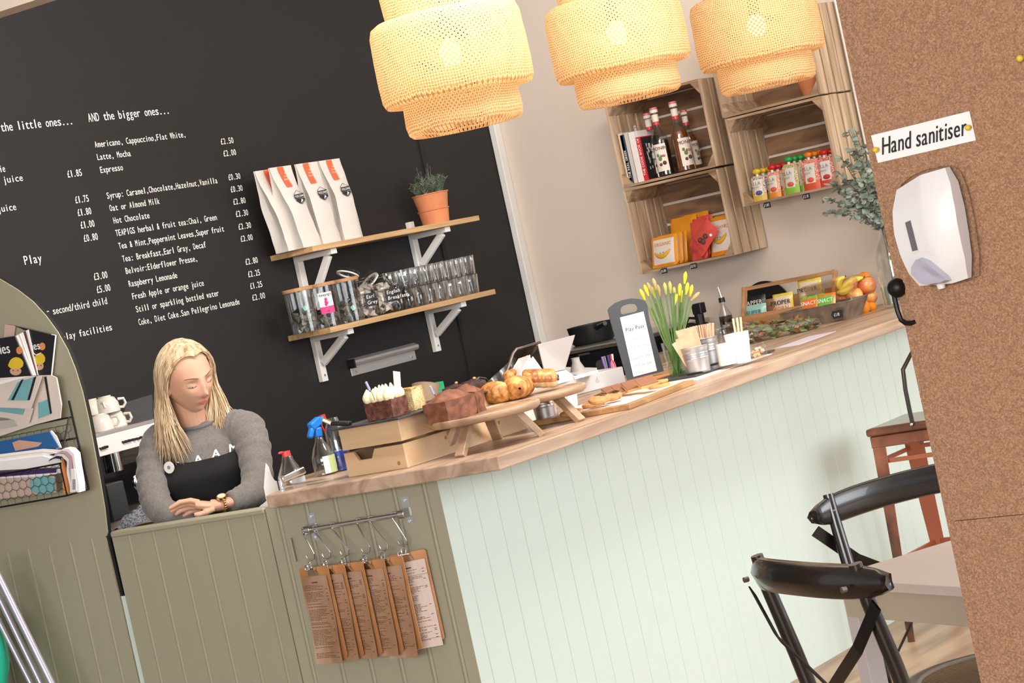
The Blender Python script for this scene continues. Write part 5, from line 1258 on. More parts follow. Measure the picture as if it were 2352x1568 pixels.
for i,(px,py) in enumerate(ends):
    E=PPL(px,py,V3(ex0,ey0,0)+bk*rr.uniform(-.07,.05),bk)
    br=thing('eucalyptus_branch','grey-green eucalyptus branch in the bottle vase, tip '+['highest of all','high at left','reaching far left','at the left, drooping','lowest at far left','low left','high beside the crate','inside the bunch','left of the bunch','near the screen edge','right by the screen','upper left','upper middle','low right','middle','low middle','lowest right'][i],'branch',(ex0,ey0,HC+.0006),0,'eucalyptus branches in the bottle vase')
    o_=V3(ex0,ey0,HC); b0_=V3(rr.uniform(-.03,.03),rr.uniform(-.03,.03),.02); nk=V3(rr.uniform(-.012,.012),rr.uniform(-.012,.012),.32); e=E-o_
    mid=nk.lerp(e,.5)+V3(0,0,.03)
    pts=[b0_,nk*.6+b0_*.4,nk]+[ (nk*(1-s)**2+mid*2*s*(1-s)+e*s*s) for s in(.2,.4,.6,.8,1)]
    b=MB(); b.tube(pts,.0016,5); b.build('twig',m_tw,br)
    b=MB()
    for k in range(34):
        s=.04+.96*(k/33)**.9; p=nk*(1-s)**2+mid*2*s*(1-s)+e*s*s
        a=rr.uniform(0,6.28); d=(V3(math.cos(a),math.sin(a),rr.uniform(-.5,.6))).normalized(); l=rr.uniform(.026,.046)*(1.2-.45*s); n_=d.cross(V3(rr.uniform(-1,1),rr.uniform(-1,1),rr.uniform(-1,1))).normalized(); u_=n_*l*.42; ww=d.cross(n_)*l*.10
        b.add([p,p+d*l*.3+u_*.85+ww,p+d*l*.7+u_*.8+ww,p+d*l,p+d*l*.7-u_*.8+ww,p+d*l*.3-u_*.85+ww],[(0,1,2,3),(0,3,4,5)])
    b.build('leaves',m_euc,br)
# ---- oil bottle, black machine parts, hob with pan
m_oil=mat('dark_vinegar',(.03,.015,.01),.1,coat=.5)
p=PX(1665,722,8.42); t=thing('oil_bottle','glass oil bottle with a steel pourer against the beige wall','bottle',(8.42,p.y,HC))
b=MB(); wall_lathe(b,.03,.15,shape=[(.030,0),(.031,.01),(.030,.09),(.012,.13),(.011,.15)]); b.build('glass_body',m_glass,t,smooth=True)
b=MB(); b.lathe([(0.0001,.006),(.028,.006),(.027,.09),(0.0001,.09)],24); b.build('dark_oil',m_oil,t,smooth=True)
b=MB(); b.cyl((0,0,.148),(0,0,.168),.014,.013,n=16); b.build('stopper',m_blackpl,t,smooth=True)
b=MB(); b.cyl((0,0,.168),(-.0,.006,.215),.0055,.003,n=12); b.build('pourer_spout',m_chrome,t,smooth=True)
p=PX(1605,708,8.40); t=thing('pepper_mill','black pepper mill and knob by the wall','mill',(8.40,p.y,HC))
b=MB(); b.cbox((0,0,p.z-HC+.0),.045,.045,.045); b.build('square_head',m_blackpl,t,bevel=.004)
b=MB(); b.cyl((0,.006,0),(0,.006,p.z-HC-.02),.020,n=20); b.build('body',m_blackpl,t,smooth=True)
p=PX(1583,738,8.40); t=thing('kettle','small round black kettle beside the pepper mill','kettle',(8.40,p.y,HC))
b=MB(); b.ell((0,0,.045),.045,.045,.045,20,14); b.build('body',m_blackpl,t,smooth=True); b=MB(); b.tube([(0,.03,.07),(0,.0,.11),(0,-.05,.10)],.006,8); b.build('handle',m_blackpl,t,smooth=True)
p0,p1=PX(1700,668,8.62),PX(1782,652,8.62)
t=thing('serving_platter','round black platter leaning on the wall behind the basket','platter',(8.66,(p0.y+p1.y)/2,HC))
b=MB(); b.at(rot('Y',-90)@tr(0,0,0)); 
b=MB(); cz=p1.z-HC+.022-.12; b.cyl((-.0,0,cz),(.012,0,cz),.12,.118,n=48); b.build('disc',m_blackpl,t,smooth=True)
# back run of worktop along the beige wall
t=thing('back_counter','dark back counter along the beige wall under the cooker','counter',(0,0,0))
b=MB(); b.box(8.02,XW-.02,4.62,YB-.05,.86,.90); b.build('top',m_wtop,t); b=MB(); b.box(8.05,XW-.02,4.63,YB-.05,0,.858); b.build('cabinet',m_dark,t)
t=thing('raised_worktop','raised worktop section behind the tin and basket','worktop',(0,0,0)); b=MB(); b.box(7.95,XW-.02,4.445,5.12,1.062,HC-.0002); b.build('slab',m_wtop,t); b=MB(); b.box(7.97,XW-.02,4.45,5.11,.902,1.061); b.build('plinth',m_dark,t)
m_enamel=mat('black_enamel',(.008,.008,.009),.12,coat=.6)
t=thing('cooker','black enamel cooker with a steel hob rim','cooker',(0,0,0))
b=MB(); b.box(8.10,8.70,5.14,5.70,.901,1.165); b.build('body',m_enamel,t,bevel=.005)
b=MB(); b.box(8.085,8.70,5.13,5.71,1.166,1.184); b.build('hob_rim',m_steel,t,bevel=.004)
b=MB(); p=PX(1380,838,8.095); b.cyl((8.09,p.y,p.z),(8.10,p.y,p.z),.022,n=24); b.build('dial',m_steel,t,smooth=True)
b=MB(); p=PX(1345,812,8.08); b.bar((8.07,p.y+.03,p.z),(8.07,p.y-.03,p.z),.008,.008); b.build('lever',m_chrome,t)
p=PX(1372,764,8.40); t=thing('saucepan','black non-stick saucepan on the cooker','saucepan',(8.36,p.y,1.1845))
r_=.105; b=MB(); wall_lathe(b,r_,.082,shape=[(r_*.84,0),(r_*.92,.012),(r_,.078),(r_*1.02,.082)],n=44); b.build('pan_body',mat('nonstick_black',(.018,.018,.018),.35,.3),t,smooth=True)
b=MB(); b.tube([(-r_*.72,-r_*.72,.062),(-r_*.95,-r_*1.0,.068),(-r_*1.5,-r_*1.7,.08)],[.009,.011,.010],10); b.build('handle',m_blackpl,t,smooth=True)
# contact grill with chrome arms
t=thing('contact_grill','open black contact grill with bent chrome arms beside the tablet','grill',(0,0,0))
g_=lambda px,py,y=5.25: PY(px,py,y)
b=MB(); b.slab([g_(1128,893),g_(1160,872),g_(1225,812),g_(1245,790),g_(1250,830),g_(1190,900)],(0,.10,0)); b.build('lid',m_enamel,t,bevel=.004)
b=MB(); b.tube([g_(1155,866,5.2),g_(1165,850,5.2),g_(1178,812,5.2),g_(1186,802,5.2),g_(1205,797,5.2),g_(1240,786,5.2)],.0062,10); b.build('chrome_arm',m_chrome,t,smooth=True)
b=MB(); b.tube([g_(1180,843,5.2),g_(1192,830,5.2),g_(1212,818,5.2)],.005,8); b.build('chrome_arm',m_chrome,t,smooth=True)
c_=g_(1190,890,5.3); b=MB(); b.box(c_.x-.22,c_.x+.25,5.35,5.62,.9015,1.10); b.build('grill_base',m_enamel,t,bevel=.004)
b=MB(); b.tube([V3(g_(1078,895,5.42).x,5.42,.9015),g_(1078,895,5.42),g_(1086,880,5.42),g_(1100,868,5.42),g_(1115,870,5.42),g_(1126,883,5.42)],.006,10); o=b.build('tap_spout',m_steel,None,smooth=True); tag(o,'arched steel tap spout rising behind the slate trays','tap')
t=thing('rear_counter','low counter against the black wall holding the grill and coffee machine','counter',(0,0,0))
b=MB(); b.box(5.1,8.0,5.34,YB-.002,.865,.90); b.build('top',m_wtop,t); b=MB(); b.box(5.12,7.98,5.36,YB-.01,0,.863); b.build('cabinet',mat('dark_cabinet',(.03,.03,.032),.6),t)
# clear bottle and pen pot before the cooker
p=PY(1325,840,4.62); t=thing('clear_bottle','small clear plastic bottle between the tablet and the cooker','bottle',(p.x,4.62,HC)); pz=p.z-HC
b=MB(); wall_lathe(b,.02,.1,shape=[(.026,0),(.026,pz-.01),(.015,pz+.014),(.015,pz+.028),(.017,pz+.030)],n=20); b.build('bottle_body',mat('cloudy_plastic',(.55,.52,.48),.4,alpha=.75),t,smooth=True)
p=PY(1400,850,4.60); t=thing('pen_pot','pot of pens and pink-handled scissors behind the white box','pen pot',(p.x,4.60,HC)); pz=p.z-HC
b=MB(); wall_lathe(b,.035,pz-.01,n=20); b.build('pot',m_blackpl,t,smooth=True)
for (x0,x1,m_,nm) in ((-.02,-.045,mat('lilac_pen',(.25,.2,.5),.4),'pen'),(-.012,-.03,m_steel,'pen'),(.005,-.006,mat('blue_pen',(.03,.06,.3),.4),'pen'),(.015,.012,mat('red_marker',(.5,.02,.02),.4),'marker'),(.024,.024,m_paper,'marker')):
    b=MB(); b.cyl((x0,0,.02),(x1,-.01,pz+.055),.0042,n=8); b.build(nm,m_,t,smooth=True)
b=MB(); b.tube([(.0+.012*math.cos(a),-.02,pz+.01+.022*math.sin(a)) for a in [2*PI*i/16 for i in range(16)]],.004,6,closed=True); b.build('scissor_handle',mat('pink_plastic',(.70,.10,.16),.4),t,smooth=True)
# ---- cleaning bottles, tap, draining tray at the left end
m_clr=thin_glass('clear_plastic',(.90,.92,.92),1.3)
p=PY(672,1108,4.56); t=thing('detergent_bottle','clear detergent bottle with a red flip cap behind the chrome tap','bottle',(p.x,4.56,HC-.03)); 
b=MB(); wall_lathe(b,.04,.11,shape=[(.038,0),(.042,.02),(.040,.055),(.018,.10),(.016,.112)],n=28); b.build('bottle_body',m_clr,t,smooth=True)
b=MB(); b.cyl((0,0,.112),(0,0,.128),.014,.013,n=18); b.ell((-.018,.004,.127),.012,.005,.004,10,6); b.build('red_cap',m_red,t,smooth=True)
b=MB(); 
def pt_(u,z,r=.0425): a=math.atan2(-.7,-.7)+u; return (r*math.cos(a),r*math.sin(a),z)
b.grid(lambda u,v:pt_(-.1+1.2*u,.002+.045*v,.0432),8,2); b.build('label',mat('pale_blue_label',(.60,.63,.70),.5),t)
p=PY(750,1085,4.50); t=thing('spray_bottle','clear cleaning spray with a blue trigger head and green label','spray bottle',(p.x,4.50,HC)) 
zz=lambda py:PY(745,py,4.50).z-HC
b=MB(); wall_lathe(b,.04,.15,shape=[(.033,0),(.036,.01),(.036,.05),(.034,.06),(.024,.085),(.013,.105),(.012,.115)],n=28); b.build('bottle_body',m_clr,t,smooth=True)
b=MB(); b.grid(lambda u,v:pt_(-.15+1.3*u,.006+.052*v,.0372),8,2,kf=lambda u,v:0 if u<.35 else 1); b.k=2; b.text("N1",Vector(pt_(.95,.010,.039)),(.95,-.3,0),(0,0,1),.012,bold=.05); b.build('label',[m_paper,mat('lime_label',(.50,.62,.28),.5),m_ink],t)
m_blue=mat('bright_blue_plastic',(.01,.18,.62),.35)
b=MB(); b.cyl((0,0,.115),(0,0,.145),.013,.015,n=18); b.bar((-.028,.0,.150),(.020,0,.165),.022,.026); b.bar((.015,0,.165),(.034,-.004,.168),.018,.014); b.bar((-.020,0,.148),(-.036,.004,.120),.018,.016); b.build('trigger_head',m_blue,t,bevel=.005,smooth=True)
b=MB(); b.tube([(.030,0,.165),(.024,0,.145),(.034,0,.125)],.003,8); b.bar((.030,0,.168),(.044,0,.170),.014,.016); b.build('red_trigger',mat('bright_red_plastic',(.70,.02,.02),.35),t,smooth=True)
p=PY(783,1065,4.48); t=thing('blue_bottle','clear bottle with blue liquid half hidden behind the pine crate','bottle',(p.x+.004,4.48,HC))
b=MB(); wall_lathe(b,.03,.14,shape=[(.030,0),(.032,.02),(.030,.125),(.020,.15),(.018,.162)],n=24); b.build('bottle_body',m_clr,t,smooth=True)
b=MB(); b.lathe([(0.0001,.004),(.029,.004),(.029,.062),(0.0001,.062)],24); b.build('blue_liquid',mat('blue_liquid',(.03,.06,.32),.2),t,smooth=True)
p=PY(765,975,4.30); t=thing('serving_tongs','black-handled gold-tipped tongs jutting from the slate tray','tongs',(0,0,0))
a_=PY(740,962,4.29); c_=PY(762,972,4.27); e_=PY(800,985,4.22)
b=MB(); b.bar(c_,V3(5.05,4.21,1.2525),.020,.013,up=(0,0,1)); b.build('black_handle',m_blackpl,t,bevel=.004,smooth=True)
b=MB(); b.bar(a_,c_,.018,.012); b.build('gold_tip',mat('gold_metal',(.75,.55,.25),.25,1),t,bevel=.003)
p=PY(700,1078,4.50); t=thing('sink_tap','flat chrome sink tap at the left end of the worktop','tap',(0,0,0))
a_=PY(645,1102,4.54); c_=PY(698,1078,4.50); b=MB(); b.bar(a_,c_,.030,.018,h1=.022); b.build('spout',m_chrome,t,bevel=.004,smooth=True)
b=MB(); b.cyl((a_.x,a_.y,.9),(a_.x,a_.y,a_.z),.014,n=16); b.build('riser',m_chrome,t,smooth=True)
o=MB(); q0_,q1_=T(650,1128),T(800,1094); o.slab([V3(4.95,4.44,HC+.0006),V3(5.035,4.31,HC+.0006),V3(5.045,4.44,HC+.0006),V3(5.04,4.50,HC+.0006)],(0,0,.008)); o=o.build('draining_tray',m_clr,None,bevel=.002); tag(o,'low clear draining tray under the cleaning bottles','tray')
# white moulded panel beside the barista
pl=[(610,1062),(618,1072),(624,1092),(632,1104),(640,1107),(644,1118),(646,1132),(612,1150),(606,1120)]
p_=[PY(x,y,4.62) for x,y in pl]; o=MB(); o.slab(p_,(.02,.02,0)); o=o.build('splash_board',m_white,None,bevel=.003); tag(o,'white moulded board between the barista and the worktop','splash board')
# ================================================================ hook rail with clipboards
PO=Vector((MX0,MY,0))
def OL(px,py,off=0): return PPL(px,py,PO+on*off,on)
def Z7(a,b): return 640+a/3.5,1120+b/3.5
pd=od.normalized()          # along the olive panel, towards the picture left
t=thing('hook_rail','brushed steel hook rail on two wall plates below the worktop','rail',(0,0,0))
ra,rb=OL(*Z7(192,348),.034),OL(*Z7(1010,205),.034); rz_=(ra.z+rb.z)/2; ra.z=rb.z=rz_
b=MB(); b.cyl(ra,rb,.0062,n=16); b.build('rod',m_steel,t,smooth=True)
for (x0,y0,x1,y1) in ((232,200,330,420),(985,70,1085,295)):
    pt=OL(*Z7((x0+x1)/2-22,y0),.001); pb_=OL(*Z7((x0+x1)/2+22,y1),.001); c=(pt+pb_)/2
    b=MB(); b.bar(V3(c.x,c.y,pt.z),V3(c.x,c.y,pb_.z),.026,.002,up=on); pl_=b.build('wall_plate',m_steel,t)
    b=MB(); cc=V3(c.x,c.y,rz_); b.bar(cc,cc+on*.040,.020,.024); b.cyl(cc+on*.034-pd*.010,cc+on*.034+pd*.010,.0125,n=20); b.build('rod_clamp',m_steel,pl_,bevel=.001)
    for zq in (pt.z-.010,pb_.z+.010):
        b=MB(); b.cyl(V3(c.x,c.y,zq)+on*.002,V3(c.x,c.y,zq)+on*.0035,.004,n=12); b.build('screw_head',m_chrome,pl_)
m_brd=noisy('hardboard_clipboard',[(.3,(.42,.185,.065)),(.7,(.56,.27,.105))],(14,14,14),4,.55)
m_menu=noisy('stained_menu_paper',[(.3,(.30,.16,.085)),(.5,(.40,.23,.135)),(.75,(.52,.36,.27))],(9,9,5),4,.5)
m_menu2=mat('pink_white_menu',(.66,.54,.48),.55); m_mtxt=mat('faded_brown_print',(.12,.06,.04),.7)
boards=[((275,637),(205,300),17,'leftmost clipboard, its stained menu catching the light'),((405,625),(290,290),17,'second clipboard from the left'),((550,605),(432,265),16,'third clipboard from the left'),((720,583),(640,235),16,'fourth clipboard from the left'),((865,560),(735,215),15,'fifth clipboard from the left, its plastic sleeve hanging lowest'),((1015,522),(922,185),-18,'rightmost clipboard with a clean pinkish white menu sheet')]
rr=random.Random(77)
for i,((tx,ty),(hx,hy),yaw,lb) in enumerate(boards):
    hk=OL(*Z7(hx,hy+15),.034); hk.z=rz_
    bt=OL(*Z7(tx,ty),.062 if i<5 else .030); 
    # S hook
    th_=thing('s_hook',['leftmost','second','third','fourth','fifth','rightmost'][i]+' steel S-hook on the hook rail','hook',(0,0,0),0,'steel S-hooks on the rail')
    low=bt+V3(0,0,.034); R1=.0095; R2=.014
    e=(V3(low.x,low.y,0)-V3(hk.x,hk.y,0)); e=-pd*max(.015,e.dot(-pd)) ; e1=-pd
    pts=[hk+e1*(-math.cos(a))*R1*-1+V3(0,0,math.sin(a)*R1) for a in [math.radians(x) for x in (-60,-20,20,60,90,120,160,200)]]
    pts=[hk-e1*(-math.cos(a))*R1+V3(0,0,math.sin(a)*R1) for a in [math.radians(x) for x in (-40,0,45,90,135,180)]]
    c2_=V3(low.x,low.y,low.z+.0)
    lowp=[c2_-e1*(-math.cos(a))*R2+V3(0,0,math.sin(a)*R2) for a in [math.radians(x) for x in (10,-45,-90,-135,-175,-200)]]
    b=MB(); b.tube(pts+lowp,.0024,8); b.build('bent_rod',m_steel,th_,smooth=True)
    # board
    a=math.radians(yaw); ex_=(-pd*math.cos(a)+on*math.sin(a)).normalized(); nn=V3(ex_.y,-ex_.x,0); nn=nn if nn.dot(on)>0 else -nn
    t=thing('clipboard',lb,'clipboard',tuple(bt),0,'menu clipboards hanging on S-hooks')
    W2,H2=(.062,.268) if i<5 else (.060,.262)
    def outline(w,h,r,z0=0):
        q=[]
        for cx_,cz_,a0 in ((w-r,z0-r,0),(-w+r,z0-r,90),(-w+r,z0-h+r,180),(w-r,z0-h+r,270)):
            for k in range(5): aa=math.radians(a0+k*22.5); q.append(ex_*(cx_+r*math.cos(aa))+V3(0,0,cz_+r*math.sin(aa)))
        return q
    b=MB(); b.slab(outline(W2,H2,.008),-nn*.003); b.build('board',m_brd,t)
    # paper, slightly curling
    hh=.250 if i!=4 else .262; pw=W2-.006
    def pf(u,v): return ex_*(pw*(2*u-1)-.002)+V3(0,0,-.026-hh*v*(1.02 if i==0 else 1))+nn*(.0034+.010*v*v*(.4+.9*abs(2*u-1))*(.9 if i<5 else .1)+.0012*math.sin(u*7+v*9+i))
    b=MB(); b.grid(pf,8,14); b.k=1
    def bars(u0,u1,v,hv=.006):
        n_=max(1,int((u1-u0)/.12)); [b.add([pf(u0+(u1-u0)*k/n_,v)+nn*.0012,pf(u0+(u1-u0)*(k+1)/n_,v)+nn*.0012,pf(u0+(u1-u0)*(k+1)/n_,v+hv)+nn*.0012,pf(u0+(u1-u0)*k/n_,v+hv)+nn*.0012],[(0,1,2,3)]) for k in range(n_)]
    v=.10
    bars(.38,.60,.065,.014)
    while v<.93:
        if rr.random()<.80:
            u=.06; ue=.06+rr.uniform(.35,.80)
            while u<ue:
                w_=rr.uniform(.03,.09); bars(u,min(u+w_,ue),v,.0055); u+=w_+.018
            if rr.random()<.35: bars(.86,.93,v)
        v+=.0165
    if i==5: bars(.0,1,.165,.003); bars(.0,1,.90,.003)
    b.build('menu_sheet',[m_menu if i<5 else m_menu2,m_mtxt],t)
    # bulldog clip
    b=MB(); c=V3(0,0,-.012)
    b.slab([c-ex_*.022+nn*.004+V3(0,0,-.012),c+ex_*.022+nn*.004+V3(0,0,-.012),c+ex_*.013+nn*.010+V3(0,0,.008),c-ex_*.013+nn*.010+V3(0,0,.008)],nn*.0015)
    b.cyl(c-ex_*.014+nn*.008+V3(0,0,.008),c+ex_*.014+nn*.008+V3(0,0,.008),.005,n=12)
    cl=b.build('bulldog_clip',m_chrome,t)
    b=MB(); b.tube([c+nn*.012+ex_*.007*math.cos(2*PI*k/14)+V3(0,0,.020+.009*math.sin(2*PI*k/14)) for k in range(14)],.0016,6,closed=True)
    b.tube([c+nn*.014+ex_*(-.012+.006*math.cos(2*PI*k/14))+V3(0,0,.012+.008*math.sin(2*PI*k/14)) for k in range(14)],.0016,6,closed=True); b.build('clip_loop',m_chrome,cl,smooth=True)
# ================================================================ magazine rack on the arched screen
def G(zx,zy,off=0): return PPL(zx/3.41,720+zy/3.41,g1+gn*off,gn)
m_wirek=mat('black_wire',(.02,.02,.022),.45,.5)
t=thing('magazine_rack','black wire magazine rack with chicken-wire mesh on the arched screen','magazine rack',(0,0,0))
def wires(b,pts,r=.0028,closed=False): b.tube(pts,r,6,closed=closed)
z_lo0=G(300,1480,.0).z; 
yR=G(560,1420,.09); yR2=G(470,830,.02)
b=MB()
yR_=yR.y; yL_=yR_+.42
def RP(y,z,off): 
    s=(y-g1.y)/gd.y; return V3(g1.x+gd.x*s,y,z)+gn*off
zA,zB,zC=G(540,1420,.09).z,G(500,1050,.06).z,G(460,830,.03).z
for (z,off) in ((zA,.10),(zA+.10,.10),(zB+.02,.02),(zC,.02),(zC-.10,.08)):
    b.tube([RP(yL_,z,.004),RP(yL_,z,off),RP(yR_+.012,z,off),RP(yR_+.012,z,.004)],.0028,6)
for y in (yR_+.012,yL_): b.tube([RP(y,zA,.004),RP(y,zC+.05,.004)],.003,6); b.tube([RP(y,zA,.10),RP(y,zA+.10,.10)],.0028,6); b.tube([RP(y,zC-.1,.08),RP(y,zC,.02)],.0028,6)
b.build('frame',m_wirek,t,smooth=True)
b=MB(); s=.018
def hexnet(b,y0,y1,z0,z1,off):
    j=0; z=z0
    while z<z1:
        y=y0+(s*.87 if j%2 else 0)
        while y<y1:
            p=[RP(y,z,off),RP(y,min(z+s*.9,z1),off),RP(min(y+s*.87,y1),min(z+s*1.35,z1),off)]; b.tube(p,.0008,4); b.tube([p[1],RP(max(y-s*.87,y0),min(z+s*1.35,z1),off)],.0008,4); y+=s*1.74
        z+=s*1.35; j+=1
hexnet(b,yR_+.012,yL_,zA,zA+.10,.101); b.build('wire_mesh',m_wirek,t)
b=MB(); hexnet(b,yR_+.012,yL_,zB+.0,zC-.02,.021); b.build('wire_mesh',m_wirek,t)
m_news=mat('newsprint',(.70,.62,.56),.85); m_cov=mat('magazine_black_cover',(.018,.018,.022),.35); m_yel=mat('mustard_yellow',(.72,.50,.03),.7); m_skinp=mat('printed_skin_tone',(.62,.36,.26),.6); m_teal=mat('teal_newsprint_panel',(.18,.42,.46),.8); m_orng=mat('orange_print',(.72,.27,.08),.6)
def sheet(pts,off,th=.002,b=None,k=0):
    b=b or MB(); b.k=k; q=[G(x,y,off if not isinstance(off,(list,tuple)) else off[i]) for i,(x,y) in enumerate(pts)]; b.slab(q,-gn*th); return b
def mag(poly,off,label,hat=None,title=None,nm='magazine',main=None,th=.004,page_poly=None,extra=None,offs=None):
    t=thing(nm,label,'magazine' if nm=='magazine' else 'newspaper',(0,0,0),0,'magazines and newspapers in the wire rack')
    sheet(poly,offs or off,th).build('cover' if nm=='magazine' else 'folded_sheet',main or m_cov,t)
    if page_poly: sheet(page_poly,off-.001,.006).build('pages',m_paper,t)
    if hat:
        (hx,hy,hw,hh)=hat; b=MB()
        b.k=1; b.slab([G(hx+hw*.38*math.cos(a),hy+hh*.62+hh*.34*math.sin(a),off+.0010) for a in [2*PI*i/18 for i in range(18)]],-gn*.0004)
        b.k=0; b.slab([G(hx+hw*.5*math.cos(a)+hw*.04*(1 if a>PI else 0),hy+hh*.15+hh*.62*math.sin(a)*(1 if a>PI else .5),off+.0016) for a in [2*PI*i/22 for i in range(22)]],-gn*.0004)
        b.k=2
        for sx in(-.16,.14): b.slab([G(hx+hw*sx+5*math.cos(a),hy+hh*.58+4*math.sin(a),off+.0020) for a in [2*PI*i/8 for i in range(8)]],-gn*.0003)
        b.k=3; b.slab([G(hx+hw*.25+25*math.cos(a),hy-hh*1.0+30*math.sin(a),off+.0012) for a in [2*PI*i/14 for i in range(14)]],-gn*.0004)
        b.build('cover_picture',[m_yel,m_skinp,m_ink,m_orng],t)
    if title:
        s_,x,y,sz=title; b=MB(); o=G(x,y,off+.0022); xdr=(G(x+100,y-14,off+.0022)-o); ydr=V3(0,0,1); b.text(s_,o,xdr,ydr,sz,bold=.05,wide=.85)
        b.tube([G(x+20+60*k/8,y+18+18*math.sin(PI*k/8),off+.0022) for k in range(9)],.0012,5); b.build('cover_title',m_paper,t)
    if extra: extra(t)
    return t
mag([(110,95),(430,172),(396,490),(300,500),(215,140)],.020,'right-hand black magazine with a child in a yellow knitted hat on its cover',hat=(308,352,88,95),title=('lies',240,288,.036),page_poly=[(395,163),(433,170),(400,490),(380,490)])
for i in range(5): 
    x=112+22*i; mag([(x,178-11*i),(x+20,170-11*i),(262+9*i,485),(240+9*i,488)],.036-.003*i,'edge-on magazine in the fanned stack at the top of the rack, '+['nearest the front','second from the front','in the middle','second from the back','furthest back'][i],main=[m_paper,m_news,m_paper,m_brown,m_paper][i],th=.003)
mag([(-160,215),(112,178),(242,492),(-160,515)],.044,'front black magazine with a child in a yellow knitted hat on its cover',hat=(122,388,118,100),title=('milies',-85,330,.046))
mag([(38,85),(118,98),(108,175),(30,185)],.012,'pale pinkish magazine corner at the back of the rack',main=mat('pinkish_cover',(.60,.42,.36),.6),th=.002)
def news_extra(bars_):
    def f(t):
        b=MB()
        for poly,off,k in bars_: sheet(poly,off,.0004,b,k)
        b.build('printed_columns',[m_teal,m_ink],t)
    return f
mag([(300,485),(400,482),(440,500),(480,720),(470,820),(270,870),(-150,1010),(-150,900),(240,780)],.045,'large newspaper draped at the back of the upper tier',nm='newspaper',main=m_news,extra=news_extra([([(298,700),(372,672),(398,785),(300,822)],.047,0),([(345,498),(362,492),(405,780),(392,786)],.0475,1)]))
mag([(400,490),(445,510),(482,712),(470,735),(420,560)],.036,'folded newspaper edge curling at the right of the upper tier',nm='newspaper',main=mat('grey_newsprint',(.50,.47,.43),.85))
mag([(-150,640),(255,745),(222,858),(60,820),(-150,790)],.062,'middle newspaper with teal advertisement panels',nm='newspaper',main=m_news,extra=news_extra([([(-140,705),(195,748),(178,792),(-140,748)],.064,0)]))
mag([(-150,560),(0,505),(230,490),(325,492),(240,742),(-150,732)],.075,'front newspaper folded over the wire with a broad teal panel',nm='newspaper',main=m_news,extra=news_extra([([(140,535),(262,498),(212,680),(60,678)],.0765,0),([(264,500),(284,490),(232,676),(214,680)],.077,1),([(165,520),(185,512),(108,676),(86,678)],.077,1)]))
mag([(-150,640),(-10,560),(230,490),(120,500),(-150,560)],.082,'white sheet folded at the top left of the newspapers',main=m_paper)
mag([(-150,850),(110,830),(135,880),(-150,930)],.050,'grey newsprint pages fanned at the left of the rack',nm='newspaper',main=mat('grey_newsprint',(.5,.47,.43),.85))
# lower tier
mag([(-150,1030),(385,925),(430,1000),(460,1050),(-150,1150)],.050,'blue covered magazine showing a hand, behind the folded ones',main=mat('blue_cover',(.03,.13,.34),.4),extra=lambda t:(lambda b:(sheet([(95,1010),(150,990),(240,1000),(330,1010),(300,1040),(120,1075)],.052,.0004,b,0),b.build('cover_picture',[m_skinp],t)))(MB()))
mag([(400,915),(440,960),(478,1050),(440,1060),(385,930)],.046,'pale magazine edge standing behind the blue one',main=m_paper)
for i in range(4):
    yo=18*i; mag([(-150,1120+yo),(330,1060+yo),(480,1068+yo*1.6),(470,1110+yo*1.7),(-150,1180+yo)],.075+.004*i,['top','second','third','lowest'][i]+' of the flat folded magazines in the lower tier',main=[m_paper,mat('cream_page',(.74,.66,.58),.7),m_paper,m_paper][i])
mag([(-150,1250),(440,1215),(440,1245),(-150,1290)],.089,'dark purple magazine spine in the lower tier',main=mat('deep_purple_cover',(.06,.03,.14),.4),th=.006)
mag([(-150,1285),(470,1215),(475,1250),(-150,1350)],.087,'white magazine below the purple one',main=m_paper)
# rolled magazine on the right
def rolled(off0,x0,x1,y0,y1,m_,label,rx):
    t=thing('magazine',label,'magazine',(0,0,0),0,'magazines and newspapers in the wire rack')
    pts=[(x0-30,y0+20),(x0+20,y0-5),(x0+60,y0),(x0+100,y0+40),(x0+rx,y0+130),(x0+rx+25,y1-60),(x0+rx+28,y1)]
    inner=[(x-16,y+18) for x,y in pts[::-1]]; inner[0]=(pts[-1][0]-16,y1)
    sheet(pts+inner,off0,.028).build('bent_cover',m_,t); return t
rolled(.105,480,600,1060,1400,m_paper,'outer white magazine rolled over the right end of the rack',112)
rolled(.100,462,600,1078,1400,mat('pink_cover',(.66,.42,.48),.5),'pink-edged magazine rolled inside the outer one',106)
rolled(.095,440,600,1100,1400,m_paper,'white magazine rolled inside the pink one',98)
rolled(.09,422,560,1120,1405,mat('navy_cover',(.025,.03,.09),.4),'navy magazine rolled inside the stack',92)
mag([(478,1130),(500,1210),(535,1405),(495,1408)],.10,'orange magazine spine at the right of the lower tier',main=m_orng,th=.05)
t=mag([(555,1215),(585,1218),(600,1390),(562,1400)],.108,'back cover strip with a barcode in the rolled magazines',main=m_paper,th=.002)
b=MB(); 
for i in range(9): sheet([(566,1300+9*i),(590,1298+9*i),(591,1302+9*i),(567,1304+9*i)],.1095,.0004,b)
b.build('barcode',m_ink,t)
mag([(-150,1300),(430,1270),(440,1400),(-150,1470)],.092,'magazine with a teal picture behind the chicken wire at the bottom',main=mat('beige_cover',(.55,.42,.36),.6),extra=lambda t:(lambda b:(sheet([(230,1300),(330,1270),(430,1290),(425,1400),(300,1420),(240,1380)],.094,.0004,b,0),b.build('cover_picture',[m_teal],t)))(MB()))
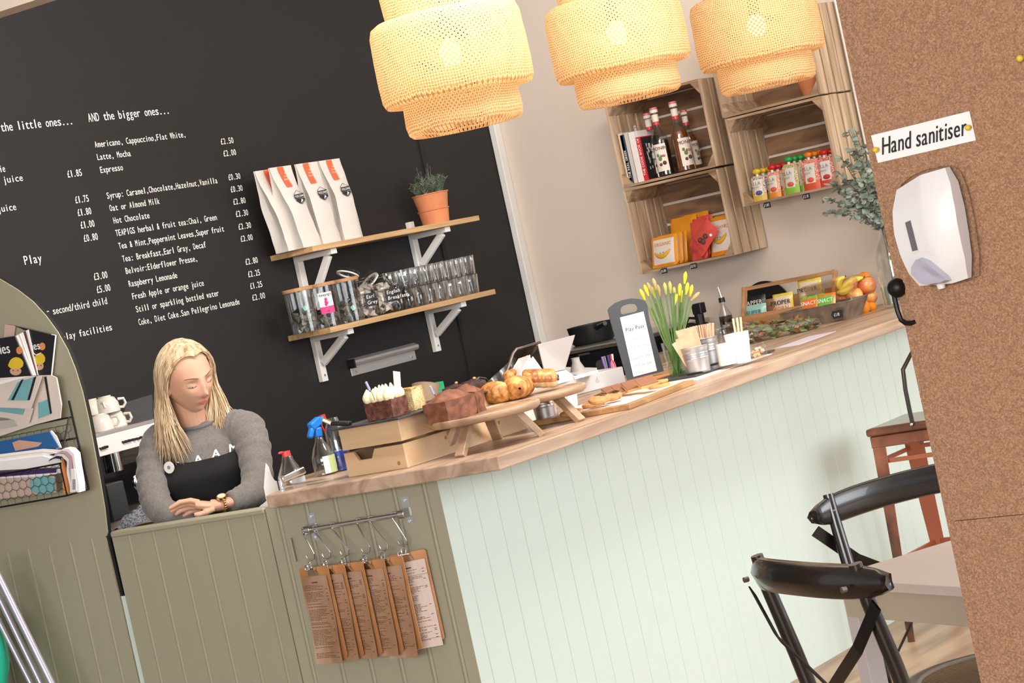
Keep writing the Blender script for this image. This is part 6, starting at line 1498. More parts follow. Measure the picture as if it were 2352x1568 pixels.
# ================================================================ things on the cork screen
t=thing('hand_sanitiser_sign','white paper strip reading Hand sanitiser pinned to the cork','sign',(0,0,0))
b=MB(); q=[K(2017,374,.0015),K(2242,322,.0015),K(2227,255,.0015),K(2001,311,.0015)]; b.slab(q,CN*.0008); b.build('paper_strip',m_paper,t)
b=MB(); xd_=(K(2242,322,.003)-K(2017,374,.003)).normalized()
b.text('Hand sanitiser',K(2024,356,.0028),xd_,V3(0,0,1),.039,slant=.38,bold=.035,wide=.66); b.build('lettering',m_ink,t)
for px,py in ((2016,343),(2228,292)):
    b=MB(); c=K(px,py,.004); b.cyl(c,c+CN*.006,.0035,n=14); b.ell(c+CN*.007,.0048,.0048,.0048,12,8); b.build('push_pin',mat('yellow_pin',(.78,.55,.05),.35),t,smooth=True)
t=thing('push_pin','lone yellow push pin in the cork at the picture edge','pin',tuple(K(2349,133,.0)))
b=MB(); b.cyl(V3(0,0,0),CN*.008,.003,n=12); b.ell(CN*.009,.0055,.0055,.0055,12,8); b.build('pin_head',MATS['yellow_pin'],t,smooth=True)
# dispenser
m_disp=mat('white_abs',(.80,.79,.80),.28,coat=.3); m_lil=mat('lilac_grey_plastic',(.50,.50,.62),.3)
t=thing('soap_dispenser','white wall-mounted sanitiser dispenser with a grey push lever','dispenser',(0,0,0))
right=-CD if False else CD
rc=[(2052,425),(2075,405),(2110,389),(2150,381),(2172,381),(2190,395),(2207,440),(2222,510),(2232,580),(2232,632),(2205,645),(2130,660),(2108,655),(2090,640),(2065,560),(2050,470)]
def kq(px,py,off): return K(px,py,off)
base=[kq(x,y,.0) for x,y in rc]; rc=[(x+16,y) for x,y in rc]; cx_=sum(x for x,_ in rc)/len(rc); cy_=sum(y for _,y in rc)/len(rc)
def ring_(s,off,dx=0,dy=0): return [kq(cx_+(x-cx_)*s+dx,cy_+(y-cy_)*s+dy,off) for x,y in rc]
n=len(rc)
b=MB(); rings=[ring_(1.0,.002),ring_(1.0,.012)]
vs=sum(rings,[]); b.add(vs,[(i,(i+1)%n,n+(i+1)%n,n+i) for i in range(n)]); b.build('back_plate',m_lil,t)
# front shell: cross-section narrows towards a raised spine, bowed top to bottom
front_l=[(2052,425),(2050,470),(2065,560),(2090,640),(2108,655)]
L_e=[(2078,432),(2076,480),(2084,530),(2098,580),(2112,622),(2128,652)]
M_e=[(2140,396),(2150,440),(2164,500),(2180,560),(2198,610),(2210,644)]
R_e=[(2190,381),(2210,415),(2224,470),(2234,530),(2241,585),(2240,634)]
def lerp2(a,b_,f): return (a[0]+(b_[0]-a[0])*f,a[1]+(b_[1]-a[1])*f)
def sample(E,v):
    s=v*(len(E)-1); j=min(int(s),len(E)-2); return lerp2(E[j],E[j+1],s-j)
def shell(u,v):
    bow=.022+.034*math.sin(PI*(.12+.8*v))
    if u<.55: p=lerp2(sample(L_e,v),sample(M_e,v),u/.55); d=bow*(.72+.28*(u/.55))
    else: p=lerp2(sample(M_e,v),sample(R_e,v),(u-.55)/.45); d=bow*(1-.25*((u-.55)/.45)**2)
    q=K(p[0],p[1],0); return q+CN*d
b=MB(); b.grid(shell,22,20)
def side(E,uu):
    def f(u,v):
        p=K(*sample(E,v),0.0); q=shell(uu,v); return (p+CN*.012).lerp(q,u)
    return f
b.grid(side(L_e,0),3,20); b.grid(side(R_e,1),3,20)
def cap(v0):
    def f(u,v): q=shell(u,v0); p=lerp2(sample(L_e,v0),sample(M_e,v0),u/.55) if u<.55 else lerp2(sample(M_e,v0),sample(R_e,v0),(u-.55)/.45); return (K(p[0],p[1],0)+CN*.012).lerp(q,v)
    return f
b.grid(cap(0),22,3); b.grid(cap(1),22,3)
b.build('front_shell',m_disp,t,smooth=True)
def onshell(px,py,e=.002):
    # nearest shell point by scan, keeps the detail on the real surface
    best=None
    for i in range(23):
        for j in range(21):
            u,v=i/22,j/20; p=lerp2(sample(L_e,v),sample(M_e,v),u/.55) if u<.55 else lerp2(sample(M_e,v),sample(R_e,v),(u-.55)/.45)
            d=(p[0]-px)**2+(p[1]-py)**2
            if best is None or d<best[0]: best=(d,u,v)
    bow=.022+.034*math.sin(PI*(.12+.8*best[2])); return K(px,py,0)+CN*(bow+e)
def vert_on(px,py,u,v,e): return shell(u,v)+CN*e
b=MB()
vw=[(.33,.36,),(.46,.36),(.46,.56),(.33,.56)]
b.slab([shell(u,v)+CN*.0018 for u,v in ((.20,.335),(.33,.335),(.33,.60),(.20,.60))],-CN*.001); b.build('window_surround',m_white,t)
b=MB(); b.slab([shell(u,v)+CN*.0030 for u,v in ((.235,.345),(.33,.345),(.33,.585),(.235,.585))],-CN*.001); b.build('level_window',mat('grey_window',(.14,.13,.14),.25),t)
b=MB(); lev=[(.06,.80),(.12,.72),(.22,.67),(.34,.66),(.44,.70),(.54,.80),(.60,.90),(.60,.96),(.45,.985),(.20,1.0),(.10,.97)]
c_=Vector((0,0,0)); P_=[shell(u,v) for u,v in lev]; n=len(P_); cen_=sum(P_,Vector())/n
vs=[p+CN*.001 for p in P_]+[cen_.lerp(p,.86)+CN*.012 for p in P_]+[cen_.lerp(p,.35)+CN*.012 for p in P_]+[cen_+CN*.007]
fs=[(i,(i+1)%n,n+(i+1)%n,n+i) for i in range(n)]+[(n+i,n+(i+1)%n,2*n+(i+1)%n,2*n+i) for i in range(n)]+[(2*n+i,2*n+(i+1)%n,3*n) for i in range(n)]
b.add(vs,fs); b.build('push_lever',m_lil,t,smooth=True)
b=MB(); c_=shell(.30,1.0); b.cyl(c_+V3(0,0,.004)-CN*.01,c_-V3(0,0,.008)-CN*.01,.008,.006,n=14); b.build('nozzle',m_white,t,smooth=True)
# black coat hook at the screen edge
hb=thing('coat_hook','black iron coat hook fixed to the edge of the cork screen','hook',(0,0,0))
h_=lambda px,py,off=.03: K(px,py,off)
b=MB(); b.ell(h_(2060,661,.0),.014,.016,.016,16,12); b.slab([h_(2040,650,0),h_(2068,644,0),h_(2072,662,0),h_(2046,668,0)],-CN*.012); b.build('mounting_knob',m_blackmet,hb,smooth=True)
b=MB(); b.tube([h_(2052,668,.0),h_(2056,690,.0),h_(2062,715,.0),h_(2070,735,.0),h_(2080,742,.0),h_(2092,742,.0),h_(2104,738,-.002)],.0042,8); b.build('hook_arm',m_blackmet,hb,smooth=True)
# ================================================================ table
m_ttop=mat('cream_table_laminate',(.74,.64,.58),.35); m_tedge=mat('beige_table_edge',(.55,.47,.36),.5)
tc_=T(1894,1329,.745); tb_=T(2201,1237,.745); tf_=T(2223,1344,.745)
u1=(tb_-tc_).normalized(); u2=(tf_-tc_).normalized(); print('table',tc_,u1,u2,math.degrees(u1.angle(u2)))
mid_=(u1+u2).normalized(); prp=V3(-mid_.y,mid_.x,0)
if prp.dot(u1)<0: prp=-prp
u1=(mid_+prp).normalized(); u2=(mid_-prp).normalized()
t=thing('cafe_table','cream-topped square table with pale legs beside the cork screen','table',(0,0,0))
S_=.70
b=MB(); b.slab([tc_,tc_+u1*S_,tc_+u1*S_+u2*S_,tc_+u2*S_],(0,0,-.022)); b.build('tabletop',m_ttop,t,bevel=.002)
b=MB()
for a0,a1,n_ in ((tc_+u1*.03+u2*.03,tc_+u1*(S_-.03)+u2*.03,0),(tc_+u1*.03+u2*.03,tc_+u2*(S_-.03)+u1*.03,0),(tc_+u1*(S_-.03)+u2*.03,tc_+u1*(S_-.03)+u2*(S_-.03),0),(tc_+u2*(S_-.03)+u1*.03,tc_+u1*(S_-.03)+u2*(S_-.03),0)):
    b.bar(a0+V3(0,0,-.058),a1+V3(0,0,-.058),.018,.070)
b.build('apron',m_tedge,t)
for i,j in ((0,0),(1,0),(0,1),(1,1)):
    c=tc_+u1*(.045+(S_-.09)*i)+u2*(.045+(S_-.09)*j); b=MB(); b.bar(V3(c.x,c.y,0),V3(c.x,c.y,.723),.045,.045,up=u1); b.build('leg',mat('pale_lilac_leg',(.62,.57,.58),.5),t,bevel=.002)
# ================================================================ cross-back chairs
m_dkw=noisy('dark_bent_wood',[(.3,(.008,.006,.005)),(.7,(.022,.014,.010))],(6,6,6),3,.28,coat=.35)
m_cane=noisy('woven_cane',[(.4,(.06,.035,.02)),(.55,(.34,.23,.13))],(1,1,1),1,.8,0,.4,nscale=160)
def chair(loc,ang,label):
    t=thing('cross_back_chair',label,'chair',loc,math.radians(ang),'dark cross-back chairs at the table')
    b=MB(); b.lathe([(.165,.438),(.205,.440),(.212,.452),(.208,.466),(.190,.470),(.165,.464)],40,sx=1.0,sy=1.02); b.build('seat_frame',m_dkw,t,smooth=True)
    b=MB()
    n=26
    for i in range(-n,n+1):
        q=i/n*.182; h=math.sqrt(max(0,.182**2-q*q))
        if h>.01:
            b.box(q-.0022,q+.0022,-h,h,.461,.4625); b.box(-h,h,q-.0022,q+.0022,.4628,.4642)
    b.build('woven_seat',mat('cane_strands',(.28,.19,.11),.7),t)
    # bowed top rail
    vs=[];N=24;prof=[(0,-.037),(.011,-.031),(.014,0),(.010,.029),(0,.035),(-.011,.029),(-.015,0),(-.012,-.031)]
    for k in range(N+1):
        s=-1+2*k/N; y=.262*s; x=-.300+.065*abs(s)**2.4; z=.872+.010*(1-s*s); sc=(1-.55*abs(s)**8)
        tn=V3(.065*2.4*math.copysign(abs(s)**1.4,s)/.262,1,0).normalized(); nr=V3(tn.y,-tn.x,0)
        for a,c in prof: vs.append(V3(x,y,z)+nr*(a+.008*(c/.034)**2)+V3(0,0,c*sc))
    m_=len(prof); b=MB(); b.add(vs,[(k*m_+i,k*m_+(i+1)%m_,(k+1)*m_+(i+1)%m_,(k+1)*m_+i) for k in range(N) for i in range(m_)]+[tuple(range(m_)),tuple(N*m_+i for i in range(m_-1,-1,-1))]); b.build('top_rail',m_dkw,t,smooth=True,auto=False)
    for s in(-1,1):
        b=MB(); b.tube([(-.245,.165*s,0),(-.215,.175*s,.22),(-.190,.185*s,.42),(-.195,.195*s,.55),(-.222,.200*s,.70),(-.252,.200*s,.84),(-.262,.200*s,.912)],[.013,.015,.017,.017,.016,.015,.013],10); b.build('rear_leg',m_dkw,t,smooth=True)
        b=MB(); b.tube([(.17,.155*s,.44),(.19,.17*s,.2),(.195,.175*s,0)],[.017,.014,.012],10); b.build('front_leg',m_dkw,t,smooth=True)
        b=MB(); c=V3(-.262,.200*s,.87); b.cyl(c+V3(.012,0,0),c+V3(.019,0,0),.006,n=12); b.cyl(c-V3(.030,0,0),c-V3(.040,0,0),.006,n=12); b.build('bolt',m_steel,t)
        b=MB(); pts=[V3(-.262,.250*s,.835),V3(-.272,.16*s,.745),V3(-.262+.008*s,.0,.64),V3(-.225,-.12*s,.52),V3(-.205,-.175*s,.47)]
        vs=[]
        for k,p in enumerate(pts): vs+=[p+V3(0,.011,.009),p-V3(0,.011,.009),p-V3(.004,.011,.009),p-V3(.004,-.011,-.009)]
        b.add(vs,[(4*k+i,4*k+(i+1)%4,4*k+4+(i+1)%4,4*k+4+i) for k in range(4) for i in range(4)]); b.build('cross_brace',m_dkw,t)
    b=MB(); b.tube([(-.21,.178,.25),(.185,.168,.22)],.008,8); b.build('stretcher',m_dkw,t); b=MB(); b.tube([(-.21,-.178,.25),(.185,-.168,.22)],.008,8); b.build('stretcher',m_dkw,t)
    return t
chair((4.152,2.082,0),-33,'nearer dark cross-back chair with its back to the room')
cs2=T(2285,1542,.46); chair((cs2.x,cs2.y,0),231,'farther dark cross-back chair with a cane seat, on the far side of the table')
# ================================================================ copper-toned metal stool
m_cop=noisy('rubbed_copper_paint',[(.35,(.035,.028,.025)),(.52,(.17,.062,.036)),(.72,(.34,.125,.07))],(6,6,6),5,.38,.4,0,metal=.5)
m_copm=mat('copper_red_metal',(.40,.13,.07),.35,.6); m_seatg=mat('grey_metal_seat',(.42,.41,.38),.3,.6)
fc=T(1986,988,.76); bcn=T(2088,938,.76); print('stool',fc,bcn)
t=thing('bar_stool','copper-toned metal bar stool against the mint counter','stool',(0,0,0))
sx0,sy1=fc.x,fc.y-.0; SZ=.32
b=MB(); b.box(sx0,sx0+SZ,sy1-SZ,sy1,.733,.760); b.build('seat_frame',m_cop,t,bevel=.008,smooth=True,seg=3)
b=MB(); b.box(sx0+.018,sx0+SZ-.018,sy1-SZ+.018,sy1-.018,.7602,.7625); b.build('seat_pan',m_seatg,t,bevel=.002)
b=MB(); b.box(sx0+.008,sx0+SZ-.008,sy1-SZ+.008,sy1-.008,.690,.732); b.build('skirt',m_cop,t,bevel=.004)
for i,j in((0,0),(1,0),(0,1),(1,1)):
    x0=sx0+(.010 if i==0 else SZ-.010); y0=sy1-(.010 if j==0 else SZ-.010); sx_=-1 if i==0 else 1; sy_=1 if j==0 else -1
    x1=x0+sx_*.045; y1=y0+sy_*.0 if j==0 else y0+sy_*.045
    b=MB(); w0,w1=.055,.030
    tp_=[V3(x0,y0,.705),V3(x0-sx_*w0,y0,.705),V3(x0-sx_*w0*.5,y0-sy_*w0*.5,.705),V3(x0,y0-sy_*w0,.705)]; bt_=[V3(x1,y1,0),V3(x1-sx_*w1,y1,0),V3(x1-sx_*w1*.5,y1-sy_*w1*.5,0),V3(x1,y1-sy_*w1,0)]
    b.add(tp_+bt_,[(0,1,5,4),(1,2,6,5),(2,3,7,6),(3,0,4,7),(0,3,2,1),(4,5,6,7)]); b.build('leg',m_cop if i==0 else m_copm,t,bevel=.003)
for z,dd in((.28,.03),(.64,.004)):
    b=MB(); r_=.006 if z>.5 else .009
    for (a,c) in (((0,0),(1,0)),((1,0),(1,1)),((1,1),(0,1)),((0,1),(0,0))):
        f=lambda i,j:V3(sx0+(-dd+.02 if i==0 else SZ+dd-.02),sy1-(.02-0 if j==0 else SZ+dd-.02),z); b.bar(f(*a),f(*c),r_*1.2,r_*2.6)
    b.build('foot_rail' if z<.5 else 'upper_brace',m_copm,t,bevel=.001)
p1_=PPL(2098,975,V3(sx0,0,0),V3(1,0,0)); p2_=PPL(2118,848,V3(sx0,0,0),V3(1,0,0)); print('back',p1_,p2_)
b=MB(); yy_=p1_.y; b.tube([V3(sx0-.004,yy_,.755),V3(sx0-.006,yy_-.0,.80),V3(sx0-.004,yy_+.0,.88),V3(sx0+.0,yy_-.005,.95),V3(sx0+.02,yy_-.04,1.0),V3(sx0+.02,yy_-.16,1.0)],.008,10); b.build('back_hoop',m_dkw,t,smooth=True)
b=MB(); b.ell((sx0-.014,yy_,.758),.006,.006,.006,10,8); b.build('bolt',m_chrome,t,smooth=True)
# ================================================================ coffee machine
t=thing('coffee_machine','white-fronted espresso machine with black push buttons behind the barista','coffee machine',(0,0,0))
yM=5.55; xa_,xb_=5.15,5.80
zt1=PY(222,1050,yM).z
zf1=1.352;zf0=1.285
m_fp=mat('machine_white',(.74,.69,.66),.35)
f1=PY(300,985,yM); f0=PY(300,1030,yM); zf1,zf0=f1.z,f0.z; print('machine',f1,f0)
b=MB(); b.slab([(xa_,yM,zf0),(xb_,yM,zf0),(xb_,yM+.03,zf1),(xa_,yM+.03,zf1)],(0,.04,0)); b.build('button_panel',m_fp,t,bevel=.004)
b=MB(); b.box(xa_,xb_,yM+.03,YB-.05,zf1,zf1+.012); b.build('cup_tray',m_steel,t)
b=MB(); b.box(xa_,xb_,yM+.16,YB-.05,1.031,zf1-.002); b.box(xa_,xb_,yM+.05,YB-.05,zf0-.05,zf0-.0); b.build('black_body',m_enamel,t)
b=MB(); b.box(xa_,xb_,yM-.02,YB-.05,1.022,1.05); b.build('drip_tray',m_steel,t,bevel=.003)
for k,(px,py) in enumerate([(241,1026),(236,1028),(230,1030),(282,1015),(289,1013),(296,1011),(305,1009),(314,1007),(323,1004)]):
    c=PY(px,py,yM+.012); b=MB(); b.cyl((c.x,yM+.018,c.z),(c.x,yM-.001,c.z-.001),.0044,n=16); b.build('push_button',m_blackpl,t,smooth=True)
for px,py in ((300,1090),):
    c=PY(px,py,yM-.02); b=MB(); b.cyl((c.x,yM+.05,c.z+.02),(c.x,yM+.05,c.z+.085),.032,n=24); b.build('group_head',m_chrome,t,smooth=True)
    b=MB(); b.at(tr(c.x+.02,yM-.03,c.z-.03)@rot('X',90)); b.lathe([(0.0001,0),(.03,0),(.032,.004),(.032,.01),(.028,.012),(0.0001,.011)],28); b.build('pressure_gauge',m_chrome,t,smooth=True)
b=MB(); c=PY(258,1140,yM-.03); b.box(c.x-.045,c.x+.035,yM-.06,yM+.02,1.052,c.z+.045); b.build('steel_jug',mat('dark_steel',(.10,.11,.12),.35,.7),t,bevel=.004)
gp=[PY(285,925,yM+.1),PY(350,905,yM+.1),PY(352,965,yM+.1),PY(292,982,yM+.1)]; b=MB(); b.slab(gp,(0,.003,0)); b.build('smoked_guard',mat('smoked_acrylic',(.06,.065,.07),.15,alpha=.75),t)
m_cup=mat('cream_glazed_cup',(.74,.68,.60),.2,coat=.4)
def cup(px,py,y,label,up):
    c=PY(px,py,y); t=thing('coffee_cup',label,'cup',(c.x,y,zf1+.0125 if not up else zf1+.066),R_.uniform(-1,1)-1.2,'upturned cups on the coffee machine')
    b=MB(); b.lathe([(.044,0),(.045,.004),(.043,.030),(.033,.050),(.022,.055),(.022,.059),(.0001,.058)],28); b.build('bowl',m_cup,t,smooth=True)
    b=MB(); b.tube([(.042,0,.012),(.056,0,.010),(.066,0,.022),(.062,0,.038),(.042,0,.040)],.005,8); b.build('handle',m_cup,t,smooth=True)
cup(232,980,5.66,'upturned cream cup in the lower row nearest the screen',0); cup(262,970,5.68,'upturned cream cup in the lower row nearest the barista',0); cup(208,985,5.75,'upturned cream cup partly hidden by the screen, lower row',0)
cup(247,945,5.68,'upturned cream cup stacked on the lower two',1); cup(214,950,5.72,'upturned cream cup at the left of the upper row',1)
t=thing('machine_base','white base drawer unit with a wooden top under the coffee machine','drawer unit',(0,0,0))
b=MB(); b.box(5.15,5.95,5.345,YB-.04,1.003,1.021); b.build('wooden_top',m_shelf,t); b=MB(); b.box(5.15,5.95,5.355,YB-.05,.985,1.002); b.build('dark_rail',m_blackpl,t); b=MB(); b.box(5.15,5.95,5.35,YB-.05,.901,.984); b.build('white_front',m_white,t)
c=PY(305,1170,5.42); t=thing('cloth','crumpled blue and white checked cloth on the coffee machine base','cloth',(c.x+.01,5.42,1.0215))
m_chk=noisy('checked_cloth',[(.45,(.16,.20,.28)),(.55,(.50,.52,.56))],(1,1,1),0,.9,nscale=260,kind='voronoi')
def cl(u,v):
    x,y=(u-.5)*.17,(v-.5)*.11; z=.012+.055*max(0,1-((x-.03)/.05)**2-(y/.05)**2)+.035*max(0,1-((x+.035)/.04)**2-(y/.04)**2)+.010*noise.noise(V3(x*40,y*40,1)); return (x,y,max(z,.0))
b=MB(); b.grid(cl,22,16); b.build('folded_cloth',m_chk,t,smooth=True)
# ================================================================ folded pushchair at the lower left
t=thing('folded_pushchair','silver tubes of a folded pushchair frame leaning at the lower left corner','pushchair',(0,0,0))
LP=lambda px,py,off: PPL(px,py,g1+gn*off,gn)
m_slv=mat('lilac_silver_tube',(.50,.48,.58),.38,.6)
for (a,b__,r) in (((-25,1280),(150,1632),.0115),((-25,1325),(128,1640),.0095),((-5,1420),(112,1650),.0085)):
    A_=LP(*a,.20); B_=LP(*b__,.20); d=(B_-A_).normalized(); B2=A_+d*((A_.z-.01)/max(.01,-d.z)) if d.z<0 else B_
    b=MB(); b.cyl(A_,B2,r,n=14); b.build('frame_tube',m_slv,t,smooth=True)
c=LP(-40,1500,.22); b=MB(); b.ell(c,.07,.085,.16,20,14,fn=lambda q:1+.06*noise.noise(q*2.5)); b.ell(c-V3(0,0,.24),.08,.105,.16,20,14); b.build('green_cover',mat('glossy_sea_green',(.02,.52,.34),.25,coat=.4),t,smooth=True)
# ================================================================ the barista
fv=V3(math.cos(math.radians(35.46)),math.sin(math.radians(35.46)),0); rv=V3(fv.y,-fv.x,0)
HD=PX(428,866,5.21)
def wp(px,py,off): return PPL(px,py,HD+fv*off,fv)
m_skin=noisy('fair_skin',[(.3,(.60,.32,.21)),(.7,(.71,.42,.295))],(9,9,9),3,.5,0,.03,sub=.12)
m_hair=noisy('blond_hair',[(.30,(.34,.21,.11)),(.44,(.58,.41,.24)),(.56,(.74,.58,.38)),(.75,(.86,.74,.55))],(90,90,5),4,.42,.3,.0)
m_sweat=noisy('grey_marl_wool',[(.3,(.14,.128,.12)),(.7,(.20,.186,.175))],(1,1,1),4,.9,0,.15,nscale=160,sheen=.25)
m_apron=mat('black_apron_cloth',(.008,.008,.009),.85)
pr=thing('person','person with long blond hair, grey sweatshirt and black apron, leaning on the olive gate','person',(0,0,0))
# head frame
yaw_=math.radians(-104); Fh=V3(math.cos(yaw_),math.sin(yaw_),0)
ang_v=math.radians(38)
Fh=(-fv*math.cos(ang_v)+rv*math.sin(ang_v)); Fh=(Fh*math.cos(math.radians(14))-V3(0,0,1)*math.sin(math.radians(14))).normalized()
Xh=Fh.cross(V3(0,0,1)).normalized(); Uh=Xh.cross(Fh).normalized()
tl=math.radians(7); Xh,Uh=(Xh*math.cos(tl)-Uh*math.sin(tl)),(Uh*math.cos(tl)+Xh*math.sin(tl))
def HL(x,y,z): return HD+Xh*x+Fh*y+Uh*z
def gs(x,z,cx,cz,sx,sz): return math.exp(-((x-cx)/sx)**2-((z-cz)/sz)**2)
def headpt(q):
    x,y,z=q.x,q.y,q.z
    a,b_,c=.072,.093,.113
    sy=math.copysign(abs(y)**.88,y) if y>0 else y
    X,Y,Z=a*x,b_*sy,c*z
    t=max(0,-z)
    X*=1-.36*t**1.6; 
    if y<0: Y*=1-.42*t**1.2
    else: Y*=1-.10*t**2
    if z>0: X*=1+.05*z
    if y>0:
        w_=min(1,y*2.2)
        d=.021*gs(X,Z,0,-.040,.0095,.012)+.011*gs(X,Z,0,-.020,.0075,.024)+.004*gs(abs(X),Z,.012,-.044,.006,.007)
        d-=.0085*gs(abs(X),Z,.030,-.004,.015,.011); d+=.0035*gs(abs(X),Z,.031,-.006,.010,.007)
        d+=.0040*gs(abs(X),Z,.026,.014,.020,.007); d+=.0055*gs(X,Z,0,-.0675,.019,.0075); d-=.0035*gs(X,Z,0,-.081,.016,.006)
        d+=.0040*gs(abs(X),Z,.040,-.034,.018,.018); d+=.0075*gs(X,Z,0,-.099,.017,.012)
        Y+=d*w_
    return (X,Y,Z)
def facept(x,z):
    """point on the face surface at local x,z"""
    yy=math.sqrt(max(.02,1-(x/.072)**2-(z/.113)**2)); q=Vector((x/.072,yy,z/.113))
    for _ in range(6):
        q.normalize(); X,Y,Z=headpt(q); q.x+=(x-X)/.072*.9; q.z+=(z-Z)/.113*.9
    return headpt(q.normalized())
bd=MB(); n,m_=84,72; vs=[]
for j in range(m_+1):
    t=PI*j/m_
    for i in range(n):
        a=2*PI*i/n; p=headpt(Vector((math.sin(t)*math.cos(a),math.sin(t)*math.sin(a),math.cos(t)))); vs.append(HL(*p))
bd.add(vs,[(j*n+i,(j+1)*n+i,(j+1)*n+(i+1)%n,j*n+(i+1)%n) for j in range(m_) for i in range(n)])
nb=wp(452,1000,.075)
bd.tube([HL(0,-.028,-.03),HL(0,-.030,-.085),HL(0,-.025,-.12).lerp(nb,.5),nb,nb-V3(0,0,.05)],[.050,.050,.047,.047,.046],20)
for s in(-1,1): bd.ell(HL(.072*s,-.008,-.014),.010,.016,.028,12,10)
# visible hand of her left arm, palm down on the gate top
off=-.175
def hp3(px,py,o=0): return wp(px,py,off+o)
wr=hp3(520,1156,.01)
bd.tube([hp3(560,1142,.03),wr,hp3(500,1160,0),hp3(485,1161,0)],[.026,.025,.026,.027],14,flat=.72)
bd.tube([hp3(500,1160,.005),hp3(480,1161,0),hp3(462,1160,0),hp3(450,1159,0)],[.024,.031,.032,.027],16,flat=.45)
fingers=[([(458,1153,-.012),(438,1149,-.012),(413,1153,-.016),(388,1168,-.018)],.0086),([(456,1158,-.004),(430,1156,-.004),(408,1163,-.006),(392,1175,-.006)],.0088),([(458,1164,.004),(434,1165,.004),(414,1173,.004),(402,1182,.004)],.0084),([(462,1170,.012),(444,1173,.012),(430,1179,.012),(420,1186,.012)],.0074),([(492,1168,-.02),(474,1176,-.026),(458,1181,-.028),(446,1182,-.028)],.0092)]
for pts_,r in fingers:
    P3=[hp3(*p) for p in pts_]; bd.tube([P3[0],P3[0].lerp(P3[1],.5),P3[1],P3[1].lerp(P3[2],.5),P3[2],P3[2].lerp(P3[3],.55),P3[3]],[r*1.05,r,r*1.06,r*.94,r*.98,r*.86,r*.62],10)
o=bd.build('body',m_skin,pr,smooth=True,auto=False)
md=o.modifiers.new('union','REMESH'); md.mode='VOXEL'; md.voxel_size=.0023; md.use_smooth_shade=True
md=o.modifiers.new('soften','SMOOTH'); md.factor=.5; md.iterations=2
# face details
m_lip=mat('rose_lips',(.58,.19,.17),.4); m_brow=mat('brown_brow',(.20,.11,.06),.8); m_lash=mat('dark_lashes',(.04,.025,.02),.6); m_eyew=mat('eye_white',(.36,.33,.31),.5); m_iris=mat('blue_grey_iris',(.06,.065,.07),.3)
def fl(x,z,l=.0): X,Y,Z=facept(x,z); return HL(X,Y+l,Z)
b=MB()
b.tube([fl(x,-.0640-.0025*(abs(x)/.02)**2+.0006*math.cos(x*300),.0005) for x in [-.020+.04*k/12 for k in range(13)]],[.0006+.0028*(1-abs(-1+2*k/12)**2.2) for k in range(13)],8)
b.tube([fl(x,-.0695+.0022*(abs(x)/.02)**2,.0005) for x in [-.019+.038*k/12 for k in range(13)]],[.0006+.0034*(1-abs(-1+2*k/12)**2.2) for k in range(13)],8)
b.build('lips',m_lip,pr,smooth=True)
b=MB(); b.tube([fl(x,-.0668,.0030) for x in [-.018+.036*k/10 for k in range(11)]],.0005,6); b.build('mouth_line',mat('mouth_line',(.25,.06,.06),.6),pr)
for s,nm in((1,'right'),(-1,'left')):
    b=MB(); b.tube([fl(s*x,.0135+.0055*math.sin((x-.012)/.038*2.2),.0008) for x in [.012+.038*k/10 for k in range(11)]],[.0012,.0017,.0019,.0019,.0018,.0017,.0015,.0013,.0011,.0009,.0005],7); b.build('eyebrow',m_brow,pr,smooth=True)
    b=MB(); c=fl(s*.031,-.0075,-.0062); b.ell(c,.0095,.0095,.0095,18,14,k=0); b.ell(c+(Fh-Uh*.35).normalized()*.0062,.0044,.0044,.0044,14,10,k=1); b.build('eye',[m_eyew,m_iris],pr,smooth=True)
    b=MB(); b.tube([fl(s*x,-.0085-.0022*math.sin((x-.019)/.026*PI),.0016) for x in [.019+.026*k/10 for k in range(11)]],[.0005,.0009,.0012,.0013,.0013,.0013,.0013,.0013,.0012,.0010,.0007],6); b.build('eyelashes',m_lash,pr,smooth=True)
    b=MB(); b.grid(lambda u,v:fl(s*(.0185+.0275*u),.0035-.0135*v-.0022*math.sin(u*PI)*v,.0014+.0026*math.sin(u*PI)*math.sin(.35+v*2.3)),10,6); b.build('eyelid',m_skin,pr,smooth=True)
b=MB()
for s in(-1,1): b.ell(fl(s*.0065,-.0495,.0015),.0018,.0018,.0014,8,6)
b.build('nostrils',mat('nostril_shadow_skin',(.22,.08,.06),.7),pr)
# hair
rr=random.Random(15); b=MB()
def strand(s,v,out,L,dirx,diry,rad):
    pts=[]; y0=.082-.165*v; ye=.012-.092*v+rr.uniform(-.006,.006)
    for k in range(8):
        f=k/7; psi=math.radians(2+96*f); y=y0+(ye-y0)*f**1.2
        e=math.sqrt(max(.05,1-(y/.108)**2)); lift=out*(.35+.65*f)
        x=s*((.079+lift)*e*math.sin(psi)-.003); z=(.119+lift*.6)*e*math.cos(psi)**1.0 if f<.99 else -.012
        if y>.03: z=min(z,.108-(y-.03)*.25+lift)
        pts.append(HL(x-.006*s*0,y,z))
    p=pts[-1]; d=(pts[-1]-pts[-2]).normalized(); n_=9; ln=L/n_
    tgt=(V3(0,0,-1)+rv*dirx+(-fv)*diry).normalized(); wv=rr.uniform(0,6.28)
    for k in range(n_):
        w_=min(1,(k+1)/3.5); d2=(d*(1-w_)+tgt*w_+rv*.11*math.sin(k*.85+v*5+s+wv*.25)).normalized(); p=p+d2*ln; pts.append(p)
    N=len(pts); b.tube(pts,[rad*(1 if i<N-4 else (N-i)/5+.1) for i in range(N)],4,flat=.55)
for i in range(760):
    v=rr.random(); out=.005+rr.random()**1.2*.019
    strand(1,v,out,rr.uniform(.185,.245)-.03*v,rr.uniform(-.30,.06)+(.30 if v<.35 else 0)*rr.random(),rr.uniform(-.03,.14),rr.uniform(.0014,.0027))
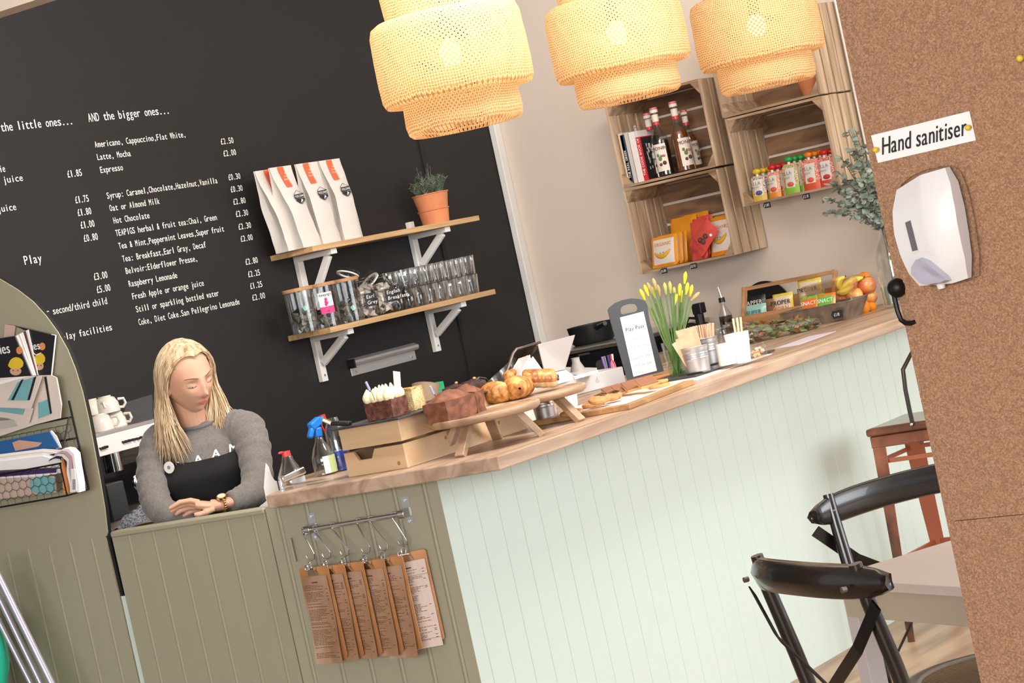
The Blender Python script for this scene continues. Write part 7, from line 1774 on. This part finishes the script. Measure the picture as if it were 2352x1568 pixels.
for i in range(760):
    v=rr.random(); out=.005+rr.random()**1.2*.019
    strand(-1,v,out,rr.uniform(.185,.235),rr.uniform(-.34,.30) if v<.5 else rr.uniform(.05,.55),rr.uniform(-.02,.20),rr.uniform(.0014,.0027))
b.build('hair',m_hair,pr,smooth=True,auto=False)
b=MB(); 
def capf(u,v):
    a=2*PI*u; t=v*PI*.60; q=Vector((math.sin(t)*math.cos(a),math.sin(t)*math.sin(a),math.cos(t)))
    X,Y,Z=headpt(q); 
    k=1.035
    if Y>.045: k=1.0 if Z<.078 else 1.02
    if Y>.050 and Z<.085: k=.96
    if Y>-.005 and Z<.045: k=.93
    return HL(X*k,Y*k,Z*k)
b.grid(capf,40,24); b.build('hair_roots',noisy('darker_hair_roots',[(.3,(.30,.19,.10)),(.7,(.52,.37,.21))],(60,60,5),4,.5),pr,smooth=True)
# ---- torso, sleeves
Cb,Cm,Cc,Cs,Cn=wp(492,1290,.14),wp(476,1180,.11),wp(464,1090,.08),wp(458,1020,.085),wp(453,985,.080)
sec=[(Cb,.150,.105),(Cm,.150,.110),(Cc,.172,.118),(Cs,.178,.098),(Cs.lerp(Cn,.55),.135,.080),(Cn,.066,.062),(Cn+V3(0,0,.022)-fv*.008,.055,.054)]
tr_=rv*math.cos(math.radians(8))+fv*math.sin(math.radians(8)); tf=-(fv*math.cos(math.radians(8))-rv*math.sin(math.radians(8)))
def tors(a,t,g=1.0,add=0):
    s=t*(len(sec)-1); j=min(int(s),len(sec)-2); f=s-j; f=f*f*(3-2*f)
    c=sec[j][0].lerp(sec[j+1][0],s-j); w_=sec[j][1]+(sec[j+1][1]-sec[j][1])*f+add; d=sec[j][2]+(sec[j+1][2]-sec[j][2])*f+add
    bust=.022*math.exp(-((t-.36)/.10)**2)*max(0,math.cos(a))*(abs(math.sin(a*1.6)))
    return c+tr_*(w_*g*math.sin(a))+tf*((d+bust)*g*math.cos(a))+V3(0,0,0)
b=MB(); n,m_=40,40
vs=[tors(2*PI*i/n,j/m_) for j in range(m_+1) for i in range(n)]
b.add(vs,[(j*n+i,j*n+(i+1)%n,(j+1)*n+(i+1)%n,(j+1)*n+i) for j in range(m_) for i in range(n)]+[tuple(range(n-1,-1,-1)),tuple(m_*n+i for i in range(n))])
def sleeve(P_,R0,fold=.0025,ph=0):
    pts=[];rs=[]
    for k in range(len(P_)-1):
        for q in range(7):
            f=q/7; pts.append(P_[k].lerp(P_[k+1],f)); rs.append(R0[k]+(R0[k+1]-R0[k])*f)
    pts.append(P_[-1]); rs.append(R0[-1])
    # round the polyline
    for _ in range(3): pts=[pts[0]]+[(pts[i-1]+pts[i]*2+pts[i+1])/4 for i in range(1,len(pts)-1)]+[pts[-1]]
    rs=[r+fold*math.sin(i*1.9+ph)+fold*.6*math.sin(i*3.3+ph) for i,r in enumerate(rs)]
    b.tube(pts,rs,22)
sleeve([wp(535,985,.07),wp(566,985,.05),wp(583,1030,.01),wp(592,1095,-.05),wp(588,1128,-.085),wp(562,1142,-.125),wp(527,1155,-.160)],[.060,.061,.055,.049,.046,.042,.034],.0028)
sleeve([wp(400,1010,.07),wp(368,1015,.05),wp(352,1070,.01),wp(352,1130,-.05),wp(362,1166,-.09),wp(400,1186,-.125),wp(452,1192,-.135)],[.060,.062,.055,.050,.046,.040,.036],.0028,2)
o=b.build('sweatshirt',m_sweat,pr,smooth=True,auto=False)
md=o.modifiers.new('union','REMESH'); md.mode='VOXEL'; md.voxel_size=.006; md.use_smooth_shade=True
md=o.modifiers.new('soften','SMOOTH'); md.factor=.5; md.iterations=3
tx=bpy.data.textures.new('cloth_folds','CLOUDS'); tx.noise_scale=.07
md=o.modifiers.new('folds','DISPLACE'); md.texture=tx; md.strength=.009; md.mid_level=.5; md.texture_coords='GLOBAL'
b=MB(); b.tube([Cn+V3(0,0,.018)-fv*.008+tr_*.058*math.sin(2*PI*i/28)+tf*.057*math.cos(2*PI*i/28)+V3(0,0,-.010*math.cos(2*PI*i/28)) for i in range(28)],.0055,8,closed=True); b.build('neck_rib',m_sweat,pr,smooth=True)
# lettering across the chest
for k,ch in enumerate('LAAM'):
    a=-.42+.30*k; t_=.398+.010*k; p=tors(a,t_,1,.012); xd_=(tors(a+.05,t_,1,.012)-p).normalized(); yd_=(tors(a,t_+.02,1,.012)-p).normalized()
    b=MB(); b.text(ch,p,xd_,yd_,.040,bold=.05,lift=.002); b.build('chest_letter',m_chalk,pr)
# apron
b=MB()
def apr(u,v):
    top=.425+.0*u+ .035*abs(2*u-1)**3; t_=.0+top*v; half=.95 if t_<.33 else .95-.30*((t_-.33)/.12)
    a=-half+2*half*u+.10; return tors(a,t_,1.0,.016)
b.grid(apr,24,24); o=b.build('apron',m_apron,pr,smooth=True); md=o.modifiers.new('cloth','SOLIDIFY'); md.thickness=.003
for s in(-1,1):
    b=MB(); pts=[tors(.10+s*.66+(.02*s)*k/6,.43+.26*k/6,1,.017+.006*k/6) for k in range(7)]
    vs=[]
    for p in pts: vs+=[p-tr_*.012,p+tr_*.012]
    b.add(vs,[(2*k,2*k+1,2*k+3,2*k+2) for k in range(6)]); o=b.build('apron_strap',m_apron,pr); md=o.modifiers.new('cloth','SOLIDIFY'); md.thickness=.002
p=tors(-.50,.425,1,.030); nn_=(p-Cc); nn_.z=0; nn_.normalize()
b=MB(); b.cyl(p,p+nn_*.003,.0185,n=28); b.k=1; b.cyl(p+nn_*.0032,p+nn_*.0036,.006,n=12,cap=True); b.build('round_badge',[m_white,mat('badge_grey_print',(.25,.25,.27),.5)],pr)
b=MB(); p=tors(.62,.50,1,.030); b.tube([p+tr_*.013+V3(0,0,.006),p-tr_*.013+V3(0,0,.000),p-tr_*.010-V3(0,0,.012),p+tr_*.012-V3(0,0,.008)],.0014,6,closed=True); b.build('strap_buckle',m_chrome,pr)
# watch
m_gold=mat('yellow_gold',(.80,.56,.22),.25,1)
wc=hp3(513,1158,.0); wa=(hp3(500,1160,0)-hp3(526,1155,.01)).normalized(); ua=(V3(0,0,1)-wa*wa.z).normalized(); va=wa.cross(ua)
b=MB()
for k in range(20):
    a=2*PI*k/20; c=wc+ua*.0235*math.cos(a)+va*.031*math.sin(a)
    b.ell(c,.0042,.0052,.0046,8,6)
b.build('watch_bracelet',m_gold,pr,smooth=True)
cf=wc+ua*.024-fv*.010; nf=(ua-fv*.5).normalized(); b=MB(); b.cyl(cf-nf*.003,cf+nf*.004,.0155,n=28); b.build('watch_case',m_gold,pr,smooth=True)
b=MB(); b.cyl(cf+nf*.0042,cf+nf*.0048,.0125,n=24); b.build('watch_dial',mat('pale_watch_dial',(.72,.62,.45),.3),pr)
# legs and shoes hidden behind the gate
m_trs=mat('dark_trousers',(.02,.022,.03),.8)
b=MB(); hip=sec[0][0]
for s in(-1,1):
    h_=hip+tr_*.075*s; b.tube([h_+V3(0,0,.06),h_-V3(0,0,.08),V3(h_.x+.02,h_.y,.48),V3(h_.x+.05,h_.y,.09)],[.095,.088,.060,.042],16)
o=b.build('trousers',m_trs,pr,smooth=True); md=o.modifiers.new('union','REMESH'); md.mode='VOXEL'; md.voxel_size=.012; md.use_smooth_shade=True
for s in(-1,1):
    h_=hip+tr_*.075*s; b=MB(); c=V3(h_.x+.05,h_.y,0)+tf*.05; b.ell(c+V3(0,0,.04),.12,.048,.05,16,10,fn=lambda q:1,rot=Matrix.Rotation(math.atan2(tf.y,tf.x),3,'Z')); b.build('shoe',m_blackpl,pr,smooth=True)
